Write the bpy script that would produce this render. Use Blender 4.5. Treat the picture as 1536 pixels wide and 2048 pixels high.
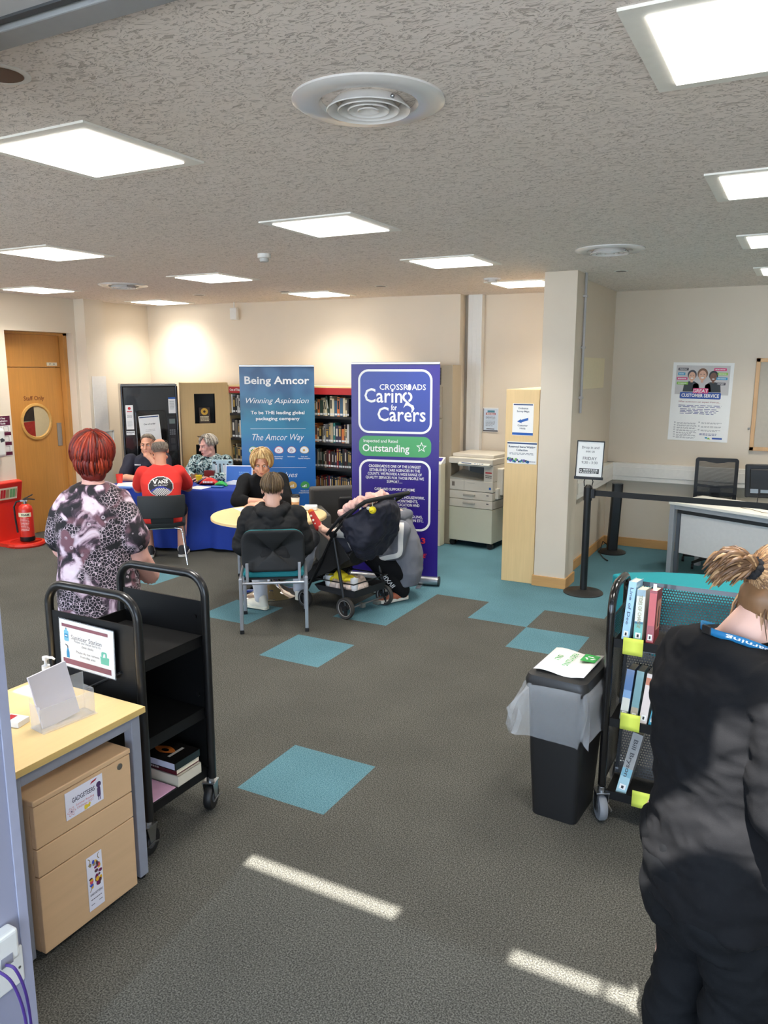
import bpy, bmesh, math, random
from mathutils import Vector, Matrix, noise
from mathutils.bvhtree import BVHTree
for _o in list(bpy.data.objects): bpy.data.objects.remove(_o)
SC = bpy.context.scene
COL = SC.collection
PI = math.pi
V = Vector
# ------------------------------------------------------------------ camera
def make_camera():
    f, pitch, roll, yaw, h = 1555.83, 0.1831, 0.0008, 0.4901, 2.0266
    fwd = V((-math.sin(yaw)*math.cos(pitch), math.cos(yaw)*math.cos(pitch), -math.sin(pitch)))
    rt = V((math.cos(yaw), math.sin(yaw), 0)); up = rt.cross(fwd)
    r2 = rt*math.cos(roll)+up*math.sin(roll); u2 = up*math.cos(roll)-rt*math.sin(roll)
    cd = bpy.data.cameras.new('camera'); cd.sensor_fit = 'VERTICAL'; cd.sensor_height = 36
    cd.sensor_width = 27; cd.lens = f/2048*36; cd.clip_start = .05; cd.clip_end = 100
    o = bpy.data.objects.new('camera', cd); COL.objects.link(o)
    m = Matrix((r2, u2, -fwd)).transposed().to_4x4(); m.translation = (0, 0, h)
    o.matrix_world = m
    SC.camera = o
make_camera()
# ------------------------------------------------------------------ light
EXPOSURE = 0.22
PANEL = 4.0
LAMP = 15.5
SUN = 26.0
SKY = 9.0
SC.view_settings.view_transform = 'Standard'
SC.view_settings.look = 'None'
SC.view_settings.exposure = EXPOSURE
SC.view_settings.gamma = 1
SC.view_settings.use_curve_mapping = False
w = bpy.data.worlds.new('sky'); SC.world = w; w.use_nodes = True
_bg = w.node_tree.nodes['Background']
_bg.inputs[0].default_value = (.74, .83, 1.0, 1); _bg.inputs[1].default_value = SKY
sd = bpy.data.lights.new('sun', 'SUN'); sd.energy = SUN; sd.angle = .012; sd.color = (1, .97, .92)
so = bpy.data.objects.new('sun', sd); COL.objects.link(so)
SUN_EL = math.radians(63)
SUN_AZ = math.radians(5)
so.rotation_euler = V((math.cos(SUN_EL)*math.sin(SUN_AZ), -math.cos(SUN_EL)*math.cos(SUN_AZ), math.sin(SUN_EL))).to_track_quat('Z', 'Y').to_euler()
so.location = (0, -3, 8)
# ------------------------------------------------------------------ materials
def lin(c):
    out = []
    for x in c[:3]:
        x = x/255.0
        out.append(x/12.92 if x <= .04045 else ((x+.055)/1.055)**2.4)
    return tuple(out)+(1,)
MATS = {}
def nodes(name):
    m = bpy.data.materials.new(name); m.use_nodes = True
    nt = m.node_tree; b = nt.nodes['Principled BSDF']
    return m, nt, b
def M(name, col, rough=.6, metal=0.0, var=.06, scale=30, stretch=None, bump=0, bscale=None, coat=0, spec=.5):
    """plain surface: colour varied by an object-space noise, optional bump"""
    if name in MATS: return MATS[name]
    m, nt, b = nodes(name)
    c = lin(col)
    tc = nt.nodes.new('ShaderNodeTexCoord'); mp = nt.nodes.new('ShaderNodeMapping')
    nt.links.new(tc.outputs['Object'], mp.inputs[0])
    if stretch: mp.inputs['Scale'].default_value = stretch
    nz = nt.nodes.new('ShaderNodeTexNoise'); nz.inputs['Scale'].default_value = scale; nz.inputs['Detail'].default_value = 3
    nt.links.new(mp.outputs[0], nz.inputs['Vector'])
    mx = nt.nodes.new('ShaderNodeMix'); mx.data_type = 'RGBA'
    mx.inputs[6].default_value = tuple(max(0, x*(1-var)) for x in c[:3])+(1,)
    mx.inputs[7].default_value = tuple(min(1, x*(1+var)) for x in c[:3])+(1,)
    nt.links.new(nz.outputs[0], mx.inputs[0]); nt.links.new(mx.outputs[2], b.inputs['Base Color'])
    b.inputs['Roughness'].default_value = rough; b.inputs['Metallic'].default_value = metal
    b.inputs['Specular IOR Level'].default_value = spec
    if coat: b.inputs['Coat Weight'].default_value = coat
    if bump:
        bp = nt.nodes.new('ShaderNodeBump'); bp.inputs['Strength'].default_value = bump
        bp.inputs['Distance'].default_value = .004
        n2 = nt.nodes.new('ShaderNodeTexNoise'); n2.inputs['Scale'].default_value = bscale or scale*4; n2.inputs['Detail'].default_value = 4
        nt.links.new(tc.outputs['Object'], n2.inputs['Vector'])
        nt.links.new(n2.outputs[0], bp.inputs['Height']); nt.links.new(bp.outputs[0], b.inputs['Normal'])
    MATS[name] = m
    return m
def wood(name, col, axis='z', rough=.45, var=.13, fine=1.0):
    if name in MATS: return MATS[name]
    m, nt, b = nodes(name); c = lin(col)
    tc = nt.nodes.new('ShaderNodeTexCoord'); mp = nt.nodes.new('ShaderNodeMapping')
    s = {'x': (1.2, 22, 22), 'y': (22, 1.2, 22), 'z': (22, 22, 1.2)}[axis]
    mp.inputs['Scale'].default_value = tuple(q*fine for q in s)
    nt.links.new(tc.outputs['Object'], mp.inputs[0])
    nz = nt.nodes.new('ShaderNodeTexNoise'); nz.inputs['Scale'].default_value = 2.2; nz.inputs['Detail'].default_value = 6; nz.inputs['Roughness'].default_value = .6
    nt.links.new(mp.outputs[0], nz.inputs['Vector'])
    n2 = nt.nodes.new('ShaderNodeTexNoise'); n2.inputs['Scale'].default_value = 1.6; nt.links.new(tc.outputs['Object'], n2.inputs['Vector'])
    ad = nt.nodes.new('ShaderNodeMath'); ad.operation = 'ADD'; nt.links.new(nz.outputs[0], ad.inputs[0]); nt.links.new(n2.outputs[0], ad.inputs[1])
    rp = nt.nodes.new('ShaderNodeValToRGB'); e = rp.color_ramp.elements
    hf = nt.nodes.new('ShaderNodeMath'); hf.operation = 'MULTIPLY'; hf.inputs[1].default_value = .5; nt.links.new(ad.outputs[0], hf.inputs[0])
    e[0].position = .3; e[0].color = tuple(x*(1-var*1.5) for x in c[:3])+(1,)
    e[1].position = .68; e[1].color = tuple(min(1, x*(1+var)) for x in c[:3])+(1,)
    nt.links.new(hf.outputs[0], rp.inputs[0]); nt.links.new(rp.outputs[0], b.inputs['Base Color'])
    b.inputs['Roughness'].default_value = rough
    MATS[name] = m
    return m
def emit(name, col, strength):
    if name in MATS: return MATS[name]
    m, nt, b = nodes(name)
    b.inputs['Base Color'].default_value = lin(col)
    b.inputs['Emission Color'].default_value = lin(col); b.inputs['Emission Strength'].default_value = strength
    MATS[name] = m
    return m
def clear(name, col=(235, 240, 245), alpha=.25, rough=.08):
    """thin clear plastic or glass: part transparent, part glossy"""
    if name in MATS: return MATS[name]
    m, nt, b = nodes(name)
    b.inputs['Base Color'].default_value = lin(col); b.inputs['Roughness'].default_value = rough
    tr = nt.nodes.new('ShaderNodeBsdfTransparent'); mx = nt.nodes.new('ShaderNodeMixShader')
    mx.inputs[0].default_value = alpha
    out = nt.nodes['Material Output']
    nt.links.new(tr.outputs[0], mx.inputs[1]); nt.links.new(b.outputs[0], mx.inputs[2]); nt.links.new(mx.outputs[0], out.inputs[0])
    MATS[name] = m
    return m
def tint(name, k):
    if name in MATS: return MATS[name]
    m, nt, b = nodes(name)
    tr = nt.nodes.new('ShaderNodeBsdfTransparent'); tr.inputs[0].default_value = k
    gl = nt.nodes.new('ShaderNodeBsdfGlossy'); gl.inputs['Roughness'].default_value = .05
    mx = nt.nodes.new('ShaderNodeMixShader'); mx.inputs[0].default_value = .06
    nt.links.new(tr.outputs[0], mx.inputs[1]); nt.links.new(gl.outputs[0], mx.inputs[2])
    nt.links.new(mx.outputs[0], nt.nodes['Material Output'].inputs[0])
    MATS[name] = m
    return m
# ------------------------------------------------------------------ mesh builder
class MB:
    def __init__(s): s.v = []; s.f = []; s.m = []
    def add(s, vs, fs, m=0):
        o = len(s.v); s.v += [V(q) for q in vs]; s.f += [tuple(i+o for i in f) for f in fs]; s.m += [m]*len(fs); return s
    def box(s, x0, x1, y0, y1, z0, z1, m=0):
        vs = [(x, y, z) for x in (x0, x1) for y in (y0, y1) for z in (z0, z1)]
        return s.add(vs, [(0, 1, 3, 2), (4, 6, 7, 5), (0, 4, 5, 1), (2, 3, 7, 6), (0, 2, 6, 4), (1, 5, 7, 3)], m)
    def obox(s, c, sz, R=None, m=0):
        t = MB().box(-sz[0]/2, sz[0]/2, -sz[1]/2, sz[1]/2, -sz[2]/2, sz[2]/2, m)
        return s.join(t, (Matrix.Translation(c) @ (R.to_4x4() if R else Matrix())))
    def join(s, o, mx=None, m=None):
        s.add([(mx @ q) if mx else q for q in o.v], o.f, 0)
        s.m[-len(o.f):] = (o.m if m is None else [m]*len(o.f)) if o.f else []
        return s
    def ring(s, c, a, b, n): return [c+a*math.cos(2*PI*i/n)+b*math.sin(2*PI*i/n) for i in range(n)]
    def loft(s, rings, m=0, cap=True):
        n = len(rings[0]); o = len(s.v)
        for r in rings: s.v += [V(q) for q in r]
        k = len(rings)
        for j in range(k-1):
            for i in range(n):
                s.f.append((o+j*n+i, o+j*n+(i+1) % n, o+(j+1)*n+(i+1) % n, o+(j+1)*n+i)); s.m.append(m)
        if cap:
            s.f.append(tuple(o+i for i in reversed(range(n)))); s.m.append(m)
            s.f.append(tuple(o+(k-1)*n+i for i in range(n))); s.m.append(m)
        return s
    def cyl(s, p0, p1, r0, r1=None, n=16, m=0, cap=True):
        p0 = V(p0); p1 = V(p1); r1 = r0 if r1 is None else r1
        d = (p1-p0).normalized(); a = d.orthogonal().normalized(); b = d.cross(a)
        return s.loft([s.ring(p0, a*r0, b*r0, n), s.ring(p1, a*r1, b*r1, n)], m, cap)
    def tube(s, pts, r, n=8, m=0, closed=False, flat=1.0):
        pts = [V(q) for q in pts]; k = len(pts)
        rs = r if isinstance(r, (list, tuple)) else [r]*k
        d0 = (pts[1]-pts[0]).normalized(); a = d0.orthogonal().normalized(); rings = []
        for i in range(k):
            if closed: t = (pts[(i+1) % k]-pts[i-1]).normalized()
            else: t = (pts[min(i+1, k-1)]-pts[max(i-1, 0)]).normalized()
            a = (a-t*a.dot(t)); a = a.normalized() if a.length > 1e-6 else t.orthogonal().normalized()
            b = t.cross(a)
            rings.append(s.ring(pts[i], a*rs[i], b*rs[i]*flat, n))
        if closed: rings.append(rings[0])
        return s.loft(rings, m, not closed)
    def lathe(s, prof, c=(0, 0, 0), n=32, m=0, ax=None, closed=False):
        """profile of (r, h) turned about axis ax through c"""
        ax = V(ax or (0, 0, 1)).normalized(); a = ax.orthogonal().normalized(); b = ax.cross(a); c = V(c)
        rings = [s.ring(c+ax*h, a*max(r, 1e-4), b*max(r, 1e-4), n) for r, h in prof]
        if closed: rings.append(rings[0])
        return s.loft(rings, m, not closed)
    def ball(s, c, r, R=None, n=16, k=10, m=0):
        r = (r, r, r) if isinstance(r, (int, float)) else r; c = V(c); rings = []
        for j in range(k+1):
            t = PI*j/k; q = []
            for i in range(n):
                p = V((math.sin(t)*math.cos(2*PI*i/n)*r[0], math.sin(t)*math.sin(2*PI*i/n)*r[1], -math.cos(t)*r[2]))
                if j in (0, k): p = V((1e-5*math.cos(2*PI*i/n), 1e-5*math.sin(2*PI*i/n), -math.cos(t)*r[2]))
                q.append(c+(R @ p if R else p))
            rings.append(q)
        return s.loft(rings, m, True)
    def cap(s, p0, p1, r0, r1=None, n=14, m=0):
        """closed capsule with a taper"""
        p0 = V(p0); p1 = V(p1); r1 = r0 if r1 is None else r1
        d = p1-p0; L = d.length
        if L < 1e-6: return s.ball(p0, r0, m=m)
        d /= L; a = d.orthogonal().normalized(); b = d.cross(a); rings = []
        for j in range(6):
            t = PI/2*(1-j/5); rr = max(r0*math.cos(t), 1e-5); rings.append(s.ring(p0-d*r0*math.sin(t), a*rr, b*rr, n))
        for j in range(6):
            t = PI/2*j/5; rr = max(r1*math.cos(t), 1e-5); rings.append(s.ring(p1+d*r1*math.sin(t), a*rr, b*rr, n))
        return s.loft(rings, m, True)
    def poly(s, pts, y=0, m=0):
        """flat polygon in the local XZ plane, facing -Y"""
        return s.add([(p[0], y, p[1]) for p in pts], [tuple(range(len(pts)))], m)
    def rect(s, x0, x1, z0, z1, y=0, m=0): return s.poly([(x0, z0), (x1, z0), (x1, z1), (x0, z1)], y, m)
    def disc(s, cx, cz, rx, rz=None, y=0, m=0, n=28): 
        rz = rx if rz is None else rz
        return s.poly([(cx+rx*math.cos(2*PI*i/n), cz+rz*math.sin(2*PI*i/n)) for i in range(n)], y, m)
    def prism(s, pts, y0, y1, m=0):
        """polygon in XZ extruded along Y"""
        n = len(pts)
        vs = [(p[0], y0, p[1]) for p in pts]+[(p[0], y1, p[1]) for p in pts]
        return s.add(vs, [tuple(range(n)), tuple(reversed(range(n, 2*n)))]+[(i, i+n, (i+1) % n+n, (i+1) % n) for i in range(n)], m)
    def text(s, t, h, x, z, y=0, m=0, al=0, bold=0, shear=0, w=None, O=None, X=None, Y=None):
        """lettering of cap height h on the XZ plane (baseline z), or on the plane O, X, Y"""
        vs, fs = glyphs(t, bold, shear)
        if not vs: return s
        x0 = min(q[0] for q in vs); x1 = max(q[0] for q in vs)
        k = h/CAPH; kx = k if w is None else w/max(x1-x0, 1e-6)
        sh = {-1: x0, 0: (x0+x1)/2, 1: x1}[al]
        if O is None:
            s.add([(x+(q[0]-sh)*kx, y, z+q[1]*k) for q in vs], fs, m)
        else:
            O = V(O); X = V(X); Y = V(Y)
            s.add([O+X*((q[0]-sh)*kx)+Y*(q[1]*k) for q in vs], fs, m)
        return s
    def xf(s, mx): s.v = [mx @ q for q in s.v]; return s
    def mesh(s, name, mats):
        me = bpy.data.meshes.new(name); me.from_pydata([tuple(q) for q in s.v], [], s.f)
        for q in (mats if isinstance(mats, (list, tuple)) else [mats]): me.materials.append(q)
        me.polygons.foreach_set('material_index', s.m)
        me.update(); return me
_GL = {}
def glyphs(t, bold=0, shear=0):
    k = (t, bold, shear)
    if k not in _GL:
        c = bpy.data.curves.new('t', 'FONT'); c.body = t; c.size = 1; c.resolution_u = 2; c.offset = bold; c.shear = shear
        o = bpy.data.objects.new('t', c); COL.objects.link(o)
        dg = bpy.context.evaluated_depsgraph_get(); me = bpy.data.meshes.new_from_object(o.evaluated_get(dg))
        _GL[k] = ([(q.co.x, q.co.y) for q in me.vertices], [tuple(p.vertices) for p in me.polygons])
        bpy.data.objects.remove(o); bpy.data.curves.remove(c); bpy.data.meshes.remove(me)
    return _GL[k]
_q = glyphs('H')[0]; CAPH = max(a[1] for a in _q)-min(a[1] for a in _q)
def smooth_path(p, n=6):
    out = []
    for i in range(len(p)-1):
        a, b_, c, d_ = p[max(i-1, 0)], p[i], p[i+1], p[min(i+2, len(p)-1)]
        for j in range(n):
            u = j/n; out.append(.5*((2*b_)+(c-a)*u+(2*a-5*b_+4*c-d_)*u*u+(3*b_-a-3*c+d_)*u**3))
    return out+[p[-1]]
def rrect(x0, x1, z0, z1, r, n=6):
    out = []
    for cx, cz, a0 in ((x1-r, z1-r, 0), (x0+r, z1-r, PI/2), (x0+r, z0+r, PI), (x1-r, z0+r, 1.5*PI)):
        out += [(cx+r*math.cos(a0+PI/2*i/n), cz+r*math.sin(a0+PI/2*i/n)) for i in range(n+1)]
    return out
def arc(c, r, a0, a1, n=8): return [(c[0]+r*math.cos(a0+(a1-a0)*i/n), c[1]+r*math.sin(a0+(a1-a0)*i/n)) for i in range(n+1)]
# ------------------------------------------------------------------ objects
def thing(name, label, cat, loc=(0, 0, 0), rz=0, group=None):
    o = bpy.data.objects.new(name, None); COL.objects.link(o); o.empty_display_size = .1
    o.location = loc; o.rotation_euler = (0, 0, rz); o['label'] = label; o['category'] = cat
    if group: o['group'] = group
    return o
def part(name, mb, mats, parent=None, smooth=False, bevel=0, seg=2, label=None, recalc=True):
    me = mb.mesh(name, mats) if isinstance(mb, MB) else mb
    if recalc:
        bm = bmesh.new(); bm.from_mesh(me); bmesh.ops.recalc_face_normals(bm, faces=bm.faces); bm.to_mesh(me); bm.free()
    if smooth:
        me.polygons.foreach_set('use_smooth', [True]*len(me.polygons))
        if smooth != 'all':
            try: me.set_sharp_from_angle(angle=math.radians(40))
            except Exception: pass
    o = bpy.data.objects.new(name, me); COL.objects.link(o)
    if parent: o.parent = parent
    if bevel:
        b = o.modifiers.new('edge', 'BEVEL'); b.width = bevel; b.segments = seg; b.limit_method = 'ANGLE'; b.angle_limit = math.radians(40)
    if label: o['label'] = label
    return o
def flat(name, mb, mats, parent, **k): return part(name, mb, mats, parent, recalc=False, **k)
def single(name, mb, mats, label, cat, loc=(0, 0, 0), rz=0, group=None, **k):
    o = part(name, mb, mats, None, **k); o.location = loc; o.rotation_euler = (0, 0, rz)
    o['label'] = label; o['category'] = cat
    if group: o['group'] = group
    return o
def struct(name, mb, mats, **k):
    o = part(name, mb, mats, None, **k); o['kind'] = 'structure'; return o
def dup(root, loc, rz, label=None, group=None):
    r = root.copy(); COL.objects.link(r); r.location = loc; r.rotation_euler = (0, 0, rz)
    if label: r['label'] = label
    if group: r['group'] = group
    for ch in list(root.children):
        c = ch.copy(); COL.objects.link(c); c.parent = r
        for g in list(ch.children):
            d = g.copy(); COL.objects.link(d); d.parent = c
    return r
def remesh(mb, voxel, mat, name, smooth=4, noise_amp=0, noise_sc=8, stretch=(1, 1, 1), fine=0, fine_sc=40):
    """one continuous closed surface out of overlapping volumes"""
    me = mb.mesh('tmp', mat)
    bm = bmesh.new(); bm.from_mesh(me); bmesh.ops.recalc_face_normals(bm, faces=bm.faces); bm.to_mesh(me); bm.free()
    o = bpy.data.objects.new('tmp', me); COL.objects.link(o)
    r = o.modifiers.new('r', 'REMESH'); r.mode = 'VOXEL'; r.voxel_size = voxel
    if smooth:
        s = o.modifiers.new('s', 'SMOOTH'); s.factor = .5; s.iterations = smooth
    dg = bpy.context.evaluated_depsgraph_get(); out = bpy.data.meshes.new_from_object(o.evaluated_get(dg))
    bpy.data.objects.remove(o); bpy.data.meshes.remove(me)
    out.name = name; out.materials.clear()
    for q in (mat if isinstance(mat, (list, tuple)) else [mat]): out.materials.append(q)
    if noise_amp or fine:
        st = V(stretch); n = len(out.vertices); co = [0.0]*(3*n); nr = [0.0]*(3*n)
        out.vertices.foreach_get('co', co); out.vertices.foreach_get('normal', nr)
        for i in range(n):
            p = V((co[3*i]*st.x, co[3*i+1]*st.y, co[3*i+2]*st.z)); d = 0
            if noise_amp:
                q = p*noise_sc; d += noise_amp*(noise.noise(q+V((noise.noise(q*.7)*.8, 0, 5)))-.6*abs(noise.noise(q*1.7+V((3, 1, 2))))+.55)
            if fine: d += fine*noise.noise(p*fine_sc)
            for k_ in range(3): co[3*i+k_] += nr[3*i+k_]*d
        out.vertices.foreach_set('co', co)
    out.polygons.foreach_set('use_smooth', [True]*len(out.polygons))
    out.update()
    return out
def mpart(name, me, parent, label=None):
    o = bpy.data.objects.new(name, me); COL.objects.link(o); o.parent = parent
    if label: o['label'] = label
    return o
def bvh(me): return BVHTree.FromPolygons([q.co for q in me.vertices], [tuple(p.vertices) for p in me.polygons])
def project(mb, tree, d, off=.0025):
    """lay flat lettering on a curved cloth surface along direction d"""
    d = V(d).normalized()
    for i, q in enumerate(mb.v):
        h = tree.ray_cast(q-d*.5, d, 1.2)
        if h[0] is not None: mb.v[i] = h[0]-d*off
    return mb
# ------------------------------------------------------------------ the setting
wallm = M('wall_paint', (226, 213, 193), .5, var=.03, scale=3, bump=.03, bscale=250)
wallg = M('wall_paint_cool', (212, 199, 180), .5, var=.03, scale=3, bump=.03, bscale=250)
white = M('white_plastic', (228, 227, 222), .35, var=.03)
black = M('black_plastic', (22, 22, 23), .4, var=.1)
blackm = M('black_metal', (20, 20, 21), .35, metal=.0, var=.12, coat=.2)
chrome = M('chrome', (225, 225, 228), .08, 1.0, var=.02)
steel = M('brushed_steel', (170, 172, 174), .3, 1.0, var=.05)
paper = M('white_paper', (238, 237, 234), .7, var=.02)
birch = wood('birch_veneer', (226, 194, 140), 'z', var=.07)
birchx = wood('birch_veneer_x', (236, 206, 150), 'x', var=.06)
birchy = wood('beech_veneer_y', (226, 184, 128), 'y', var=.07)
pinex = wood('pine_x', (196, 150, 92), 'x', var=.1); piney = wood('pine_y', (196, 150, 92), 'y', var=.1)
ink = M('dark_ink', (40, 40, 44), .6, var=.03)
inkw = M('white_ink', (240, 240, 238), .6, var=.02)
TX, TY, TS = -2.2868, 2.7569, .5
ZC = 2.8616
def carpet(name, c0, c1, c2):
    m, nt, b = nodes(name)
    tc = nt.nodes.new('ShaderNodeTexCoord')
    n1 = nt.nodes.new('ShaderNodeTexNoise'); n1.inputs['Scale'].default_value = 170; n1.inputs['Detail'].default_value = 3; n1.inputs['Roughness'].default_value = .7
    n2 = nt.nodes.new('ShaderNodeTexNoise'); n2.inputs['Scale'].default_value = 2.2; n2.inputs['Detail'].default_value = 4
    for q in (n1, n2): nt.links.new(tc.outputs['Object'], q.inputs['Vector'])
    rp = nt.nodes.new('ShaderNodeValToRGB'); e = rp.color_ramp.elements
    e[0].position = .38; e[0].color = lin(c0); e[1].position = .66; e[1].color = lin(c2); q = e.new(.5); q.color = lin(c1)
    nt.links.new(n1.outputs[0], rp.inputs[0])
    mx = nt.nodes.new('ShaderNodeMix'); mx.data_type = 'RGBA'; mx.blend_type = 'MULTIPLY'; mx.inputs[0].default_value = .35
    nt.links.new(rp.outputs[0], mx.inputs[6]); nt.links.new(n2.outputs[0], mx.inputs[7])
    nt.links.new(mx.outputs[2], b.inputs['Base Color'])
    bp = nt.nodes.new('ShaderNodeBump'); bp.inputs['Strength'].default_value = .55; bp.inputs['Distance'].default_value = .006
    nt.links.new(n1.outputs[0], bp.inputs['Height']); nt.links.new(bp.outputs[0], b.inputs['Normal'])
    b.inputs['Roughness'].default_value = .95; b.inputs['Specular IOR Level'].default_value = .15
    return m
cgrey = carpet('grey_carpet', (55, 54, 50), (88, 87, 81), (123, 122, 114))
cblue = carpet('blue_carpet', (65, 106, 118), (93, 135, 147), (122, 160, 168))
blue_tiles = {(0, 0), (-2, 3), (1, 5), (0, 6), (-2, 5), (-2, 6), (-4, 4), (-4, 6), (-7, 5)}
fl = MB()
for i in range(-15, 14):
    for j in range(-13, 15):
        x = TX+i*TS; y = TY+j*TS
        bl = (i, j) in blue_tiles or (j >= 7 and i >= -3 and (i, j) != (2, 7))
        fl.add([(x, y, 0), (x+TS, y, 0), (x+TS, y+TS, 0), (x, y+TS, 0)], [(0, 1, 2, 3)], 1 if bl else 0)
struct('floor', fl, [cgrey, cblue])
# ceiling with a combed plaster texture
def ceil_mat():
    m, nt, b = nodes('combed_plaster')
    tc = nt.nodes.new('ShaderNodeTexCoord'); mp = nt.nodes.new('ShaderNodeMapping'); mp.inputs['Scale'].default_value = (1, 2.0, 1); mp.inputs['Rotation'].default_value = (0, 0, .5)
    nt.links.new(tc.outputs['Object'], mp.inputs[0])
    wn = nt.nodes.new('ShaderNodeTexNoise'); wn.inputs['Scale'].default_value = 9; wn.inputs['Detail'].default_value = 2; nt.links.new(tc.outputs['Object'], wn.inputs['Vector'])
    ad = nt.nodes.new('ShaderNodeMix'); ad.data_type = 'RGBA'; ad.inputs[0].default_value = .12
    nt.links.new(mp.outputs[0], ad.inputs[6]); nt.links.new(wn.outputs[1], ad.inputs[7])
    n1 = nt.nodes.new('ShaderNodeTexNoise'); n1.inputs['Scale'].default_value = 38; n1.inputs['Detail'].default_value = 3; n1.inputs['Distortion'].default_value = 1.6
    nt.links.new(ad.outputs[2], n1.inputs['Vector'])
    rp = nt.nodes.new('ShaderNodeValToRGB'); e = rp.color_ramp.elements
    e[0].position = .36; e[0].color = (0, 0, 0, 1); e[1].position = .47; e[1].color = (1, 1, 1, 1)
    nt.links.new(n1.outputs[0], rp.inputs[0])
    n2 = nt.nodes.new('ShaderNodeTexNoise'); n2.inputs['Scale'].default_value = 1.7; n2.inputs['Detail'].default_value = 3; nt.links.new(tc.outputs['Object'], n2.inputs['Vector'])
    mb_ = nt.nodes.new('ShaderNodeMix'); mb_.data_type = 'RGBA'; mb_.inputs[6].default_value = lin((236, 226, 216)); mb_.inputs[7].default_value = lin((240, 230, 224))
    nt.links.new(n2.outputs[0], mb_.inputs[0])
    mx = nt.nodes.new('ShaderNodeMix'); mx.data_type = 'RGBA'; mx.inputs[6].default_value = lin((196, 185, 176))
    nt.links.new(rp.outputs[0], mx.inputs[0]); nt.links.new(mb_.outputs[2], mx.inputs[7]); nt.links.new(mx.outputs[2], b.inputs['Base Color'])
    bp = nt.nodes.new('ShaderNodeBump'); bp.inputs['Strength'].default_value = .5; bp.inputs['Distance'].default_value = .008
    nt.links.new(rp.outputs[0], bp.inputs['Height']); nt.links.new(bp.outputs[0], b.inputs['Normal'])
    b.inputs['Roughness'].default_value = .85; b.inputs['Specular IOR Level'].default_value = .2
    return m
Y0 = 1.46      # where the library ceiling meets the lobby
struct('ceiling', MB().box(-9.3, 4.3, Y0, 9.8, ZC, ZC+.12), ceil_mat())
# lobby roof: solid strip with trim, then an unseen mask added beyond it, its gaps cut to shape the sun strips
k = math.cos(SUN_AZ)/math.tan(SUN_EL); SX = math.sin(SUN_AZ)/math.tan(SUN_EL)*(ZC+.03)
def gap_y(yf): return yf-(ZC+.03)*k          # where on the roof the ray that lands at floor yf passes
lob = MB().box(-9.3, -.2, gap_y(2.385), Y0, ZC-.02, ZC+.1).box(.6, 4.3, gap_y(2.385), Y0, ZC-.02, ZC+.1).box(-.2, -.04, gap_y(2.42), Y0, ZC-.02, ZC+.1).box(-.04, .6, gap_y(2.5), Y0, ZC-.02, ZC+.1)  # inner edge stepped to shape the sun patch on the woman's back
struct('ceiling_lobby', lob, M('lobby_paint', (196, 196, 196), .6, var=.03))
struct('trim_1', MB().box(-9.3, 4.3, Y0-.075, Y0+.004, ZC-.035, ZC+.0), M('lobby_trim', (150, 152, 152), .5), bevel=.004)
struct('trim_2', MB().box(-9.3, 4.3, Y0-.105, Y0-.085, ZC-.026, ZC-.0), M('dark_gap', (70, 72, 74), .6))
ya, yb = gap_y(2.385), gap_y(2.295)
film = tint('sun_mask_film', (.15, .17, .19, 1))
solid = M('roof_panel', (190, 190, 190), .6)
xs = [(-9.3, -2.77, 1), (-2.77, -2.55, 0), (-2.55, -1.93, 1), (-1.93, -1.185, 0), (-1.185, -.735, 1), (-.735, -.425, 0), (-.425, -.405, 1), (-.405, -.33, 0), (.47, 4.3, 1)]
bars = MB()
for a, b_, s_ in xs:
    if s_: bars.box(a+SX, b_+SX, yb, ya, ZC+.01, ZC+.05)
struct('sun_mask_bars', bars, M('sun_mask_grey', (120, 122, 126), .5))  # unseen, added to break the sun into separate strips
pane = MB().box(-9.3, -.2, -2.2, yb, ZC+.02, ZC+.03).box(.6, 4.3, -2.2, yb, ZC+.02, ZC+.03)
pane.box(-.2, .6, -2.2, gap_y(2.28), ZC+.02, ZC+.03)
struct('window_1', pane, film)  # unseen dimming sheet, added to weaken the sun outside the strips
# entrance front: glazed, with mullions
fr = MB()
for x in [-9.3+1.36*i for i in range(11)]: fr.box(x-.03, x+.03, -2.25, -2.19, 0, ZC+.05)
fr.box(-9.3, 4.3, -2.25, -2.19, ZC-.02, ZC+.06).box(-9.3, 4.3, -2.25, -2.19, 0, .1).box(-9.3, 4.3, -2.25, -2.19, 2.1, 2.16)
struct('trim_4', fr, M('window_frame', (150, 152, 156), .4))
struct('window_2', MB().box(-9.3, 4.3, -2.225, -2.215, .1, ZC), tint('front_glass', (.82, .86, .88, 1)))
struct('ground', MB().box(-14, 9, -14, -2.25, -.06, -.005), M('outside_paving', (206, 198, 186), .8, var=.1, scale=4))
# pier that the picture's left edge cuts through
struct('wall_lobby', MB().box(-2.45, -1.795, .3, 1.24, 0, ZC-.02), M('pier_paint', (156, 158, 178), .45, var=.03, scale=4, bump=.02, bscale=200), bevel=.004)
struct('trim_5', MB().box(-1.795, -1.79, 1.212, 1.242, 0, ZC-.02), M('pier_edge', (166, 168, 188), .4), bevel=.002)
# walls
XL = -8.1
def wallbox(name, x0, x1, y0, y1, z0=0, z1=ZC, m=wallm, **kk): return struct(name, MB().box(x0, x1, y0, y1, z0, z1), m, **kk)
DY0, DY1, DZ = 5.98, 6.94, 2.45
wl = MB().box(XL-.35, XL, -2.2, DY0, 0, ZC).box(XL-.35, XL, DY1, 8.5, 0, ZC).box(XL-.35, XL, DY0, DY1, DZ, ZC)
struct('wall_left', wl, wallm)
wallbox('wall_left_pilaster', XL, XL+.18, 6.98, 7.28)
struct('trim_6', MB().box(XL+.0, XL+.015, 7.28, 7.31, 0, ZC), wallg)
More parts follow.
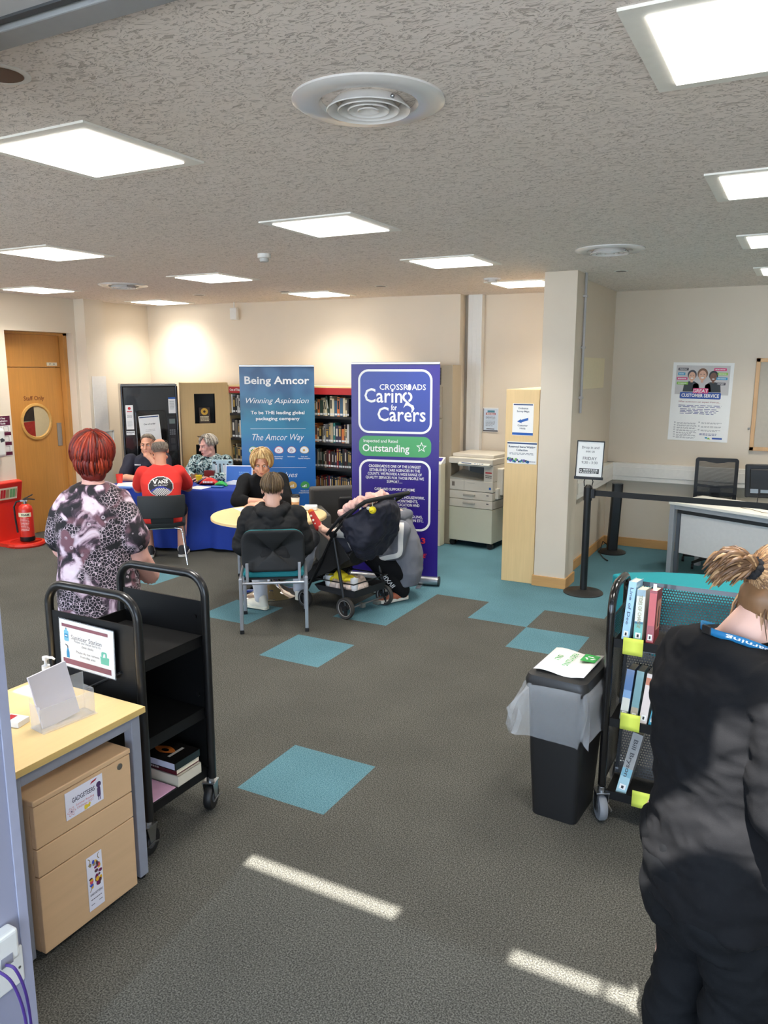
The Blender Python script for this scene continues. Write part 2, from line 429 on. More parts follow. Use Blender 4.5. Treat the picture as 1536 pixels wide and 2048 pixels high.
# back wall follows its slight skew
bw = MB()
def wallseg(mb, a, b, th=.2, z0=0, z1=ZC):
    a = V((a[0], a[1])); b = V((b[0], b[1])); d = (b-a).normalized(); n = V((-d.y, d.x))*th
    q = [a, b, b+n, a+n]
    mb.add([(p.x, p.y, z) for z in (z0, z1) for p in q], [(0, 1, 2, 3), (4, 7, 6, 5), (0, 4, 5, 1), (1, 5, 6, 2), (2, 6, 7, 3), (3, 7, 4, 0)])
wallseg(bw, (XL-.35, 8.2), (-4.84, 8.5)); wallseg(bw, (-4.9, 8.75), (-2.05, 8.84))
struct('wall_back', bw, wallm)
bp_ = MB(); wallseg(bp_, (-4.84, 8.46), (-3.57, 8.555), .2); struct('wall_back_pier', bp_, wallm)
struct('trim_7', MB().box(-3.53, -3.36, 8.70, 8.79, 0, ZC).box(-3.475, -3.472, 8.698, 8.70, 0, ZC).box(-3.42, -3.417, 8.698, 8.70, 0, ZC), white)
wallbox('wall_partition', -2.1, -1.93, 7.25, 9.15, m=wallg)
wallbox('wall_right_back', -1.95, 4.3, 9.1, 9.3, m=wallg)
wallbox('wall_right', 4.3, 4.5, -2.2, 9.3, m=wallg)
struct('column', MB().box(-2.11, -1.815, 6.97, 7.27, 0, ZC), wallg, bevel=.003)
struct('baseboard_column', MB().box(-2.125, -1.80, 6.955, 7.28, 0, .1), pinex, bevel=.003)
struct('baseboard_right', MB().box(-1.93, -1.912, 7.28, 9.1, 0, .1), piney, bevel=.003)
struct('baseboard_back', MB().box(-1.912, 4.3, 9.08, 9.1, 0, .1), pinex, bevel=.003)
struct('baseboard_left', MB().box(XL, XL+.018, -2, DY0, 0, .09).box(XL, XL+.018, DY1, 6.98, 0, .09), piney, bevel=.003)
# conduit on the column side
cd = MB().cyl((-1.797, 7.2, 1.62), (-1.797, 7.2, ZC), .012, n=10)
for z in (1.75, 2.2, 2.65): cd.box(-1.815, -1.78, 7.18, 7.22, z, z+.02)
struct('trim_8', cd, M('conduit_grey', (176, 173, 172), .5), smooth=True)
# perimeter trunking behind the desk
tr = MB().box(-1.93, 4.3, 9.02, 9.1, .77, .97).box(-1.93, 4.3, 9.012, 9.022, .82, .93).box(-1.93, -1.85, 7.45, 9.1, .77, .97).box(-1.852, -1.843, 7.45, 9.03, .82, .93)
struct('trim_9', tr, M('trunking_pvc', (226, 222, 214), .4), bevel=.006)
# staff door
dw = wood('door_oak', (206, 146, 74), 'z', .4, var=.1)
dt = MB().box(XL-.24, XL-.2, DY0, DY1-.06, 0, 2.03).box(XL-.24, XL-.2, DY0, DY1-.06, 2.036, DZ-.02)
d1 = struct('door_1', dt, dw, bevel=.002)
struct('door_leak_blocker', MB().box(XL-.36, XL-.3, DY0-.1, DY1+.1, 0, ZC), wallm)  # unseen backing added to stop light leaking past the door
struct('trim_10', MB().box(XL-.3, XL-.12, DY1-.055, DY1-.002, 0, DZ).box(XL-.3, XL-.12, DY0, DY1, DZ-.03, DZ-.002), wood('door_frame_oak', (196, 140, 74), 'z', .4))
part('vision_panel_rim', MB().lathe([(.2, -.012), (.225, 0), (.22, .014), (.195, .018), (.185, .006), (.185, -.012)], (XL-.2, 6.47, 1.375), 40, ax=(1, 0, 0), closed=True), wood('rim_beech', (214, 166, 92), 'y', .4), d1, smooth=True)
vp = MB().lathe([(.19, 0), (.19, .003)], (XL-.2, 6.47, 1.375), 40, ax=(1, 0, 0))
part('vision_panel', vp, M('vision_view', (206, 190, 152), .15, var=.05, coat=.5), d1)
vs_ = MB()
def yz(mb, y0, y1, z0, z1, x, m): mb.add([(x, y0, z0), (x, y1, z0), (x, y1, z1), (x, y0, z1)], [(0, 1, 2, 3)], m)
sx_ = -.028; a0 = math.acos(sx_/.183)
def yzp(pts, m): vs_.add([(XL-.195, 6.47+p[0], 1.375+p[1]) for p in pts], [tuple(range(len(pts)))], m)
yzp([(sx_, .01)]+[(.183*math.cos(q), .183*math.sin(q)) for q in [a0+(PI-.05-a0)*i/16 for i in range(17)]], 1)
yzp([(sx_, .008)]+[(.183*math.cos(q), -.183*math.sin(q)) for q in [a0+(PI-a0)*i/16 for i in range(17)]], 0)
part('room_view', vs_, [M('view_red_crates', (150, 44, 36), .4, var=.4, scale=25), M('view_dark', (48, 42, 36), .4, var=.5, scale=30)], d1)
part('push_plate', MB().box(XL-.2, XL-.193, 6.76, 6.83, 1.05, 1.34), steel, d1, bevel=.002)
dl = MB().text('Staff Only', .05, 0, 0, 0, 0, 0, .01)
dl.xf(Matrix.Translation((XL-.1985, 6.46, 1.635)) @ Matrix.Rotation(PI/2, 4, 'Z'))
flat('lettering', dl, M('sign_brown', (120, 60, 34), .5), d1)
dn = MB().box(XL-.2, XL-.196, 6.68, 6.83, 2.05, 2.09); part('number_plate', dn, M('plate_cream', (232, 222, 196), .5), d1)
dn2 = MB().text('ST - 20', .02, 0, 0); dn2.xf(Matrix.Translation((XL-.1945, 6.755, 2.06)) @ Matrix.Rotation(PI/2, 4, 'Z')); flat('number_lettering', dn2, ink, d1)
# ------------------------------------------------------------------ ceiling fittings
LX = [-.158, -2.5695, -5.0, -7.44]; LY = [2.351, 4.155, 5.964, 7.793]
panel_e = emit('panel_glow', (255, 250, 240), PANEL)
LAMP_DATA = bpy.data.lights.new('panel_lamp', 'AREA'); LAMP_DATA.shape = 'SQUARE'; LAMP_DATA.size = .5; LAMP_DATA.energy = LAMP; LAMP_DATA.spread = math.radians(118); LAMP_DATA.color = (1, .96, .89)
def ceiling_light(x, y, label, group=None):
    t = thing('ceiling_light', label, 'ceiling light', (x, y, ZC), 0, group or 'square ceiling lights')
    f = MB(); a, b_ = .31, .252
    for x0, x1, y0, y1 in ((-a, a, -a, -b_), (-a, a, b_, a), (-a, -b_, -b_, b_), (b_, a, -b_, b_)): f.box(x0, x1, y0, y1, -.008, .01)
    part('frame', f, M('light_frame', (238, 236, 228), .45), t)
    part('diffuser', MB().box(-b_, b_, -b_, b_, -.014, -.001), panel_e, t)
    lo = bpy.data.objects.new('lamp', LAMP_DATA); COL.objects.link(lo); lo.parent = t; lo.location = (0, 0, -.016)
    return t
lbl = {(0, 0): 'largest square ceiling light, cut by the top edge right of the large round vent',
 (1, 0): 'square ceiling light left of the large round vent, second largest in view',
 (0, 1): 'square ceiling light directly beyond the largest one, cut by the picture edge',
 (1, 1): 'square ceiling light beyond the large round vent, above the blue banner with the white heading',
 (2, 1): 'square ceiling light on the left, above and before the staff door',
 (0, 2): 'square ceiling light third along the row above the office chair, cut by the edge',
 (1, 2): 'square ceiling light just before the column, left of the medium round vent',
 (2, 2): 'square ceiling light beyond the smoke detector, nearest to it on its left',
 (3, 2): 'square ceiling light above the staff door against the left wall',
 (0, 3): 'tiny sliver of square ceiling light last in the row over the office chair',
 (1, 3): 'square ceiling light half hidden behind the top of the column',
 (2, 3): 'square ceiling light near the back wall above the tall purple banner',
 (3, 3): 'square ceiling light in the far left corner above the vending machine'}
first = None
for i, x in enumerate(LX+[2.27]):
    for j, y in enumerate(LY):
        lb = lbl.get((i, j), 'square ceiling light out of the frame')
        if first is None: first = ceiling_light(x, y, lb)
        else: dup(first, (x, y, ZC), 0, lb, 'square ceiling lights')
vm = M('vent_white', (220, 218, 216), .22, var=.02, coat=.3)
dark = M('vent_dark', (44, 40, 38), .7)
def vent(x, y, r, label):
    t = thing('ceiling_vent', label, 'ceiling vent', (x, y, ZC), 0, 'round ceiling vents')
    s = r/.245
    part('flange', MB().lathe([(.245*s, .004), (.245*s, -.006), (.225*s, -.016), (.16*s, -.012), (.15*s, -.002), (.15*s, .01)], n=56, closed=True), vm, t, smooth=True)
    part('throat', MB().lathe([(.148*s, .012), (.148*s, .02)], n=40), dark, t)
    for kk, (ra, rb, za, zb) in enumerate([(.136, .108, -.03, -.004), (.1, .076, -.03, -.004), (.068, .046, -.03, -.006), (.036, .002, -.03, -.012)]):
        pr = [(ra*s, za), (ra*s-.003, za-.003), (rb*s, zb), (rb*s, zb+.004)]
        part('ring' if kk < 3 else 'cone', MB().lathe(pr, n=48, closed=True), vm, t, smooth=True)
    part('screw', MB().ball((.118*s, -.06*s, -.02), .007*s), steel, t, smooth=True)
    return t
vent(-1.3, 2.33, .243, 'large round white vent in the near ceiling')
vent(-1.31, 5.88, .243, 'medium-looking round white vent in front of the column on the right')
vent(-6.26, 6.04, .247, 'round white vent on the far left before the vending machine')
vent(-2.7, 7.24, .082, 'smallest round white vent just left of the column top')
def downlight(x, y, r, label):
    t = thing('downlight', label, 'downlight', (x, y, ZC), 0, 'recessed downlights')
    part('rim', MB().lathe([(r, .002), (r, -.002), (r*.78, -.003), (r*.74, .0)], n=28, closed=True), white, t, smooth=True)
    part('reflector', MB().lathe([(r*.76, -.0035), (r*.6, -.003), (.001, -.0028)], n=28), M('downlight_dark', (40, 34, 30), .35), t, smooth=True)
for x, y, r, lb in [(-6.32, 7.26, .075, 'recessed downlight above the vending machine corner'), (-5.19, 7.38, .066, 'recessed downlight just left of the ceiling light over the purple banner'),
                    (-3.96, 7.35, .066, 'recessed downlight over the top of the purple banner'), (-1.5, 7.21, .06, 'recessed downlight right of the column, past the round vent'),
                    (-2.13, 1.63, .085, 'recessed chrome downlight cut by the left edge near the lobby')]:
    downlight(x, y, r, lb)
t = thing('smoke_detector', 'white smoke detector on the ceiling left of centre', 'smoke detector', (-3.64, 4.92, ZC))
part('base', MB().lathe([(.05, 0), (.05, -.028), (.044, -.032)], n=28), white, t, smooth=True)
part('chamber', MB().lathe([(.034, -.03), (.036, -.045), (.03, -.056), (.02, -.058)], n=20), M('detector_grey', (190, 190, 186), .5), t, smooth=True)
t = thing('wall_sensor', 'small white sensor box hanging high on the back wall', 'sensor', (-6.6, 8.27, 2.66), math.radians(5))
part('housing', MB().box(-.05, .05, -.06, .0, -.02, .13), white, t, bevel=.01)
part('stem', MB().cyl((0, -.03, .13), (0, -.03, .2), .008), white, t)
# ------------------------------------------------------------------ back of the room
R = math.radians
def ordinal(n): return ['first', 'second', 'third', 'fourth', 'fifth', 'sixth', 'seventh', 'eighth', 'ninth', 'tenth', 'eleventh', 'twelfth', 'thirteenth', 'fourteenth', 'fifteenth', 'sixteenth', 'seventeenth', 'eighteenth', 'nineteenth', 'twentieth', 'twenty-first', 'twenty-second', 'twenty-third', 'twenty-fourth', 'twenty-fifth', 'twenty-sixth', 'twenty-seventh', 'twenty-eighth'][n]
# vending machine standing across the corner
va = math.atan2(.52, .43)     # front runs from (-7.43,7.03) to (-7.0,7.55)
t = thing('vending_machine', 'black vending machine with an out of order notice in the far left corner', 'vending machine', (-7.215, 7.29, 0), va)
vb = M('vending_black', (24, 24, 25), .22, var=.1, coat=.5)
W2 = .337
part('cabinet', MB().box(-W2, W2, .04, .5, .06, 1.83), vb, t, bevel=.012)
part('door', MB().box(-W2, W2, 0, .045, .1, 1.80), vb, t, bevel=.012)
part('top_trim', MB().box(-W2, W2, -.004, .04, 1.80, 1.825), M('vending_trim', (120, 120, 120), .35, metal=.6), t, bevel=.003)
part('corner_trim', MB().cyl((-W2+.01, -.004, .1), (-W2+.01, -.004, 1.8), .016).cyl((W2-.01, -.004, .1), (W2-.01, -.004, 1.8), .016), M('vending_corner', (58, 58, 60), .25, metal=.7), t, smooth=True)
fr = MB().prism(rrect(-.18, .19, .62, 1.5, .03), -.012, .0)
part('window_frame', fr, M('vending_window', (8, 8, 9), .12, var=.05, coat=.6), t, bevel=.004)
kp = MB().box(.21, .31, -.012, 0, .98, 1.42); part('control_panel', kp, M('vending_panel', (30, 30, 32), .35), t, bevel=.003)
part('display', MB().box(.225, .295, -.016, -.011, 1.33, 1.39), M('lcd_grey', (110, 122, 118), .3), t)
kb = MB()
for i in range(3):
    for j in range(3): kb.box(.225+.025*i, .243+.025*i, -.017, -.011, 1.24-.025*j, 1.256-.025*j)
part('keypad', kb, M('key_grey', (120, 122, 124), .4), t)
part('coin_slot', MB().box(.235, .285, -.016, -.011, 1.08, 1.14).box(.235, .285, -.016, -.011, 1.0, 1.05), M('slot_grey', (64, 64, 66), .3, metal=.5), t, bevel=.002)
def sheet(name, label, cat, loc, rz, wd, ht, draw, group=None, pm=None, tilt=0, rx=0):
    """a sheet of paper: Empty at its bottom edge, drawn on its local XZ plane"""
    t = thing(name, label, cat, loc, rz, group)
    if tilt or rx: t.rotation_euler = (rx, tilt, rz)
    part('sheet', MB().box(-wd/2, wd/2, -.0015, .0, 0, ht), pm or paper, t)
    if draw: draw(t, wd, ht)
    return t
def ink_part(name, t, mats, fn, **k):
    mb = MB(); fn(mb); return flat(name, mb, mats, t, **k)
navy = M('navy_ink', (30, 60, 110), .6); blueink = M('blue_ink', (34, 92, 170), .55); redink = M('red_ink', (200, 40, 48), .55); greyink = M('grey_ink', (128, 128, 132), .6)
def lines(mb, x0, x1, z, n, dz, h=.004, y=-.003, m=0, seed=1):
    r = random.Random(seed)
    for i in range(n):
        x = x0; e = x1-(x1-x0)*(.35*r.random() if i == n-1 else .08*r.random())
        while x < e:
            w_ = min(e-x, (.012+.02*r.random())*(x1-x0)/.18); mb.rect(x, x+w_, z-i*dz, z-i*dz+h, y, m); x += w_+.006*(x1-x0)/.18
def cM(x): return (t.matrix_basis @ V(x))
def on(th, lx, ly, lz):
    """world point of a spot given in a thing's own frame"""
    a = th.rotation_euler[2]; return (th.location.x+lx*math.cos(a)-ly*math.sin(a), th.location.y+lx*math.sin(a)+ly*math.cos(a), th.location.z+lz)
def d_out(t, wd, ht):
    ink_part('header_strip', t, [navy], lambda b: b.rect(-wd/2+.01, wd/2-.01, ht-.025, ht-.012, -.0025))
    ink_part('footer_strip', t, [blueink], lambda b: b.rect(-wd/2+.01, wd/2-.01, .01, .04, -.0025))
    def f(b): b.text('Out of order', .018, 0, ht*.68, -.0025, 0, 0, .02); b.text('We apologise for any', .009, 0, ht*.5, -.0025, 1); b.text('inconvenience caused', .009, 0, ht*.45, -.0025, 1)
    ink_part('lettering', t, [ink, greyink], f)
vend = t
sheet('notice', 'white out of order notice taped to the vending machine window', 'notice', on(vend, .0, -.0145, 1.08), va, .25, .36, d_out, tilt=R(-4))
def d_v1(t, wd, ht):
    ink_part('emblem', t, [redink], lambda b: b.disc(0, ht-.04, .018, .018, -.0025, 0, 12).rect(-.03, .03, ht-.085, ht-.075, -.0025))
    ink_part('lettering', t, [greyink], lambda b: (lines(b, -.03, .03, ht-.13, 3, .012, .005, -.0025), lines(b, -.03, .03, ht-.2, 6, .012, .003, -.0025, 0, 2)))
sheet('notice', 'narrow white notice with a red emblem, left on the vending machine door', 'notice', on(vend, -.25, -.002, 1.27), va, .09, .3, d_v1)
def d_v3(t, wd, ht): ink_part('lettering', t, [ink], lambda b: (lines(b, -.045, .045, .03, 1, .02, .01, -.0025), lines(b, -.04, .04, .01, 1, .02, .007, -.0025, 0, 5)))
sheet('sticker', 'small white strip sticker below the narrow notice on the vending machine', 'sticker', on(vend, -.25, -.002, 1.2), va, .1, .05, d_v3)
def d_v2(t, wd, ht):
    ink_part('header_strip', t, [blueink], lambda b: b.rect(-wd/2, wd/2, ht-.02, ht, -.0025))
    ink_part('lettering', t, [ink], lambda b: lines(b, -.03, .03, ht-.05, 8, .014, .004, -.0025))
sheet('notice', 'small white notice at the top right of the vending machine door', 'notice', on(vend, .27, -.002, 1.46), va, .09, .2, d_v2)
# corner cabinet with display niches
tanm = wood('tan_laminate', (206, 172, 116), 'z', .5, var=.05)
t = thing('display_cabinet', 'tan corner cabinet with two black display niches beside the vending machine', 'cabinet', (-6.79, 7.82, 0), R(45))
w_ = .30; fr = MB()
for z0, z1 in ((0, .72), (1.05, 1.32), (1.7, 1.84)): fr.box(-w_, w_, -.01, .01, z0, z1)
for z0, z1 in ((.72, 1.05), (1.32, 1.7)): fr.box(-w_, -.13, -.01, .01, z0, z1).box(.13, w_, -.01, .01, z0, z1)
part('front_panel', fr, tanm, t)
part('carcass', MB().box(-w_, w_, .26, .28, 0, 1.84).box(-w_, -w_+.02, .01, .27, 0, 1.84).box(w_-.02, w_, .01, .27, 0, 1.84).box(-w_, w_, .01, .27, 1.82, 1.84), tanm, t)
nb = M('niche_black', (26, 25, 24), .6)
for z0, z1 in ((.72, 1.05), (1.32, 1.7)):
    part('niche', MB().box(-.13, .13, .2, .21, z0, z1).box(-.14, -.13, .01, .21, z0, z1).box(.13, .14, .01, .21, z0, z1).box(-.14, .14, .01, .21, z0-.01, z0).box(-.14, .14, .01, .21, z1, z1+.01), nb, t)
cab = t
def cover_book(loc, rz):
    t = thing('book', 'dark book with a golden sunburst cover shown in the cabinet niche', 'book', loc, rz)
    t.rotation_euler = (R(-12), 0, rz)
    part('cover', MB().box(-.07, .07, 0, .03, 0, .205), M('cover_brown', (64, 44, 30), .4), t, bevel=.002)
    part('sunburst', MB().disc(0, .15, .045, .045, -.001, 0).disc(0, .15, .016, .016, -.0016, 1), [M('cover_gold', (222, 170, 54), .4, var=.3, scale=60), M('cover_dark', (60, 30, 14), .5)], t, recalc=False)
    part('lettering', (lambda q: (lines(q, -.055, .055, .08, 4, .018, .011, -.001, 0, 12), q)[1])(MB()), M('cover_cream', (230, 214, 176), .5), t, recalc=False)
cover_book(on(cab, 0, .06, 1.3205), R(45))
# bookcase
bkx0, bkx1, bky = -6.58, -4.28, 8.05
t = thing('bookcase', 'long black bookcase with birch ends and red headers along the back wall', 'bookcase', ((bkx0+bkx1)/2, bky, 0), 0)
hw = (bkx1-bkx0)/2; shz = [.18, .51, .82, 1.13, 1.45]
bkm = M('shelf_black', (30, 29, 29), .5)
part('back_panel', MB().box(-hw, hw, .28, .3, 0, 1.78), bkm, t)
for x in (-hw, -.74, .04, .8, hw): part('side_panel', MB().box(x-.018, x+.018, -.02 if abs(x) == hw else .0, .3, 0, 1.81), birch if abs(x) == hw else bkm, t)
part('top_panel', MB().box(-hw, hw, -.02, .3, 1.79, 1.81), birchx, t)
part('plinth', MB().box(-hw, hw, 0, .02, 0, .16), bkm, t)
for z in shz: part('shelf', MB().box(-hw+.018, hw-.018, -.012, .28, z-.03, z), bkm, t)
hdm = M('header_red', (176, 40, 40), .45)
for x0, x1 in ((-hw+.018, -.76), (-.72, .02), (.06, .78), (.82, hw-.018)):
    h_ = part('header', MB().box(x0, x1, -.02, -.005, 1.71, 1.79), hdm, t)
    if x0 < -.5: flat('lettering', MB().text('Out of This World', .03, x0+.02, 1.735, -.0215, 0, -1, .02, w=.26), inkw, h_)
# books: one shared mesh per size, coloured by its own covers
cov = [(38, 38, 42), (70, 30, 28), (26, 44, 70), (196, 190, 178), (150, 62, 40), (52, 72, 60), (110, 104, 96), (214, 120, 60), (84, 84, 90), (178, 160, 128), (30, 30, 32), (140, 36, 36), (60, 96, 120), (90, 70, 50), (58, 50, 74), (205, 202, 196), (40, 120, 112), (46, 52, 58)]
covn = ['charcoal', 'maroon', 'navy', 'cream', 'rust', 'dark green', 'grey', 'orange', 'slate', 'tan', 'black', 'red', 'steel blue', 'brown', 'purple', 'off-white', 'teal', 'blue-grey']
pages = M('book_pages', (226, 216, 192), .8, var=.08, scale=200, stretch=(1, 1, 20))
stick = M('spine_sticker', (232, 232, 228), .6)
trimc = [M('spine_ink_pale', (214, 208, 190), .5), M('spine_ink_dark', (30, 28, 30), .5), M('spine_ink_gold', (196, 160, 80), .5)]
_bk = {}
def book_mesh(ci, th, ht, var):
    k = (ci, th, ht, var)
    if k not in _bk:
        b = MB()
        b.box(-th/2, th/2, 0, .004, 0, ht, 0).box(-th/2, -th/2+.0025, .004, .135, 0, ht, 0).box(th/2-.0025, th/2, .004, .135, 0, ht, 0)
        b.box(-th/2+.0025, th/2-.0025, .004, .13, .003, ht-.004, 1)
        b.rect(-th*.42, th*.42, .012, .035, -.0006, 2)
        if var % 3 != 2: b.rect(-th*.3, th*.3, ht*.38, ht*.82, -.0006, 3)
        if var % 2: b.rect(-th*.5, th*.5, ht*.9, ht*.94, -.0006, 3)
        light = sum(cov[ci]) > 330
        _bk[k] = b.mesh('book', [M('cover_'+covn[ci].replace(' ', '_').replace('-', '_'), cov[ci], .45, var=.1, scale=60), pages, stick, trimc[1] if light else trimc[(var % 2)*2]])
    return _bk[k]
def shelf_row(x0, x1, y, z, where, seed, pal=None, hmin=.185, hmax=.245, group=None, lean=None, thmin=.018, thmax=.045):
    r = random.Random(seed); x = x0; n = 0
    while True:
        th = round(r.uniform(thmin, thmax), 3); ht = round(r.uniform(hmin, hmax), 2)
        if x+th > x1: break
        ci = r.choice(pal) if pal else r.randrange(len(cov))
        o = bpy.data.objects.new('book', book_mesh(ci, th, ht, r.randrange(4))); COL.objects.link(o)
        a = 0
        if lean and lean[0] <= n < lean[1]: a = R(-9)
        o.location = (x+th/2, y+r.uniform(0, .012), z+.0005+(abs(math.sin(a))*th/2)); o.rotation_euler = (0, a, 0)
        o['label'] = f'{covn[ci]} book, {ordinal(min(n, 27))} from left on {where}'; o['category'] = 'book'; o['group'] = group or 'library books on '+where
        x += th+.002+(.004 if a else 0); n += 1
    return n
dkp = [0, 2, 8, 10, 12, 17, 6, 3, 8]
shelf_row(-6.55, -6.2, 8.06, 1.45, 'the top shelf left of the blue banner', 1, [15, 3, 10, 0, 15], group='library books left of the banner')
shelf_row(-6.55, -6.2, 8.06, 1.13, 'the second shelf left of the blue banner', 2, [0, 11, 3, 9, 15, 6])
shelf_row(-6.55, -6.2, 8.06, .82, 'the third shelf left of the blue banner', 3, [7, 0, 13, 5, 9, 10])
shelf_row(-5.27, -4.74, 8.06, 1.45, 'the top shelf between the two banners', 4, [10, 6, 7, 3, 5, 9, 8, 12], lean=(4, 7))
shelf_row(-5.27, -4.74, 8.06, 1.13, 'the second shelf between the two banners', 5, [7, 0, 3, 8, 16, 14, 9, 15], hmin=.17)
shelf_row(-5.27, -4.74, 8.06, .82, 'the third shelf between the two banners', 6, [1, 11, 0, 10, 13, 9, 5, 2], thmin=.016, thmax=.03)
shelf_row(-5.27, -4.74, 8.06, .51, 'the fourth shelf between the two banners', 7, [11, 2, 2, 12, 10, 17, 2], thmin=.014, thmax=.026, hmin=.19, hmax=.215)
shelf_row(-5.27, -5.0, 8.06, .18, 'the lowest shelf between the two banners', 8, [9, 3, 13, 0])
# tall beige cabinet with a grille, then the kiosk
bg = M('beige_steel', (168, 154, 130), .5, var=.03)
t = thing('storage_cabinet', 'tall beige metal cabinet with a dark grille half hidden by the purple banner', 'cabinet', (-3.89, 8.2, 0), 0)
part('body', MB().box(-.36, .39, 0, .25, 0, 2.06), bg, t, bevel=.004)
for z0, z1 in ((.04, .98), (.99, 1.45), (1.46, 1.82)): part('door', MB().box(-.34, .27, -.015, 0, z0, z1), M('beige_door', (160, 146, 122), .5), t, bevel=.002)
g = MB()
for i in range(11): g.box(-.1, .25, -.012, -.002, 1.85+.016*i, 1.857+.016*i)
part('grille', MB().box(-.1, .25, -.004, -.001, 1.84, 2.03), M('grille_dark', (40, 38, 34), .6), t); part('grille_slats', g, M('grille_slat', (92, 84, 72), .5), t)
part('lock', MB().cyl((.24, -.02, 1.6), (.24, -.014, 1.6), .01).cyl((.24, -.02, 1.2), (.24, -.014, 1.2), .01), steel, t)
t = thing('payment_kiosk', 'slim cream payment kiosk between the purple banner and the photocopier', 'kiosk', (-3.68, 8.045, 0), 0)
crm = M('kiosk_cream', (222, 214, 186), .45)
part('body', MB().box(-.16, .12, 0, .125, 0, .95), crm, t, bevel=.004)
part('screen', MB().box(-.1, .085, -.006, 0, .72, .84), M('screen_black', (14, 14, 18), .15), t)
lid = MB().add([(-.16, 0, .95), (.12, 0, .95), (.12, .13, 1.02), (-.16, .13, 1.02), (-.16, .13, .95), (.12, .13, .95)], [(0, 1, 2, 3), (0, 3, 4), (1, 5, 2), (3, 2, 5, 4), (0, 4, 5, 1)]); part('sloping_top', lid, white, t)
part('label_strip', MB().add([(-.14, .05, .981), (.1, .05, .981), (.1, .11, 1.013), (-.14, .11, 1.013)], [(0, 1, 2, 3)]), M('kiosk_violet', (60, 50, 150), .5), t)
part('door_line', MB().box(-.15, .11, -.003, 0, .42, .425), greyink, t)
# photocopier
pc = M('copier_ivory', (214, 206, 190), .45, var=.02); pd = M('copier_cream', (206, 204, 182), .5, var=.02)
t = thing('photocopier', 'cream floor-standing photocopier on a cabinet beside the birch shelf end', 'photocopier', (-3.235, 8.15, 0), R(-6))
part('cabinet', MB().box(-.275, .275, .0, .56, .07, .46), pd, t, bevel=.005)
for x in (-.24, .24):
    for y in (.04, .52): part('caster', MB().cyl((x, y-.02, .035), (x, y+.02, .035), .035, n=14).box(x-.02, x+.02, y-.02, y+.02, .05, .075), black, t)
for i, (z0, z1) in enumerate(((.465, .555), (.56, .65))):
    d = part('paper_drawer', MB().box(-.27, .275, -.004, .52, z0, z1), pc, t, bevel=.004)
    part('drawer_handle', MB().box(-.09, .06, -.02, -.004, z1-.05, z1-.03), M('copier_shade', (168, 162, 148), .5), d, bevel=.003)
    part('size_mark', MB().rect(.2, .23, z1-.035, z1-.025, -.0055), ink, d, recalc=False)
part('main_body', MB().box(-.27, .275, -.004, .52, .655, .775), pc, t, bevel=.006)
part('front_cover_line', MB().box(-.085, -.082, -.006, -.003, .66, .775).box(-.04, .05, -.006, -.003, .745, .75), M('copier_shade', (168, 162, 148), .5), t)
part('rear_column', MB().box(-.2, .275, .3, .52, .775, .96).box(.16, .275, .0, .3, .775, .96), pc, t, bevel=.005)
part('output_tray', MB().add([(-.27, .0, .8), (.16, .0, .78), (.16, .3, .79), (-.27, .3, .86), (-.27, 0, .775), (.16, 0, .775), (.16, .3, .775), (-.27, .3, .775)], [(0, 1, 2, 3), (4, 7, 6, 5), (0, 4, 5, 1), (1, 5, 6, 2), (2, 6, 7, 3), (3, 7, 4, 0)]), M('copier_tray', (176, 172, 160), .5), t)
part('tray_gap', MB().box(-.17, .15, .292, .3, .8, .955), M('copier_gap', (92, 94, 92), .6), t)
part('scanner', MB().box(-.28, .275, -.02, .5, .96, 1.03), pc, t, bevel=.01)
part('lid', MB().box(-.27, .255, .05, .5, 1.03, 1.07), pc, t, bevel=.008)
cp = MB().add([(-.14, -.06, .965), (.25, -.06, .965), (.25, .02, 1.0), (-.14, .02, 1.0), (-.14, -.05, .945), (.25, -.05, .945), (.25, .02, .955), (-.14, .02, .955)], [(0, 1, 2, 3), (4, 7, 6, 5), (0, 4, 5, 1), (1, 5, 6, 2), (2, 6, 7, 3), (3, 7, 4, 0)])
pn = part('control_panel', cp, M('copier_panel', (196, 196, 186), .45), t)
kb = MB()
for i in range(4):
    for j in range(2): kb.box(.06+.03*i, .08+.03*i, -.045+.03*j, -.025+.03*j, .972+.013*j, .978+.013*j)
kb.box(-.1, .02, -.045, .0, .972, .979)
part('buttons', kb, M('copier_button', (74, 100, 140), .4), pn)
part('brand_strip', MB().rect(.18, .26, .87, .885, -.0015), redink, t, recalc=False)
part('note_lines', (lambda q: (lines(q, .18, .26, .84, 2, .02, .008, -.0015), q)[1])(MB()), ink, t, recalc=False)
part('blue_badge', MB().rect(.23, .255, .69, .715, -.0056), blueink, t, recalc=False); part('maker_plate', MB().rect(-.24, -.205, .7, .75, -.0056), M('plate_brown', (120, 108, 96), .5), t, recalc=False)
part('side_unit', MB().box(.275, .345, .1, .45, .62, .92).box(.275, .315, .06, .3, .58, .7), pc, t, bevel=.008)
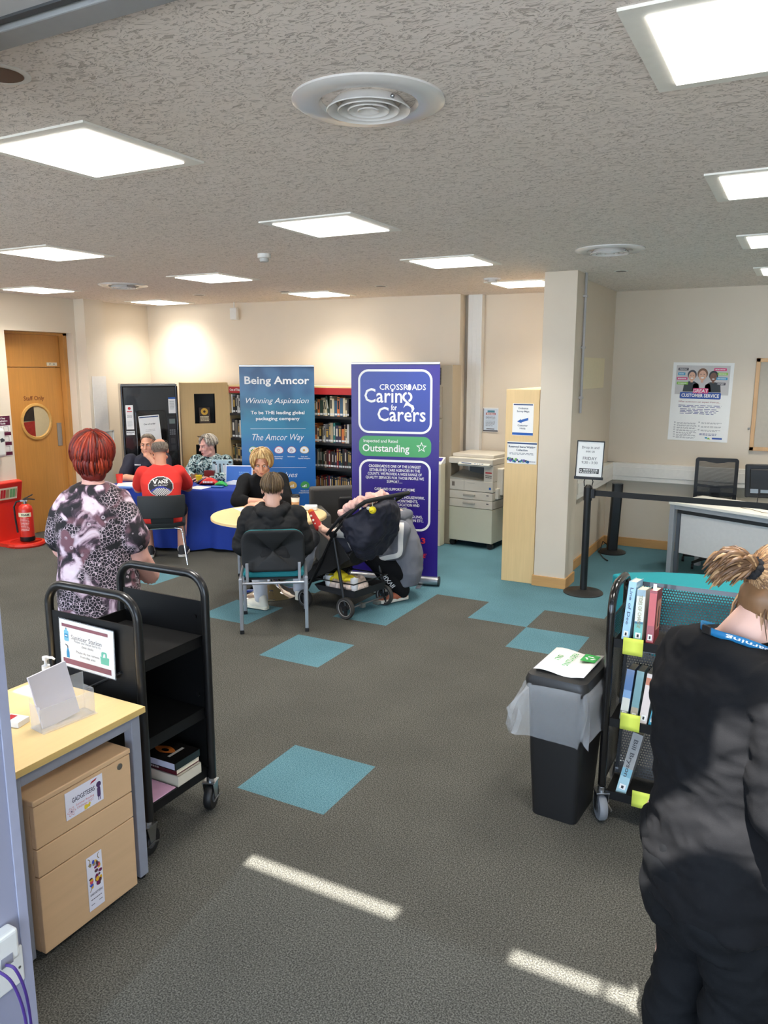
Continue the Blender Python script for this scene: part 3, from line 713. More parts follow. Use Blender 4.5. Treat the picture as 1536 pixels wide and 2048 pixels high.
# tall birch shelving end panel by the column, books peeping out behind
t = thing('shelving_unit', 'tall birch shelf unit seen end-on, against the white column', 'shelving unit', (-2.28, 7.0, 0), 0)
part('end_panel', MB().box(-.163, .157, 0, .022, 0, 1.832), birch, t, bevel=.002)
part('far_panel', MB().box(-.16, .157, 1.45, 1.47, 0, 1.832), birch, t)
part('rear_panel', MB().box(.135, .15, .022, 1.45, 0, 1.8), bkm, t)
for z in (.1, .45, .8, 1.15, 1.5): part('shelf', MB().box(-.15, .14, .022, 1.45, z-.02, z), bkm, t)
part('top_panel', MB().box(-.16, .157, .022, 1.45, 1.81, 1.832), birch, t)
for i, (z, ci, lb) in enumerate([(.45, 15, 'pale'), (.8, 1, 'maroon'), (.1, 2, 'navy')]):
    o = single('book', MB().box(-.01, .01, 0, .2, 0, .22), M('cover_'+covn[ci].replace(' ', '_').replace('-', '_'), cov[ci], .45), f'{lb} book edge just showing behind the birch shelf end panel', 'book', (-2.43, 7.06, z+.0005))
def d_map(t, wd, ht):
    ink_part('header_strip', t, [navy], lambda b: b.rect(-wd/2+.008, wd/2-.008, ht-.016, ht-.006, -.0025))
    ink_part('footer_strip', t, [blueink], lambda b: b.rect(-wd/2, wd/2, .004, .026, -.0025))
    ink_part('lettering', t, [M('text_navy', (70, 84, 104), .6)], lambda b: [b.text(s, .016, 0, z, -.0025, 0, 0, .02) for s, z in (('Ordnance', ht-.052), ('Survey Maps', ht-.08), ('Customer', .085), ('Holds', .058))])
    ink_part('arrow', t, [blueink], lambda b: b.poly([(-.055, .128), (-.02, .152), (-.02, .143), (.05, .165), (.052, .142), (-.012, .122), (-.008, .112)], -.0025))
sheet('notice', 'upright white notice with a blue arrow, higher on the birch panel', 'notice', (-2.275, 6.9985, 1.41), 0, .2, .295, d_map)
def d_res(t, wd, ht):
    ink_part('header_strip', t, [navy], lambda b: b.rect(-wd/2, wd/2, ht-.02, ht-.007, -.0025))
    ink_part('lettering', t, [M('text_navy', (70, 84, 104), .6)], lambda b: (b.text('Reserved Items Waiting', .018, 0, ht-.055, -.0025, 0, 0, .03), b.text('Collection', .018, 0, ht-.085, -.0025, 0, 0, .03), lines(b, -.12, .12, ht-.108, 2, .011, .004, -.0025), lines(b, .07, .135, .02, 1, .01, .007, -.0025)))
    def art(b):
        r = random.Random(5)
        for i in range(16): b.disc(-.13+.013*i+r.uniform(-.004, .004), .018+.03*r.random()*(1-i/20), .009+.008*r.random(), None, -.0025-.0002*i, i % 5, 14)
    ink_part('artwork', t, [M('dot_blue', (30, 80, 130), .5), M('dot_green', (120, 180, 90), .5), M('dot_violet', (100, 84, 160), .5), M('dot_dark', (50, 40, 40), .5), M('dot_teal', (40, 130, 150), .5)], art)
sheet('notice', 'wide white notice for reserved items, lower on the birch panel', 'notice', (-2.275, 6.9985, 1.145), 0, .285, .205, d_res)
def d_wallp(t, wd, ht):
    ink_part('border', t, [M('poster_grey', (90, 88, 92), .6)], lambda b: b.rect(-wd/2+.004, wd/2-.004, .004, .02, -.0018).rect(-wd/2+.004, -wd/2+.012, .004, ht-.01, -.0018))
    ink_part('inner_page', t, [M('poster_blue_white', (206, 218, 232), .6)], lambda b: b.poly(rrect(-wd/2+.014, wd/2-.008, .02, ht-.012, .012), -.0022))
    ink_part('heading', t, [M('poster_teal', (70, 130, 150), .6), M('poster_red', (150, 40, 50), .6), inkw], lambda b: (b.rect(-.04, .05, ht-.055, ht-.032, -.0026), b.rect(-.06, .06, ht-.085, ht-.06, -.0026, 1), lines(b, -.05, .055, ht-.08, 1, .02, .012, -.003, 2)))
    ink_part('lettering', t, [ink], lambda b: (lines(b, -.06, .06, ht-.11, 3, .012, .004, -.0026), lines(b, -.06, .06, ht-.16, 5, .014, .004, -.0026, 0, 3), b.rect(-.05, .05, .03, .038, -.0026)))
sheet('poster', 'small pale blue poster on the wall above the photocopier', 'poster', (-3.255, 8.79, 1.28), 0, .195, .285, d_wallp, rx=0)
# pull-up banners
alu = M('aluminium', (190, 192, 196), .3, metal=.9, var=.03)
def banner(name, label, loc, rz, wd, ht, field):
    t = thing(name, label, 'banner', loc, rz)
    part('base', MB().cyl((-wd/2-.01, 0, .05), (wd/2+.01, 0, .05), .042, n=20), alu, t, smooth=True)
    part('end_cap', MB().cyl((-wd/2-.022, 0, .05), (-wd/2-.01, 0, .05), .045, n=20).cyl((wd/2+.01, 0, .05), (wd/2+.022, 0, .05), .045, n=20), black, t, smooth=True)
    for x in (-wd*.31, wd*.31): part('foot', MB().box(x-.02, x+.02, -.14, .14, 0, .012), alu, t, bevel=.003)
    part('pole', MB().cyl((0, .03, .06), (0, .03, ht), .008), alu, t, smooth=True)
    part('top_rail', MB().box(-wd/2, wd/2, -.008, .012, ht-.022, ht), alu, t, bevel=.004)
    part('sheet', MB().box(-wd/2, wd/2, .0, .0015, .085, ht-.02), field, t)
    return t
purple = M('banner_purple', (44, 24, 128), .3, var=.05, scale=2)
royal = M('banner_royal', (34, 56, 150), .3, var=.1, scale=2)
bnr = math.atan2(.19, .81); BW = .835
t = banner('pull_up_banner', 'tall purple pull-up banner with white rounded boxes and red lettering', (-3.305, 6.405, 0), bnr, BW, 2.08, purple)
def frame_rr(b, x0, x1, z0, z1, r, th, y, m): 
    o = rrect(x0, x1, z0, z1, r, 8); i_ = rrect(x0+th, x1-th, z0+th, z1-th, r-th, 8); n = len(o)
    b.add([(p[0], y, p[1]) for p in o]+[(p[0], y, p[1]) for p in i_], [(k_, (k_+1) % n, (k_+1) % n+n, k_+n) for k_ in range(n)], m)
L_ = -.002
bl = MB(); bl.poly(rrect(-.345, .345, 1.44, 2.0, .09, 8), L_, 0); flat('upper_field', bl, royal, t)
bb = MB(); frame_rr(bb, -.35, .35, 1.43, 2.015, .1, .02, L_*1.4, 0); frame_rr(bb, -.345, .345, .52, 1.185, .1, .02, L_*1.4, 0); flat('border', bb, inkw, t)
flat('rating_box', MB().poly(rrect(-.345, .345, 1.215, 1.405, .07, 8), L_, 0), M('banner_green', (72, 160, 96), .35, var=.05, scale=2), t)
le = MB(); y = L_*1.7
le.text('CROSSR', .05, -.145, 1.83, y, 0, -1, .01, w=.27).text('ADS', .05, .16, 1.83, y, 0, -1, .01, w=.13)
le.disc(.137, 1.855, .018, .029, y).text('Carin', .125, -.29, 1.715, y, 0, -1, .012, w=.36)
for a0, a1 in ((1.75, 4.4), (-1.25, 1.4)): le.poly(arc((.118, 1.765), .047, a0, a1, 12)+arc((.118, 1.765), .027, a1, a0, 12), y)
le.poly([(.08, 1.665), (.1, 1.71), (.11, 1.735), (.15, 1.7), (.175, 1.69), (.185, 1.66), (.17, 1.63), (.155, 1.625), (.16, 1.655), (.15, 1.675), (.12, 1.69), (.1, 1.685)], y)
le.text('for', .05, -.035, 1.645, y, 0, -1, .02, w=.055).text('Carers', .125, -.165, 1.545, y, 0, -1, .012, w=.455)
le.text('Inspected and Rated', .028, -.3, 1.345, y, 0, -1, .008, w=.33).text('Outstanding', .065, -.31, 1.26, y, 0, -1, .016, w=.45)
st = []
for i in range(10):
    rr = .052 if i % 2 == 0 else .022; st.append((.255+rr*math.sin(PI*i/5), 1.308+rr*math.cos(PI*i/5)))
si = [(.255+(p[0]-.255)*.68, 1.308+(p[1]-1.308)*.68) for p in st]
le.add([(p[0], y, p[1]) for p in st]+[(p[0], y, p[1]) for p in si], [(i, (i+1) % 10, (i+1) % 10+10, i+10) for i in range(10)])
z = 1.112
for s, wd in (('CROSSROADS IS ONE OF THE LONGEST', .5), ('ESTABLISHED CARE AGENCIES IN THE', .485), ('COUNTY. WE PROVIDE A WIDE RANGE OF', .52), ('QUALITY SERVICES FOR THOSE PEOPLE WE', .56), ('SUPPORT.....', .15), ('', 0), ('CARE AND SUPPORT AT HOME', .39), ('', 0), ('ASSISTING PERSONAL CARE HOUSEWORK,', .58), ('HELPING WITH APPOINTMENTS,', .45), ('COMPANIONSHIP, MEDICATION AND', .48), ('RESPITE BREAKS.', .25), ('', 0), ('SPECIALISTS IN MOVING & HANDLING,', .54), ('PERSONAL HYGIENE, MEDICATION ETC.', .56)):
    if s: le.text(s, .024, .0, z, y, 0, 0, .016, w=wd)
    z -= .036
flat('white_lettering', le, inkw, t)
rd = MB(); rd.text('29293', .052, .3, .405, y, 0, 1, .02, w=.25).text('COPE', .038, .315, .268, y, 0, 1, .02, .35, w=.155).text('CARE', .038, .285, .165, y, 0, 1, .02, .35, w=.15)
flat('red_lettering', rd, M('banner_red', (222, 50, 60), .4), t)
# blue banner
def amcor_mat():
    m, nt, b = nodes('banner_blue_photo')
    tc = nt.nodes.new('ShaderNodeTexCoord'); sp = nt.nodes.new('ShaderNodeSeparateXYZ'); nt.links.new(tc.outputs['Object'], sp.inputs[0])
    rp = nt.nodes.new('ShaderNodeValToRGB'); e = rp.color_ramp.elements
    mr = nt.nodes.new('ShaderNodeMapRange'); mr.inputs[1].default_value = 0; mr.inputs[2].default_value = 2.05; nt.links.new(sp.outputs[2], mr.inputs[0]); nt.links.new(mr.outputs[0], rp.inputs[0])
    e[0].position = .0; e[0].color = lin((36, 100, 190)); e[1].position = 1; e[1].color = lin((62, 100, 140))
    for p_, c_ in ((.52, (40, 112, 176)), (.62, (34, 126, 164)), (.74, (36, 120, 148)), (.86, (60, 112, 152))): q = e.new(p_); q.color = lin(c_)
    nz = nt.nodes.new('ShaderNodeTexNoise'); nz.inputs['Scale'].default_value = 3.5; nz.inputs['Detail'].default_value = 1; nt.links.new(tc.outputs['Object'], nz.inputs['Vector'])
    r2 = nt.nodes.new('ShaderNodeValToRGB'); r2.color_ramp.elements[0].position = .42; r2.color_ramp.elements[0].color = (.45, .5, .6, 1); r2.color_ramp.elements[1].position = .55; r2.color_ramp.elements[1].color = (1, 1, 1, 1)
    nt.links.new(nz.outputs[0], r2.inputs[0])
    gt = nt.nodes.new('ShaderNodeMapRange'); gt.inputs[1].default_value = 1.25; gt.inputs[2].default_value = 1.5; gt.inputs[4].default_value = .75; nt.links.new(sp.outputs[2], gt.inputs[0])
    mx = nt.nodes.new('ShaderNodeMix'); mx.data_type = 'RGBA'; mx.blend_type = 'MULTIPLY'; nt.links.new(gt.outputs[0], mx.inputs[0]); nt.links.new(rp.outputs[0], mx.inputs[6]); nt.links.new(r2.outputs[0], mx.inputs[7])
    nt.links.new(mx.outputs[2], b.inputs['Base Color']); b.inputs['Roughness'].default_value = .3
    return m
t = banner('pull_up_banner', 'blue pull-up banner with white script headings behind the round table', (-5.5, 7.62, 0), R(30), .83, 2.06, amcor_mat())
t.scale = (1.06, 1.06, 1)
le = MB(); y = -.002
le.text('Being Amcor', .085, 0, 1.84, y, 0, 0, .022, w=.72)
le.text('Winning Aspiration', .062, 0, 1.615, y, 0, 0, 0, .3, w=.7)
le.text('To be THE leading global', .038, 0, 1.485, y, 0, 0, .016, w=.6).text('packaging company', .038, 0, 1.415, y, 0, 0, .016, w=.49)
le.rect(-.31, .31, 1.31, 1.3135, y).text('The Amcor Way', .075, 0, 1.175, y, 0, 0, 0, .3, w=.58).rect(-.31, .31, .845, .8485, y).text('Our Values', .06, .0, .73, y, 0, 0, 0, .3, w=.42)
xs5 = (-.29, -.15, .0, .143, .287)
for x, a_ in zip(xs5, ((), (), ('Operational', 'Leadership'), ('Innovation',), ('Cash and', 'Capital Discipline'))):
    for i, s in enumerate(a_): le.text(s, .0135, x, .972-.023*i, y, 0, 0, .025)
for x, a_ in zip(xs5, ((), (), (), (), ('Results and', 'Outperformance'))):
    for i, s in enumerate(a_): le.text(s, .0135, x, .555-.023*i, y, 0, 0, .025)
flat('white_lettering', le, inkw, t)
ic = MB(); cols = [M('icon_white', (238, 240, 240), .5), M('icon_green', (70, 160, 80), .5), M('icon_blue', (90, 140, 220), .5), M('icon_red', (206, 84, 100), .5), M('icon_plum', (140, 70, 110), .5), M('icon_gold', (214, 174, 96), .5)]
def pebble(b, cx, cz, s, yy, m): b.poly([(cx+s*.052*math.cos(a)*(1+.12*math.cos(a+.6)), cz+s*.044*math.sin(a)*(1+.14*math.cos(a-.7))) for a in [2*PI*i/24 for i in range(24)]], yy, m)
for i, x in enumerate(xs5):
    pebble(ic, x, 1.055, 1, y, i+1); pebble(ic, x, 1.055, .88, y-.0006, 0)
    ic.disc(x, 1.055, .014, .014, y-.0012, i+1, 12)
    if i == 0: [ic.rect(x-.022+.016*j, x-.012+.016*j, 1.03, 1.06+.012*(j == 1), y-.0012, 1) for j in range(3)]
    if i == 1: ic.poly([(x-.03, 1.055), (x, 1.075), (x+.03, 1.055), (x, 1.04)], y-.0014, 2)
    if i == 2: ic.disc(x, 1.055, .008, .008, y-.0018, 0, 12)
    if i == 3: [ic.rect(x+.022*math.cos(a)-.003, x+.022*math.cos(a)+.003, 1.055+.022*math.sin(a)-.003, 1.055+.022*math.sin(a)+.003, y-.0014, 4) for a in [PI/4*j for j in range(8)]]; ic.disc(x, 1.055, .008, .008, y-.0018, 0, 12)
for i, x in enumerate(xs5):
    pebble(ic, x, .63, 1, y, (2, 3, 4, 5, 1)[i])
    for j in range(3): ic.rect(x-.024+.017*j, x-.012+.017*j, .607, .622+.01*j, y-.0006, 0)
flat('icons', ic, cols, t)
# panels on the banner backdrop
# draped table
e1 = V((.927, .375, 0)); 
t = thing('folding_table', 'folding table hidden under a royal blue cloth', 'table', (-6.18, 6.80, 0), R(22))
part('tabletop', MB().box(-.86, .86, -.35, .35, .66, .685), M('table_grey', (160, 160, 156), .5), t)
for x in (-.75, .75):
    for yy in (-.3, .3): part('leg', MB().cyl((x, yy, 0), (x, yy, .66), .014), steel, t)
cl = MB(); NX, a_, b_ = 90, .9, .375
per = []
def perim(n=180):
    P = []; Lx, Ly = 2*a_, 2*b_; tot = 2*(Lx+Ly)
    for i in range(n):
        s = tot*i/n
        if s < Lx: P.append((-a_+s, -b_, 0, -1))
        elif s < Lx+Ly: P.append((a_, -b_+s-Lx, 1, 0))
        elif s < 2*Lx+Ly: P.append((a_-(s-Lx-Ly), b_, 0, 1))
        else: P.append((-a_, b_-(s-2*Lx-Ly), -1, 0))
    return P
P = perim(); rings = []
for z, off in ((.70, -.012), (.697, .0), (.68, .006), (.55, .01), (.35, .016), (.18, .022), (.03, .026)):
    q = []
    for i, (x, yy, nx, ny) in enumerate(P):
        wv = (.70-z)*.035*(math.sin(i*.55)+.7*math.sin(i*.23+1.3)+.4*math.sin(i*1.1))
        q.append(V((x+nx*(off+wv), yy+ny*(off+wv), z+(.012*math.sin(i*.3) if z < .1 else 0))))
    rings.append(q)
cl.loft(rings, 0, False); n = len(P); cl.f.append(tuple(range(n))); cl.m.append(0)
o = single('tablecloth', cl, M('royal_blue_cloth', (20, 52, 142), .85, var=.12, scale=5, bump=.2, bscale=400), 'royal blue tablecloth draped to the floor over the folding table', 'tablecloth', (-6.18, 6.80, 0), R(22), smooth='all')
TBL = t
# ------------------------------------------------------------------ things on the blue table
ta = R(22)
def tt(x, y, z=.7015): return on(TBL, x, y, z)
def cupm(name, label, loc, r0, r1, h, mat, cat='cup'):
    return single(name, MB().lathe([(r0, 0), (r1, h), (r1-.003, h), (r0-.003, .004), (.001, .004)], n=24), mat, label, cat, loc, smooth=True)
cupm('paper_cup', 'red paper cup at the left end of the blue table', tt(-.84, .0), .03, .041, .105, M('cup_red', (232, 60, 44), .4))
cupm('paper_cup', 'yellow paper cup on the blue table in front of the grey-haired woman', tt(.06, .16), .03, .04, .085, M('cup_yellow', (238, 214, 44), .4))
cupm('tea_cup', 'brown cup beside the yellow paper cup on the blue table', tt(-.03, .24), .03, .04, .09, M('cup_kraft', (150, 112, 76), .6))
single('mobile_phone', MB().box(-.075, .075, -.037, .037, 0, .009), black, 'black mobile phone lying on the blue table before the man in navy', 'phone', tt(-.46, .04), ta+.1, bevel=.003)
def leaf(name, label, loc, rz, w_, d_, mats, draw=None, cat='paper', h=.003):
    o = single(name, MB().box(-w_/2, w_/2, -d_/2, d_/2, 0, h), mats, label, cat, loc, rz)
    if draw:
        mb = MB(); draw(mb)
        p_ = flat(draw.__name__, mb.xf(Matrix.Translation((0, 0, h+.0006)) @ Matrix.Rotation(-PI/2, 4, 'X')), [greyink, blueink, M('soft_blue', (110, 160, 210), .5)], o)
    return o
def lettering(b): lines(b, -.09, .09, .09, 9, .02, .004, 0, 0, 4)
def artwork(b): b.rect(-.1, .1, -.14, -.03, 0, 1).rect(-.1, .1, -.03, .02, 0, 2)
leaf('document', 'white document lying askew by the red man\'s left elbow on the blue table', tt(-.42, -.25), ta+.5, .21, .29, paper, lettering)
leaf('document', 'second white sheet fanned over the document left of the red man', tt(-.34, -.22, .706), ta+.25, .21, .29, paper, lettering)
leaf('leaflet', 'leaflet with a blue band near the left corner of the blue table', tt(-.62, -.27), ta-.1, .21, .15, paper, artwork)
leaf('document', 'pale sheet at the far left of the blue table by the red cup', tt(-.72, -.08), ta+.3, .21, .29, M('sheet_pale', (222, 218, 214), .7))
leaf('document', 'white sheet sticking out right of the man in red', tt(.2, -.24), ta-.3, .2, .2, paper, lettering)
def pillow_bag(name, label, loc, rz, w_, d_, h, mats, txt=None):
    b = MB(); rings = []
    for i in range(9):
        u = i/8; x = -w_/2+w_*u; e = math.sin(PI*u)**.55; rings.append([V((x, d_/2*(.8+.2*e)*math.cos(2*PI*k_/14)*(1 if e > .1 else 1), .003+h/2*max(e, .03)*(1+math.sin(2*PI*k_/14))*(1+.1*math.sin(9*u+k_)))) for k_ in range(14)])
    b.loft(rings)
    t_ = thing(name, label, 'snack bag', loc, rz); part('wrapper', b, mats, t_, smooth='all')
    if txt: q = MB(); lines(q, -.06, .06, h*.35, 1, .03, .02, -d_/2-.004); part('lettering', q, inkw, t_, recalc=False)
pillow_bag('snack_bag', 'red and white snack bag lying on the blue table', tt(.24, .0), ta, .23, .1, .075, M('bag_red', (206, 48, 44), .25, var=.35, scale=14), 1)
pillow_bag('snack_bag', 'green snack bag in front of the red one on the blue table', tt(.4, -.08), ta-.1, .15, .08, .05, M('bag_green', (50, 168, 76), .25, var=.2, scale=14))
pillow_bag('snack_bag', 'dark purple snack bag under the red bag on the blue table', tt(.16, .09), ta+.2, .2, .1, .06, M('bag_plum', (52, 22, 62), .25, var=.2, scale=14))
single('packet', MB().box(-.07, .07, -.03, .03, 0, .018), M('packet_blue', (42, 96, 178), .3), 'small flat blue packet at the table edge below the green bag', 'packet', tt(.4, -.2), ta-.05, bevel=.006)
t = thing('gift_bag', 'upright pale box printed with figures behind the snack bags', 'box', tt(.3, .3), ta+.1)
part('carton', MB().box(-.12, .12, 0, .07, 0, .25), M('box_sky', (176, 206, 216), .5, var=.1, scale=10), t, bevel=.003)
def bx(b):
    b.rect(-.12, .12, .0, .08, -.002, 0); b.disc(-.09, .22, .02, .014, -.002, 1); b.disc(.095, .225, .02, .014, -.002, 1)
    for i in range(4): x = -.07+.046*i; b.poly([(x-.012, .09), (x+.014, .09), (x+.006, .17), (x+.016, .2), (x, .185), (x-.014, .2), (x-.006, .16)], -.0025, 1 if i % 2 else 3); b.disc(x, .2, .008, .01, -.0025, 1, 10)
    lines(b, -.06, .1, .025, 1, .03, .03, -.0026, 3)
flat('artwork', MB() if False else (lambda q: (bx(q), q)[1])(MB()), [M('box_navy', (30, 34, 80), .5), M('box_dark', (40, 50, 56), .5), M('box_red', (170, 40, 50), .5), M('box_pale', (226, 230, 234), .5)], t)
single('chocolate_box', MB().box(-.06, .06, 0, .06, 0, .13), M('box_maroon', (110, 26, 26), .35, var=.3, scale=20), 'small maroon box between the yellow cup and the printed box', 'box', tt(.16, .22), ta, bevel=.004)
single('biscuit_box', MB().box(-.11, .11, -.05, .05, 0, .14), M('box_orange', (206, 130, 80), .5, var=.2, scale=12), 'orange and pink box at the back right of the blue table', 'box', tt(.62, .28), ta, bevel=.004)
t = thing('table_sign', 'white-edged blue display sign standing on the blue table beside the blonde woman', 'sign', tt(.58, .02), ta)
t.rotation_euler = (R(-10), 0, ta)
part('board', MB().box(-.16, .16, 0, .012, 0, .225), M('sign_white', (226, 230, 236), .35), t, bevel=.002)
part('picture', MB().rect(-.148, .148, .03, .212, -.001), M('sign_blue', (40, 104, 190), .4, var=.25, scale=4), t, recalc=False)
part('swoosh', MB().poly([(-.148, .03), (.148, .03), (.148, .085), (.04, .05), (-.06, .055)], -.0016), M('sign_white', (226, 230, 236)), t, recalc=False)
part('lettering', (lambda q: (lines(q, .0, .12, .14, 2, .022, .01, -.0016), q)[1])(MB()), M('soft_blue', (110, 160, 210), .5), t, recalc=False)
part('strut', MB().box(-.03, .03, .012, .09, 0, .006).box(-.02, .02, .01, .02, 0, .12), white, t)
# ------------------------------------------------------------------ red man's chair
def leg_tube(pts, r=.011): return MB().tube(pts, r, 10)
t = thing('stacking_chair', 'black plastic chair with chrome legs under the man in red', 'chair', (-5.86, 6.02, 0), R(42))
sh = MB(); rings = []
for z, y, w_ in ((.735, -.205, .235), (.70, -.215, .24), (.6, -.222, .237), (.52, -.222, .225), (.5, -.22, .222)):
    rings.append([V((-w_, y+.035, z)), V((-w_*.6, y+.008, z)), V((0, y, z)), V((w_*.6, y+.008, z)), V((w_, y+.035, z)), V((w_, y+.05, z)), V((w_*.6, y+.023, z)), V((0, y+.015, z)), V((-w_*.6, y+.023, z)), V((-w_, y+.05, z))])
sh.loft(rings)
for x0, x1 in ((-.235, -.205), (-.115, .115), (.205, .235)): sh.loft([[V((x0, -.205+.03*(abs(x0) > .2), .505)), V((x1, -.205+.03*(abs(x1) > .2), .505)), V((x1, -.19+.03*(abs(x1) > .2), .505)), V((x0, -.19+.03*(abs(x0) > .2), .505))], [V((x0*.95, -.19, .43)), V((x1*.95, -.19, .43)), V((x1*.95, -.17, .43)), V((x0*.95, -.17, .43))]])
part('backrest', sh, M('chair_black', (24, 27, 27), .55, bump=.2, bscale=500), t, smooth=True, bevel=.004)
st = MB(); rings = []
for y, z, w_ in ((-.215, .445, .2), (-.2, .415, .225), (-.1, .40, .232), (.1, .41, .23), (.2, .425, .22), (.22, .43, .2)): rings.append([V((-w_, y, z)), V((-w_*.5, y, z-.02)), V((w_*.5, y, z-.02)), V((w_, y, z)), V((w_, y, z+.016)), V((w_*.5, y, z)), V((-w_*.5, y, z)), V((-w_, y, z+.016))])
st.loft(rings); part('seat', st, M('chair_black', (24, 27, 27)), t, smooth=True)
for s in (-1, 1):
    part('leg', leg_tube([(s*.235, -.26, .005), (s*.2, -.2, .33), (s*.185, -.17, .375), (s*.12, -.15, .385)]), chrome, t, smooth=True)
    part('leg', leg_tube([(s*.225, .27, .005), (s*.21, .2, .35), (s*.19, .17, .385), (s*.12, .15, .392)]), chrome, t, smooth=True)
part('cross_bar', leg_tube([(-.125, -.15, .386), (.125, -.15, .386)]).tube([(-.125, .15, .392), (.125, .15, .392)], .011, 8).tube([(-.12, -.15, .386), (-.12, .15, .392)], .01, 8).tube([(.12, -.15, .386), (.12, .15, .392)], .01, 8), chrome, t, smooth=True)
# ------------------------------------------------------------------ round table and what is on it
RT = V((-4.14, 5.57, 0))
t = thing('round_table', 'round birch-topped meeting table on a chrome trumpet base', 'table', RT)
part('tabletop', MB().lathe([(.001, .7), (.49, .7), (.515, .706), (.515, .727), (.508, .735), (.001, .735)], n=72), wood('tabletop_birch', (240, 208, 150), 'x', .4, var=.05), t, smooth=True)
part('pedestal', MB().lathe([(.27, 0), (.275, .008), (.26, .018), (.16, .04), (.09, .08), (.055, .14), (.042, .22), (.04, .4), (.04, .66), (.09, .69), (.09, .7)], n=48), chrome, t, smooth=True)
RZ = .7355
t = thing('coffee_cup', 'takeaway coffee cup with a black lid on the round table', 'cup', (-4.085, 5.905, RZ), 0)
part('paper_cup', MB().lathe([(.03, 0), (.041, .115), (.038, .115), (.028, .004), (.001, .004)], n=28), M('cup_cream', (236, 228, 212), .5), t, smooth=True)
part('sleeve', MB().lathe([(.0318, .012), (.0375, .068), (.036, .068), (.030, .012)], n=28, closed=True), M('cup_sleeve', (196, 150, 104), .7), t, smooth=True)
part('lid', MB().lathe([(.044, .112), (.044, .12), (.04, .124), (.036, .136), (.03, .137), (.028, .131), (.001, .131)], n=28), black, t, smooth=True)
single('tissue_pack', MB().box(-.06, .06, -.04, .04, 0, .045), M('pack_white', (226, 228, 230), .4), 'small white pack on the right edge of the round table', 'box', (-3.93, 5.93, RZ), R(28), bevel=.01)
single('mobile_phone', MB().box(-.035, .035, -.07, .07, 0, .008), black, 'dark phone lying next to the coffee cup on the round table', 'phone', (-4.2, 5.9, RZ), R(-50), bevel=.003)
leaf('document', 'white form in front of the blonde woman on the round table', (-4.42, 5.66, RZ), R(60), .21, .29, paper, lettering)
leaf('document', 'printed page right of the hooded man on the round table', (-4.03, 5.66, RZ), R(20), .21, .2, paper, lettering)
# ------------------------------------------------------------------ teal chair (with the hooded man)
t = thing('visitor_chair', 'teal upholstered chair with silver square legs under the man in the hoodie', 'chair', (-3.63, 4.93, 0), R(35))
teal = M('teal_fabric', (22, 116, 124), .9, var=.1, scale=300); silver = M('silver_leg', (172, 174, 180), .35, metal=.7)
bk = MB(); o_ = rrect(-.245, .245, .47, .80, .09, 8)
def bend(b, amt=.05):
    b.v = [V((q.x, q.y+amt*(q.x/.245)**2, q.z)) for q in b.v]; return b
bsh = MB()
gridx = 14
def slab(mb, o, y0, y1, cy=.05, m=0, inset=.0):
    n = len(o); c = (sum(p[0] for p in o)/n, sum(p[1] for p in o)/n); rings = []
    def rg(k, y): return [V((c[0]+(p[0]-c[0])*k, y+cy*((p[0])/.245)**2, c[1]+(p[1]-c[1])*k)) for p in o]
    ks = (.01, .12, .25, .4, .55, .7, .83, .93); rings = [rg(k, y0) for k in ks]+[rg(.985, y0+.004), rg(1, (y0+y1)/2), rg(.985, y1-.004)]+[rg(k, y1) for k in reversed(ks)]
    mb.loft(rings, m, True); return mb
part('back_shell', slab(MB(), o_, -.235, -.215), M('chair_back_black', (14, 17, 20), .6, bump=.15, bscale=500), t, smooth='all')
part('back_cushion', slab(MB(), rrect(-.243, .243, .475, .798, .09, 8), -.214, -.165), teal, t, smooth='all')
part('seat', MB().box(-.235, .235, -.2, .245, .42, .475), teal, t, bevel=.022, seg=3)
part('seat_pan', MB().box(-.225, .225, -.19, .235, .405, .42), M('chair_back_black', (14, 17, 20)), t)
for s in (-1, 1):
    part('leg', MB().box(s*.25-.014, s*.25+.014, -.285, -.255, .025, .44), silver, t, bevel=.006)
    part('leg', MB().box(s*.25-.014, s*.25+.014, .21, .24, .025, .44), silver, t, bevel=.006)
    for y_ in (-.27, .225): part('foot_cap', MB().box(s*.25-.016, s*.25+.016, y_-.018, y_+.018, 0, .03), black, t, bevel=.003)
    part('side_rail', MB().cyl((s*.25, -.27, .435), (s*.25, .225, .435), .013), silver, t, smooth=True)
    part('back_bracket', MB().box(s*.2-.012, s*.2+.012, -.245, -.225, .38, .55), silver, t, bevel=.004)
part('cross_rail', MB().cyl((-.25, -.24, .39), (.25, -.24, .39), .011).cyl((-.25, .2, .395), (.25, .2, .395), .011), silver, t, smooth=True)
# ------------------------------------------------------------------ grey sofa behind with a laptop bag
sg = M('sofa_charcoal', (82, 80, 77), .9, var=.1, scale=250)
t = thing('armchair', 'dark grey tub armchair between the round table and the purple banner', 'armchair', (-3.95, 6.78, 0), R(42))
part('backrest', MB().box(-.42, .42, .22, .40, .12, .80), sg, t, bevel=.03, seg=3)
part('armrest', MB().box(-.43, -.30, -.3, .3, .12, .62), sg, t, bevel=.03, seg=3); part('armrest', MB().box(.30, .43, -.3, .3, .12, .62), sg, t, bevel=.03, seg=3)
part('seat', MB().box(-.30, .30, -.32, .25, .12, .42), sg, t, bevel=.025, seg=3)
for x in (-.36, .36):
    for yy in (-.24, .34): part('leg', MB().cyl((x, yy, 0), (x, yy, .125), .018), chrome, t, smooth=True)
ac = t
t = thing('laptop_bag', 'black laptop bag with a looped handle standing on the grey armchair seat', 'bag', on(ac, .04, .06, .4245), R(42))
part('case', MB().box(-.2, .2, -.035, .035, 0, .3), M('bag_black', (18, 18, 20), .7, bump=.2, bscale=300), t, bevel=.02, seg=3)
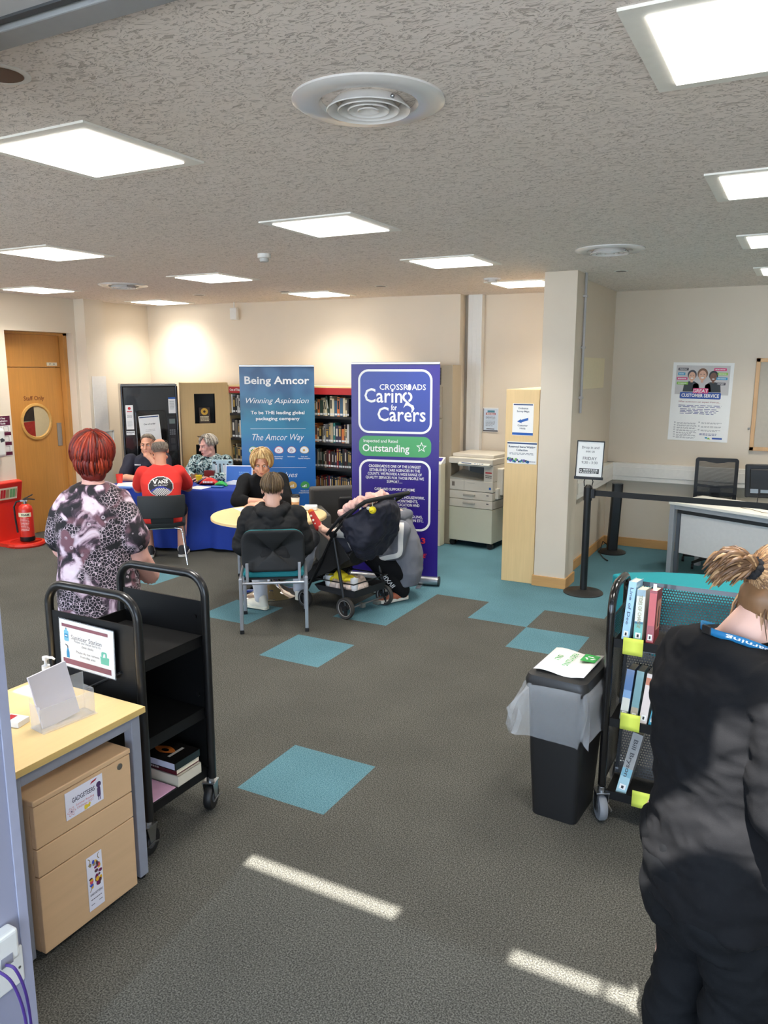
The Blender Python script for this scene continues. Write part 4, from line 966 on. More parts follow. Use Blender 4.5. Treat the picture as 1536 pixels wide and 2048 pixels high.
part('handle', MB().tube([(-.07, 0, .298), (-.055, 0, .33), (0, 0, .342), (.055, 0, .33), (.07, 0, .298)], .008, 8), black, t, smooth=True)
part('zip', MB().box(-.19, .19, -.003, .003, .296, .302), steel, t)
# ------------------------------------------------------------------ left wall fittings
redp = M('fire_red', (206, 44, 30), .35, coat=.3, var=.04)
t = thing('extinguisher_stand', 'red plastic fire extinguisher stand by the staff door', 'stand', (XL+.03, 5.83, 0), R(90))
part('base_tray', MB().prism([(-.2, 0), (.2, 0), (.2, .04), (-.2, .04)], -.3, .02).lathe([(.2, .0), (.21, .02), (.2, .045), (.17, .05), (.165, .03)], (0, -.25, 0), 28, closed=True), redp, t, smooth=True)
part('upright', MB().prism(rrect(-.17, .17, .03, .72, .05), .0, .03), redp, t, bevel=.006)
part('hood', MB().add([(-.17, .0, .48), (.17, .0, .48), (.17, -.05, .72), (-.17, -.05, .72), (-.17, .03, .48), (.17, .03, .48), (.17, .03, .74), (-.17, .03, .74)], [(0, 1, 2, 3), (4, 7, 6, 5), (0, 4, 5, 1), (1, 5, 6, 2), (2, 6, 7, 3), (3, 7, 4, 0)]), redp, t, bevel=.012)
lb = MB().add([(-.13, -.013, .52), (.1, -.013, .52), (.1, -.041, .66), (-.13, -.041, .66)], [(0, 1, 2, 3)]); part('sign_plate', lb, M('sign_cream', (232, 226, 196), .5), t)
lp = MB()
for i, (x0, x1, m_) in enumerate(((-.12, -.09, 0), (-.085, -.055, 0), (-.05, -.01, 1), (0, .03, 2), (.035, .07, 2), (.075, .09, 1))): lp.add([(x0, -.020, .54), (x1, -.020, .54), (x1, -.042, .64), (x0, -.042, .64)], [(0, 1, 2, 3)], m_)
part('pictogram', lp, [redink, M('sign_tan', (180, 150, 110), .5), M('sign_green', (120, 180, 120), .5)], t)
t = thing('fire_extinguisher', 'red foam fire extinguisher standing on the red tray', 'fire extinguisher', (XL+.27, 5.86, .051), R(40))
part('cylinder', MB().lathe([(.078, 0), (.08, .02), (.08, .36), (.07, .4), (.04, .425), (.02, .43)], n=32), redp, t, smooth=True)
part('base_ring', MB().lathe([(.081, 0), (.082, .002), (.082, .05), (.0805, .05)], n=32, closed=True), black, t, smooth=True)
part('valve', MB().cyl((0, 0, .425), (0, 0, .475), .018).box(-.05, .03, -.012, .012, .455, .475), steel, t, bevel=.003)
part('lever', MB().tube([(-.02, 0, .48), (.05, 0, .485), (.11, 0, .475)], .008, 8).tube([(-.02, 0, .48), (.04, 0, .51), (.09, 0, .535)], .007, 8), black, t, smooth=True)
part('hose', MB().tube([(-.04, 0, .465), (-.09, -.01, .455), (-.115, -.02, .4), (-.11, -.02, .25), (-.095, -.03, .1)], .011, 8), black, t, smooth=True)
def bandp(b, z0, z1, a0, a1, r, m=0, n=10): b.add([(r*math.cos(a0+(a1-a0)*i/n), r*math.sin(a0+(a1-a0)*i/n), z) for z in (z0, z1) for i in range(n+1)], [(i, i+1, i+n+2, i+n+1) for i in range(n)], m)
lb = MB(); bandp(lb, .285, .335, -2.6, -.6, .0805); part('foam_band', lb, M('band_cream', (228, 220, 184), .5), t)
def wrap(b, r): b.v = [V((r*math.cos(-PI/2+q.x/r), r*math.sin(-PI/2+q.x/r), q.z)) for q in b.v]; return b
part('lettering', wrap(MB().text('FOAM', .022, .01, .3, 0, 0, 0, .03), .082), ink, t, recalc=False)
part('instructions', wrap((lambda q: (lines(q, -.05, .05, .26, 9, .017, .007, 0, 0, 8), q)[1])(MB()), .081), M('label_pale', (230, 196, 188), .5), t, recalc=False)
def d_app(t, wd, ht):
    mr = M('maroon_ink', (92, 26, 58), .5)
    def f(b):
        b.rect(-wd/2, wd/2, ht-.11, ht, -.0022)
        for i in range(3): b.rect(-wd/2, wd/2, ht-.225-.115*i, ht-.185-.115*i, -.0022)
    ink_part('bands', t, [mr], f)
    ink_part('lettering', t, [inkw], lambda b: [b.text(s, .018, 0, z, -.003, 0, 0, .02) for s, z in (('6 Step', ht-.035), ('Application', ht-.065), ('Guide', ht-.095))])
    ink_part('picture_frames', t, [greyink], lambda b: [frame_rr(b, -wd/2+.015+.085*j, -wd/2+.075+.085*j, ht-.18-.115*i, ht-.12-.115*i, .004, .004, -.0024, 0) for i in range(3) for j in range(2)])
sheet('poster', 'maroon and white step guide poster beside the staff door', 'poster', (XL+.002, 5.86, 1.02), R(90), .19, .46, d_app)
t = thing('soap_dispenser', 'white foam dispenser on the left wall, cut by the picture edge', 'dispenser', (XL+.01, 5.74, 1.02), R(90))
part('housing', MB().box(-.07, .07, -.1, 0, 0, .33), white, t, bevel=.035, seg=4); part('window', MB().poly([(.0, .17), (.045, .18), (.05, .2), (.02, .22), (-.01, .21)], -.101), M('window_grey', (70, 72, 78), .2), t, recalc=False)
t = thing('safety_sign', 'round red-ringed safety sign at the picture\'s left edge', 'sign', (XL+.002, 5.74, 1.42), R(90))
part('plate', MB().box(-.09, .09, -.002, 0, 0, .3), M('sign_ivory', (232, 224, 200), .5), t); part('ring', (lambda b: (frame_rr(b, -.075, .075, .12, .27, .075, .016, -.003, 0), b.rect(-.085, .085, .01, .075, -.003, 0), b)[2])(MB()), redink, t, recalc=False)
def d_call(t, wd, ht):
    ink_part('emblem', t, [navy], lambda b: b.disc(0, ht-.035, .016, .016, -.0022, 0, 16))
    ink_part('lettering', t, [M('text_violet', (100, 90, 140), .6)], lambda b: (lines(b, -.05, .06, ht-.08, 9, .02, .005, -.0022, 0, 9), [b.rect(-.06, -.045, ht-.1-.04*i, ht-.085-.04*i, -.0022) for i in range(3)]))
    ink_part('red_strip', t, [redink], lambda b: b.rect(-.03, .065, .012, .04, -.0022))
sheet('notice', 'small white notice with a red strip on the left wall pilaster', 'notice', (XL+.183, 7.15, 1.37), R(90), .16, .28, d_call)
single('wall_panel', MB().box(-.11, .11, -.006, 0, 0, .7), M('backing_white', (226, 222, 216), .5), 'plain off-white backing board on the pilaster behind the small notice', 'panel', (XL+.182, 7.14, 1.22), R(90))
t = thing('leaflet_rack', 'white edged clear holder on the pilaster below the small notice', 'leaflet holder', (XL+.2, 7.2, .95), R(90)); part('frame', MB().box(-.1, -.085, -.02, 0, 0, .28).box(.085, .1, -.02, 0, 0, .28).box(-.1, .1, -.02, 0, .265, .28), white, t); part('panel', MB().box(-.09, .09, -.014, -.01, 0, .27), clear('clear_pane'), t)
# ------------------------------------------------------------------ right hand area
t = thing('barrier_post', 'black queue barrier post with a sign holder in front of the column', 'barrier', (-1.63, 6.94, 0), 0)
part('base', MB().lathe([(.001, 0), (.178, 0), (.178, .008), (.165, .016), (.06, .022), (.045, .03), (.03, .032)], n=48), M('barrier_base', (44, 43, 42), .4, metal=.3), t, smooth=True)
part('pole', MB().cyl((0, 0, .02), (0, 0, .87), .032, n=24), black, t, smooth=True)
part('belt_head', MB().cyl((0, 0, .86), (0, 0, .98), .038, n=24).cyl((0, 0, .98), (0, 0, 1.0), .03, .02, n=24).box(.03, .062, -.022, .022, .885, .965), black, t, smooth=True)
bt = MB().add([(.06, 0, .905), (1.95, -.0, .905), (1.95, 0, .955), (.06, 0, .955), (.06, .003, .905), (1.95, .003, .905), (1.95, .003, .955), (.06, .003, .955)], [(0, 1, 2, 3), (4, 7, 6, 5), (0, 4, 5, 1), (1, 5, 6, 2), (2, 6, 7, 3), (3, 7, 4, 0)])
part('belt', bt.xf(Matrix.Rotation(R(-1), 4, 'Z')), M('belt_black', (26, 26, 27), .7), t)
part('sign_prong', MB().tube([(-.035, 0, .985), (-.04, 0, 1.03), (-.03, 0, 1.06)], .005, 6).tube([(.03, 0, .985), (.04, 0, 1.03), (.03, 0, 1.06)], .005, 6), black, t, smooth=True)
t2 = thing('barrier_post', 'second queue barrier post beyond the picture edge holding the belt', 'barrier', (.36, 6.905, 0), 0)
part('base', MB().lathe([(.001, 0), (.178, 0), (.178, .008), (.06, .022), (.03, .032)], n=32), M('barrier_base', (44, 43, 42)), t2, smooth=True); part('pole', MB().cyl((0, 0, .02), (0, 0, .98), .034, n=20), black, t2, smooth=True)
def d_drop(t, wd, ht):
    ink_part('lettering', t, [M('text_dark_grey', (110, 106, 108), .6)], lambda b: [b.text(s, h, 0, z, -.0025, 0, 0, .008) for s, z, h in (('Drop in and', .25, .021), ('see us', .217, .021), ('FRIDAY', .15, .025), ('9:30 - 3:30', .115, .022))])
    ink_part('strip', t, [ink], lambda b: b.rect(-.085, .085, .028, .072, -.0025))
    ink_part('strip_lettering', t, [inkw], lambda b: (lines(b, -.05, .078, .057, 1, .02, .009, -.003), b.text('DISTRICT COUNCIL', .009, .014, .044, -.003, 0, 0, .02, w=.125), lines(b, -.078, .078, .033, 1, .02, .006, -.003, 0, 4), frame_rr(b, -.08, -.06, .04, .062, .002, .004, -.003, 0)))
sg_ = sheet('drop_in_sign', 'white drop-in hours sign standing on the black barrier post', 'sign', (-1.63, 6.93, 1.075), R(14), .22, .31, d_drop, tilt=R(1.5))
part('frame', MB().box(-.118, -.11, -.006, .004, -.008, .32).box(.11, .118, -.006, .004, -.008, .32).box(-.118, .118, -.006, .004, .31, .32).box(-.125, .125, -.02, .012, -.024, .0), black, sg_, bevel=.002)
t = thing('tower_heater', 'black tower heater standing in the corner behind the barrier post', 'heater', (-1.74, 8.67, 0), R(20))
part('base', MB().lathe([(.001, 0), (.15, 0), (.15, .012), (.12, .03), (.05, .04)], n=40), black, t, smooth=True)
b_ = MB(); rings = []
for z, x in ((.03, 0), (.1, .0), (.4, .012), (.7, .022), (.78, .024)): rings.append([V((x+p[0], p[1], z)) for p in rrect(-.055, .055, -.05, .05, .02, 4)])
b_.loft(rings); part('tower', b_, black, t, smooth=True); part('grille', MB().add([(-.035, -.052, .15), (.04, -.052, .15), (.056, -.052, .68), (-.01, -.052, .68)], [(0, 1, 2, 3)]), M('heater_grille', (50, 50, 52), .3, metal=.6), t)
part('power_cable', MB().tube([(-.02, .05, .06), (-.1, .02, .12), (-.15, -.12, .02), (-.13, -.3, .008), (-.1, -.42, .008)], .005, 6), black, t, smooth=True)
def d_serv(t, wd, ht):
    C = [M('pos_grey', (196, 192, 190), .5, var=.12, scale=6), M('pos_pink', (214, 60, 120), .5), M('pos_blue', (40, 80, 160), .5), M('pos_green', (140, 190, 80), .5), M('pos_sky', (60, 150, 190), .5), M('pos_dark', (60, 56, 64), .5), M('pos_skin', (214, 166, 138), .5, var=.1, scale=60), M('pos_skin_dark', (120, 80, 60), .5, var=.1, scale=60), M('pos_hair', (120, 84, 60), .5), M('pos_white', (236, 234, 232), .5), M('pos_black', (34, 40, 44), .5)]
    z0 = ht
    ink_part('photo_panel', t, C, lambda b: b.rect(-.27, .27, ht-.34, ht-.03, -.002, 0))
    def ppl(b):
        for cx, cz, s, sk, hr, top in ((-.105, ht-.14, 1, 6, 0, 10), (.11, ht-.145, 1, 7, 10, 10), (.0, ht-.13, 1.15, 6, 8, 0)):
            b.poly([(cx-.085*s, ht-.31), (cx-.075*s, cz-.09*s), (cx-.03*s, cz-.06*s), (cx+.03*s, cz-.06*s), (cx+.075*s, cz-.09*s), (cx+.085*s, ht-.31)], -.0026, top)
            b.disc(cx, cz+.012*s, .046*s, .05*s, -.003, hr if hr else 5, 20); b.disc(cx, cz-.005*s, .034*s, .047*s, -.0034, sk, 20); b.rect(cx-.012, cx+.012, cz-.07*s, cz-.045*s, -.0029, sk)
            b.disc(cx, cz-.026*s, .014*s, .006*s, -.0038, 9, 12); b.rect(cx-.02*s, cx-.009*s, cz+.003*s, cz+.008*s, -.0038, 5); b.rect(cx+.009*s, cx+.02*s, cz+.003*s, cz+.008*s, -.0038, 5)
    ink_part('portraits', t, C, ppl)
    def tags(b):
        for x0, x1, z, m, s in ((-.25, -.145, ht-.085, 5, 'FRIENDLY'), (-.25, -.175, ht-.135, 4, ''), (-.26, -.15, ht-.185, 1, ''), (-.255, -.14, ht-.235, 3, ''), (.11, .235, ht-.085, 1, ''), (.15, .25, ht-.13, 3, ''), (.14, .25, ht-.18, 4, ''), (.145, .235, ht-.235, 5, 'HONEST')):
            b.poly(rrect(x0, x1, z, z+.028, .004, 2), -.0036, m); (b.text(s, .012, (x0+x1)/2, z+.008, -.0042, 9, 0, .02) if s else lines(b, x0+.012, x1-.01, z+.009, 1, .01, .009, -.0042, 9, m))
        b.poly(rrect(-.085, .07, ht-.325, ht-.27, .008, 3), -.0046, 1); b.text('GREAT', .034, -.008, ht-.316, -.0052, 9, 0, .01, .1); b.poly(rrect(-.215, .2, ht-.385, ht-.315, .012, 4), -.0043, 2); b.text('CUSTOMER SERVICE', .034, -.008, ht-.366, -.0049, 9, 0, .03, w=.38)
    ink_part('title_boxes', t, C, tags)
    def tx(b):
        b.text('What customers can expect from us...', .017, -.01, ht-.425, -.002, 0, 0, .005, .3, w=.42)
    ink_part('script_heading', t, [M('pos_maroon', (150, 40, 60), .5)], tx)
    ink_part('body_text', t, [M('pos_navy_text', (60, 70, 130), .5), greyink], lambda b: (lines(b, -.22, .22, ht-.46, 2, .016, .006, -.002, 0, 1), lines(b, -.2, .2, ht-.5, 4, .016, .006, -.002, 0, 2), [lines(b, -.22, -.01, .19-.026*i, 2, .009, .004, -.002, 1, i) for i in range(7)], [lines(b, .03, .24, .2-.04*i, 2, .009, .004, -.002, 1, 9+i) for i in range(3)], lines(b, .02, .2, .08, 2, .013, .006, -.002, 0, 33), [frame_rr(b, -.25, -.235, .187-.026*i, .2-.026*i, .002, .003, -.002, 1) for i in range(7)], [frame_rr(b, .0, .015, .197-.04*i, .21-.04*i, .002, .003, -.002, 1) for i in range(3)]))
    ink_part('logos', t, C, lambda b: (b.disc(.09, .04, .014, .009, -.002, 4), b.poly([(.095, .025), (.115, .045), (.135, .025)], -.0024, 3), b.rect(.15, .25, .027, .045, -.002, 2)))
sheet('poster', 'large white customer service poster with three smiling people', 'poster', (-.985, 9.098, 1.245), 0, .61, .84, d_serv, tilt=R(.8))
t = thing('notice_board', 'wood framed notice board at the right edge of the picture', 'notice board', (.17, 9.098, 1.2), 0)
nbw = wood('board_frame', (206, 164, 116), 'z', .45); part('cork', MB().box(-.6, .6, -.012, 0, 0, .9), M('board_felt', (180, 172, 158), .8), t)
part('frame', MB().box(-.63, -.59, -.03, 0, -.03, .93).box(.59, .63, -.03, 0, -.03, .93).box(-.63, .63, -.03, 0, -.03, .01).box(-.63, .63, -.03, 0, .89, .93), nbw, t, bevel=.003); part('lock', MB().cyl((-.64, -.03, .2), (-.66, -.03, .2), .012), steel, t)
single('wall_board', MB().box(-.5, .5, -.012, 0, 0, .31), M('board_cream', (226, 214, 182), .6), 'plain cream board on the wall to the right of the column', 'board', (-1.928, 8.13, 1.82), R(90), bevel=.002)
def d_side(t, wd, ht):
    ink_part('artwork', t, [M('pos_violet', (150, 150, 214), .5), M('pos_crimson', (196, 40, 90), .5), M('pos_map', (150, 186, 160), .5, var=.4, scale=20), M('pos_sky', (60, 150, 190))], lambda b: (b.rect(-wd/2, wd/2, ht-.07, ht, -.002, 0), b.rect(-wd/2, wd/2, ht-.1, ht-.07, -.002, 1), b.rect(-wd/2+.01, wd/2-.01, .09, ht-.11, -.002, 2), b.rect(-wd/2, wd/2, .03, .09, -.002, 3), b.rect(-wd/2, wd/2, 0, .03, -.002, 1)))
sheet('poster', 'colourful narrow poster seen edge-on on the wall beside the column', 'poster', (-1.928, 7.48, 1.03), R(90), .2, .36, d_side)
t = thing('light_switch', 'cream control box on the wall at the end of the conduit', 'switch', (-1.93, 7.45, 1.42), R(90)); part('box', MB().box(-.05, .05, -.045, 0, 0, .13), M('switch_cream', (222, 214, 190), .5), t, bevel=.005); part('slot', MB().rect(-.02, .02, .03, .06, -.046), M('slot_brown', (120, 110, 90), .5), t, recalc=False)
t = thing('wall_socket', 'white wall socket with a black plug behind the barrier post', 'socket', (-1.93, 7.72, .8), R(90)); part('plate', MB().box(-.075, .075, -.012, 0, 0, .09), white, t, bevel=.003); part('plug', MB().box(-.06, -.01, -.055, -.012, .02, .075), black, t, bevel=.006)
# staff desk, chair, monitor
t = thing('staff_desk', 'white-topped staff desk with a pale modesty panel behind the belt', 'desk', (-1.07, 8.02, 0), R(-24))
dwt = M('desk_white', (236, 232, 222), .4, var=.02); dgr = M('desk_grey', (172, 174, 178), .4, metal=.3)
part('desktop', MB().box(-.01, 1.6, -.01, .6, .705, .73), dwt, t, bevel=.002)
for x in (.02, 1.57):
    for y in (.03, .55): part('leg', MB().box(x-.025, x+.025, y-.025, y+.025, 0, .705), dgr, t, bevel=.003)
part('beam', MB().box(.04, 1.55, .015, .035, .66, .7).box(0, .04, .05, .53, .65, .69), dgr, t); part('dark_rail', MB().box(.06, 1.55, .04, .05, .62, .7), M('rail_dark', (40, 40, 42), .5), t)  # thin dark rail just under the desktop
part('modesty_panel', MB().box(.09, 1.5, .06, .078, .22, .655), M('panel_grey', (214, 210, 206), .5), t); part('inner_leg', MB().box(.05, .085, .05, .085, .0, .69), M('leg_dark', (86, 90, 96), .4), t)
dk = t
single('card_reader', MB().box(-.04, .04, -.025, .025, 0, .018), M('reader_grey', (140, 138, 136), .5), 'small grey gadget near the left corner of the staff desk', 'gadget', on(dk, .25, .12, .7305), R(-24), bevel=.004)
single('desk_cable', MB().tube([(0, 0, .004), (.08, .03, .004), (.12, 0, .004), (.2, .0, .004), (.35, -.08, .004), (.7, -.06, .004)], .003, 6), M('cable_tan', (150, 136, 110), .5), 'thin cable lying loose across the staff desk', 'cable', on(dk, .5, .2, .7305), R(-24), smooth=True)
t = thing('computer_monitor', 'black computer monitor seen from behind on the staff desk', 'monitor', on(dk, .80, .42, .7305), R(-2))
t.rotation_euler = (R(0), R(-3), R(-10))
part('stand_base', MB().lathe([(.001, 0), (.13, 0), (.13, .01), (.05, .02), (.001, .022)], n=36), black, t, smooth=True); part('neck', MB().box(-.03, .03, -.0, .03, .015, .2), black, t, bevel=.004)
part('screen_case', MB().box(-.25, .25, .0, .045, .09, .41).box(-.2, .2, -.03, .0, .13, .37), black, t, bevel=.014, seg=3); part('port_plate', MB().rect(-.19, -.12, .14, .18, -.031).rect(-.1, -.03, .145, .175, -.031), steel, t, recalc=False)
part('cable', MB().tube([(-.12, -.03, .14), (-.12, -.06, .06), (-.1, -.05, .006)], .004, 6), black, t, smooth=True)
def mesh_mat(name, col, px, pz, r, ax='XZ'):
    m, nt, b = nodes(name); b.inputs['Base Color'].default_value = lin(col); b.inputs['Roughness'].default_value = .4
    tc = nt.nodes.new('ShaderNodeTexCoord'); sp = nt.nodes.new('ShaderNodeSeparateXYZ'); nt.links.new(tc.outputs['Object'], sp.inputs[0])
    def mth(op, a, b_=None, c=None):
        n = nt.nodes.new('ShaderNodeMath'); n.operation = op
        for i, q in enumerate((a, b_, c)):
            if q is None: continue
            if isinstance(q, (int, float)): n.inputs[i].default_value = q
            else: nt.links.new(q, n.inputs[i])
        return n.outputs[0]
    u = mth('DIVIDE', sp.outputs[ax[0]], px); v = mth('DIVIDE', sp.outputs[ax[1]], pz)
    row = mth('MULTIPLY', mth('MODULO', mth('FLOOR', mth('ADD', v, 1000)), 2), .5)
    fu = mth('SUBTRACT', mth('FRACT', mth('ADD', mth('ADD', u, row), 1000)), .5); fv = mth('SUBTRACT', mth('FRACT', mth('ADD', v, 1000)), .5)
    d = mth('ADD', mth('MULTIPLY', fu, fu), mth('MULTIPLY', fv, fv)); hole = mth('LESS_THAN', d, r*r)
    tr = nt.nodes.new('ShaderNodeBsdfTransparent'); mx = nt.nodes.new('ShaderNodeMixShader'); nt.links.new(hole, mx.inputs[0]); nt.links.new(b.outputs[0], mx.inputs[1]); nt.links.new(tr.outputs[0], mx.inputs[2]); nt.links.new(mx.outputs[0], nt.nodes['Material Output'].inputs[0])
    return m
t = thing('office_chair', 'black mesh-backed office chair behind the staff desk', 'chair', (-.74, 8.82, 0), R(6))
oc = M('office_black', (20, 20, 22), .5)
fr = MB(); frame_rr(fr, -.21, .21, .70, 1.1, .03, .035, 0, 0)
def solid(b, y0, y1):
    v = b.v; f = b.f; n = len(v); o = MB(); o.v = [V((q.x, y0, q.z)) for q in v]+[V((q.x, y1, q.z)) for q in v]
    o.f = list(f)+[tuple(i+n for i in reversed(q)) for q in f]
    ed = {}
    for q in f:
        for i in range(len(q)): a, c = q[i], q[(i+1) % len(q)]; ed[(a, c)] = 1
    for (a, c) in ed:
        if (c, a) not in ed: o.f.append((a, c, c+n, a+n))
    o.m = [0]*len(o.f); return o
part('back_frame', solid(fr, -.012, .012).prism([(-.12, 1.068), (-.07, 1.052), (0, 1.046), (.07, 1.052), (.12, 1.068)], -.012, .012).prism([(-.2, .62), (.2, .62), (.19, .79), (.0, .775), (-.19, .79)][:0] or [(-.18, .795), (0, .78), (.18, .795), (.18, .82), (0, .805), (-.18, .82)], -.012, .012).box(-.05, .05, -.012, .012, .55, .8).box(-.21, -.172, -.012, .012, .55, .72).box(.172, .21, -.012, .012, .55, .72), oc, t, bevel=.004)
part('mesh', MB().box(-.18, .18, -.002, .002, .6, 1.07), mesh_mat('chair_mesh', (30, 30, 32), .006, .006, .36), t)
part('seat', MB().box(-.24, .24, -.5, -.02, .44, .52), M('seat_black', (24, 24, 26), .9), t, bevel=.03, seg=3); part('gas_column', MB().cyl((0, -.26, .08), (0, -.26, .45), .03), black, t, smooth=True)
for i in range(5):
    a = 2*PI*i/5+.3; p_ = (.28*math.cos(a), -.26+.28*math.sin(a)); l_ = part('base_arm', MB().cyl((0, -.26, .1), (p_[0], p_[1], .07), .022, .014), black, t, smooth=True); part('caster', MB().cyl((p_[0]-.012, p_[1], .028), (p_[0]+.012, p_[1], .028), .028), black, l_, smooth=True)
part('back_arm', MB().box(-.03, .03, -.05, .02, .44, .6), black, t)
# teal bench seat
t = thing('upholstered_bench', 'teal upholstered wedge seat behind the right book trolley', 'seat', (-.6, 5.95, 0), 0)
ot = [(-1.2, 6.03), (-1.06, 5.86), (-.72, 5.47), (-.1, 5.75), (.1, 6.2), (-.25, 6.42), (-.52, 6.37), (-.86, 6.28), (-1.1, 6.14)]
b_ = MB(); b_.loft([[V((p[0]+.6, p[1]-5.95, z)) for p in ot] for z in (.0, .45)]); part('cushion', b_, M('bench_teal', (16, 138, 148), .85, var=.05, scale=200), t, bevel=.02, seg=3)
# ------------------------------------------------------------------ near left: desk, pedestal, trolley
deskm = wood('desk_beech', (240, 208, 148), 'y', .4, var=.05)
legm = M('desk_leg_grey', (150, 154, 166), .45, metal=.2)
t = thing('desk', 'beech-topped desk with grey square legs at the near left', 'desk', (-2.47, 1.77, 0), 0)
part('desktop', MB().box(-.3, .31, -.30, .3, .705, .73), deskm, t, bevel=.002)
part('edge_band', MB().box(.3101, .3115, -.30, .3, .7055, .7295), wood('edge_beech', (222, 188, 118), 'y', .4), t)
for x, y in ((.27, .265), (.27, -.265), (-.27, .265), (-.27, -.265)):
    l = part('leg', MB().box(x-.022, x+.022, y-.022, y+.022, .012, .7), legm, t, bevel=.004); part('foot', MB().cyl((x, y, 0), (x, y, .014), .018), black, l)
part('frame_rail', MB().box(.25, .29, -.245, .245, .655, .703).box(-.29, -.25, -.245, .245, .655, .703).box(-.25, .25, .245, .285, .66, .703), legm, t, bevel=.004)
dsk = t
pedm = wood('pedestal_beech', (214, 177, 136), 'y', .45, var=.06, fine=.7)
t = thing('drawer_pedestal', 'beech three-drawer pedestal tucked under the near left desk', 'drawer unit', (-2.43, 1.752, 0), 0)
part('top_panel', MB().box(-.29, .288, -.215, .215, .585, .605), pedm, t, bevel=.004)
part('side_panel', MB().box(-.29, .26, -.213, -.195, .03, .585), pedm, t); part('side_panel', MB().box(-.29, .26, .195, .213, .03, .585), pedm, t)
part('back_panel', MB().box(-.29, -.27, -.195, .195, .03, .585), pedm, t); part('base_panel', MB().box(-.27, .26, -.195, .195, .03, .05), pedm, t)
for z0, z1 in ((.428, .582), (.322, .424), (.03, .318)):
    d = part('drawer', MB().box(.262, .285, -.213, .213, z0, z1), pedm, t, bevel=.003)
    if z0 > .4: part('lock', MB().cyl((.284, .16, .555), (.288, .16, .555), .012, n=20), steel, d, smooth=True)
for x in (-.22, .2):
    for y in (-.16, .16): part('caster', MB().cyl((x-.01, y, .016), (x+.01, y, .016), .016, n=14).box(x-.008, x+.008, y-.008, y+.008, .016, .034), black, t, smooth=True)
ped = t
lav = M('card_white', (232, 230, 240), .6, var=.01)
def d_card(t, wd, ht):
    C = [M('card_ink', (48, 44, 70), .5), M('card_red', (170, 40, 60), .5), M('card_yellow', (236, 206, 60), .5), M('card_violet', (80, 56, 100), .5), M('card_rose', (210, 120, 120), .5)]
    def f(b):
        b.text('GADGETEERS', .017, -.005, .055, -.0022, 0, 0, .012, w=.1); b.text('Summer Reading', .008, 0, .036, -.0022, 4); b.text('Challenge 2022', .008, 0, .023, -.0022, 4)
        b.poly([(.025, .085), (.05, .09), (.058, .098), (.034, .094)], -.0022, 1)
        b.rect(-.005, .008, .003, .02, -.0024, 2); b.rect(.008, .02, .006, .017, -.0024, 2); b.disc(.0, .012, .006, .006, -.0026, 2, 12); b.disc(.018, .017, .005, .005, -.0026, 2, 12)
        for a in (0, PI/3, 2*PI/3):
            o = [(-.06+.018*math.cos(q)*math.cos(a)-.006*math.sin(q)*math.sin(a), .025+.018*math.cos(q)*math.sin(a)+.006*math.sin(q)*math.cos(a)) for q in [2*PI*i/24 for i in range(24)]]
            b.add([(p[0], -.0022, p[1]) for p in o]+[(-.06+(p[0]+.06)*.9, -.0022, .025+(p[1]-.025)*.9) for p in o], [(i, (i+1) % 24, (i+1) % 24+24, i+24) for i in range(24)], 4)
        b.disc(-.06, .025, .003, .003, -.0026, 3, 10)
        b.poly(rrect(.055, .07, .02, .06, .007, 3), -.0022, 3); b.disc(.063, .069, .011, .011, -.0023, 3, 14); b.rect(.058, .061, .008, .022, -.0022, 3); b.rect(.065, .068, .008, .022, -.0022, 3)
    ink_part('lettering', t, C, f)
sheet('reading_card', 'wide white reading challenge card stuck to the pedestal\'s top drawer', 'card', (-2.1435, 1.745, .468), R(90), .165, .103, d_card, pm=lav)
def d_mark(t, wd, ht):
    C = [M('card_ink', (48, 44, 70), .5), M('mark_rose', (214, 84, 96), .5), M('mark_blue', (70, 90, 190), .5), M('mark_plum', (120, 30, 90), .5), M('mark_gold', (230, 180, 50), .5), M('mark_brown', (90, 56, 60), .5), M('mark_olive', (150, 130, 90), .5)]
    def f(b):
        r = random.Random(3)
        for i in range(26):
            z = .085+.105*r.random(); b.disc(r.uniform(-.022, .024), z, r.uniform(.004, .009), r.uniform(.004, .01), -.0022-.0001*i, r.randrange(1, 7), 12)
        for cx, cz in ((-.034, .195), (.03, .2), (-.034, .09)):
            o = arc((cx, cz), .016, -1.2, 1.2, 8) if cx < 0 else arc((cx, cz), .016, PI-1.0, PI+1.0, 8)
            i_ = arc((cx, cz), .013, -1.2, 1.2, 8) if cx < 0 else arc((cx, cz), .013, PI-1.0, PI+1.0, 8)
            b.add([(max(-.0345, min(.0345, p[0])), -.0022, p[1]) for p in o+i_], [(k_, k_+1, k_+10, k_+9) for k_ in range(8)], 6)
        b.text('GADGETEERS', .008, 0, .058, -.0022, 0, 0, .012, w=.056); lines(b, -.026, .026, .04, 1, .01, .003, -.0022); lines(b, -.026, -.01, .02, 1, .01, .003, -.0022); lines(b, .01, .026, .022, 1, .01, .003, -.0022)
    ink_part('artwork', t, C, f)
sheet('bookmark', 'tall colourful bookmark stuck to the pedestal\'s bottom drawer', 'bookmark', (-2.1435, 1.765, .065), R(90), .07, .215, d_mark, pm=lav)
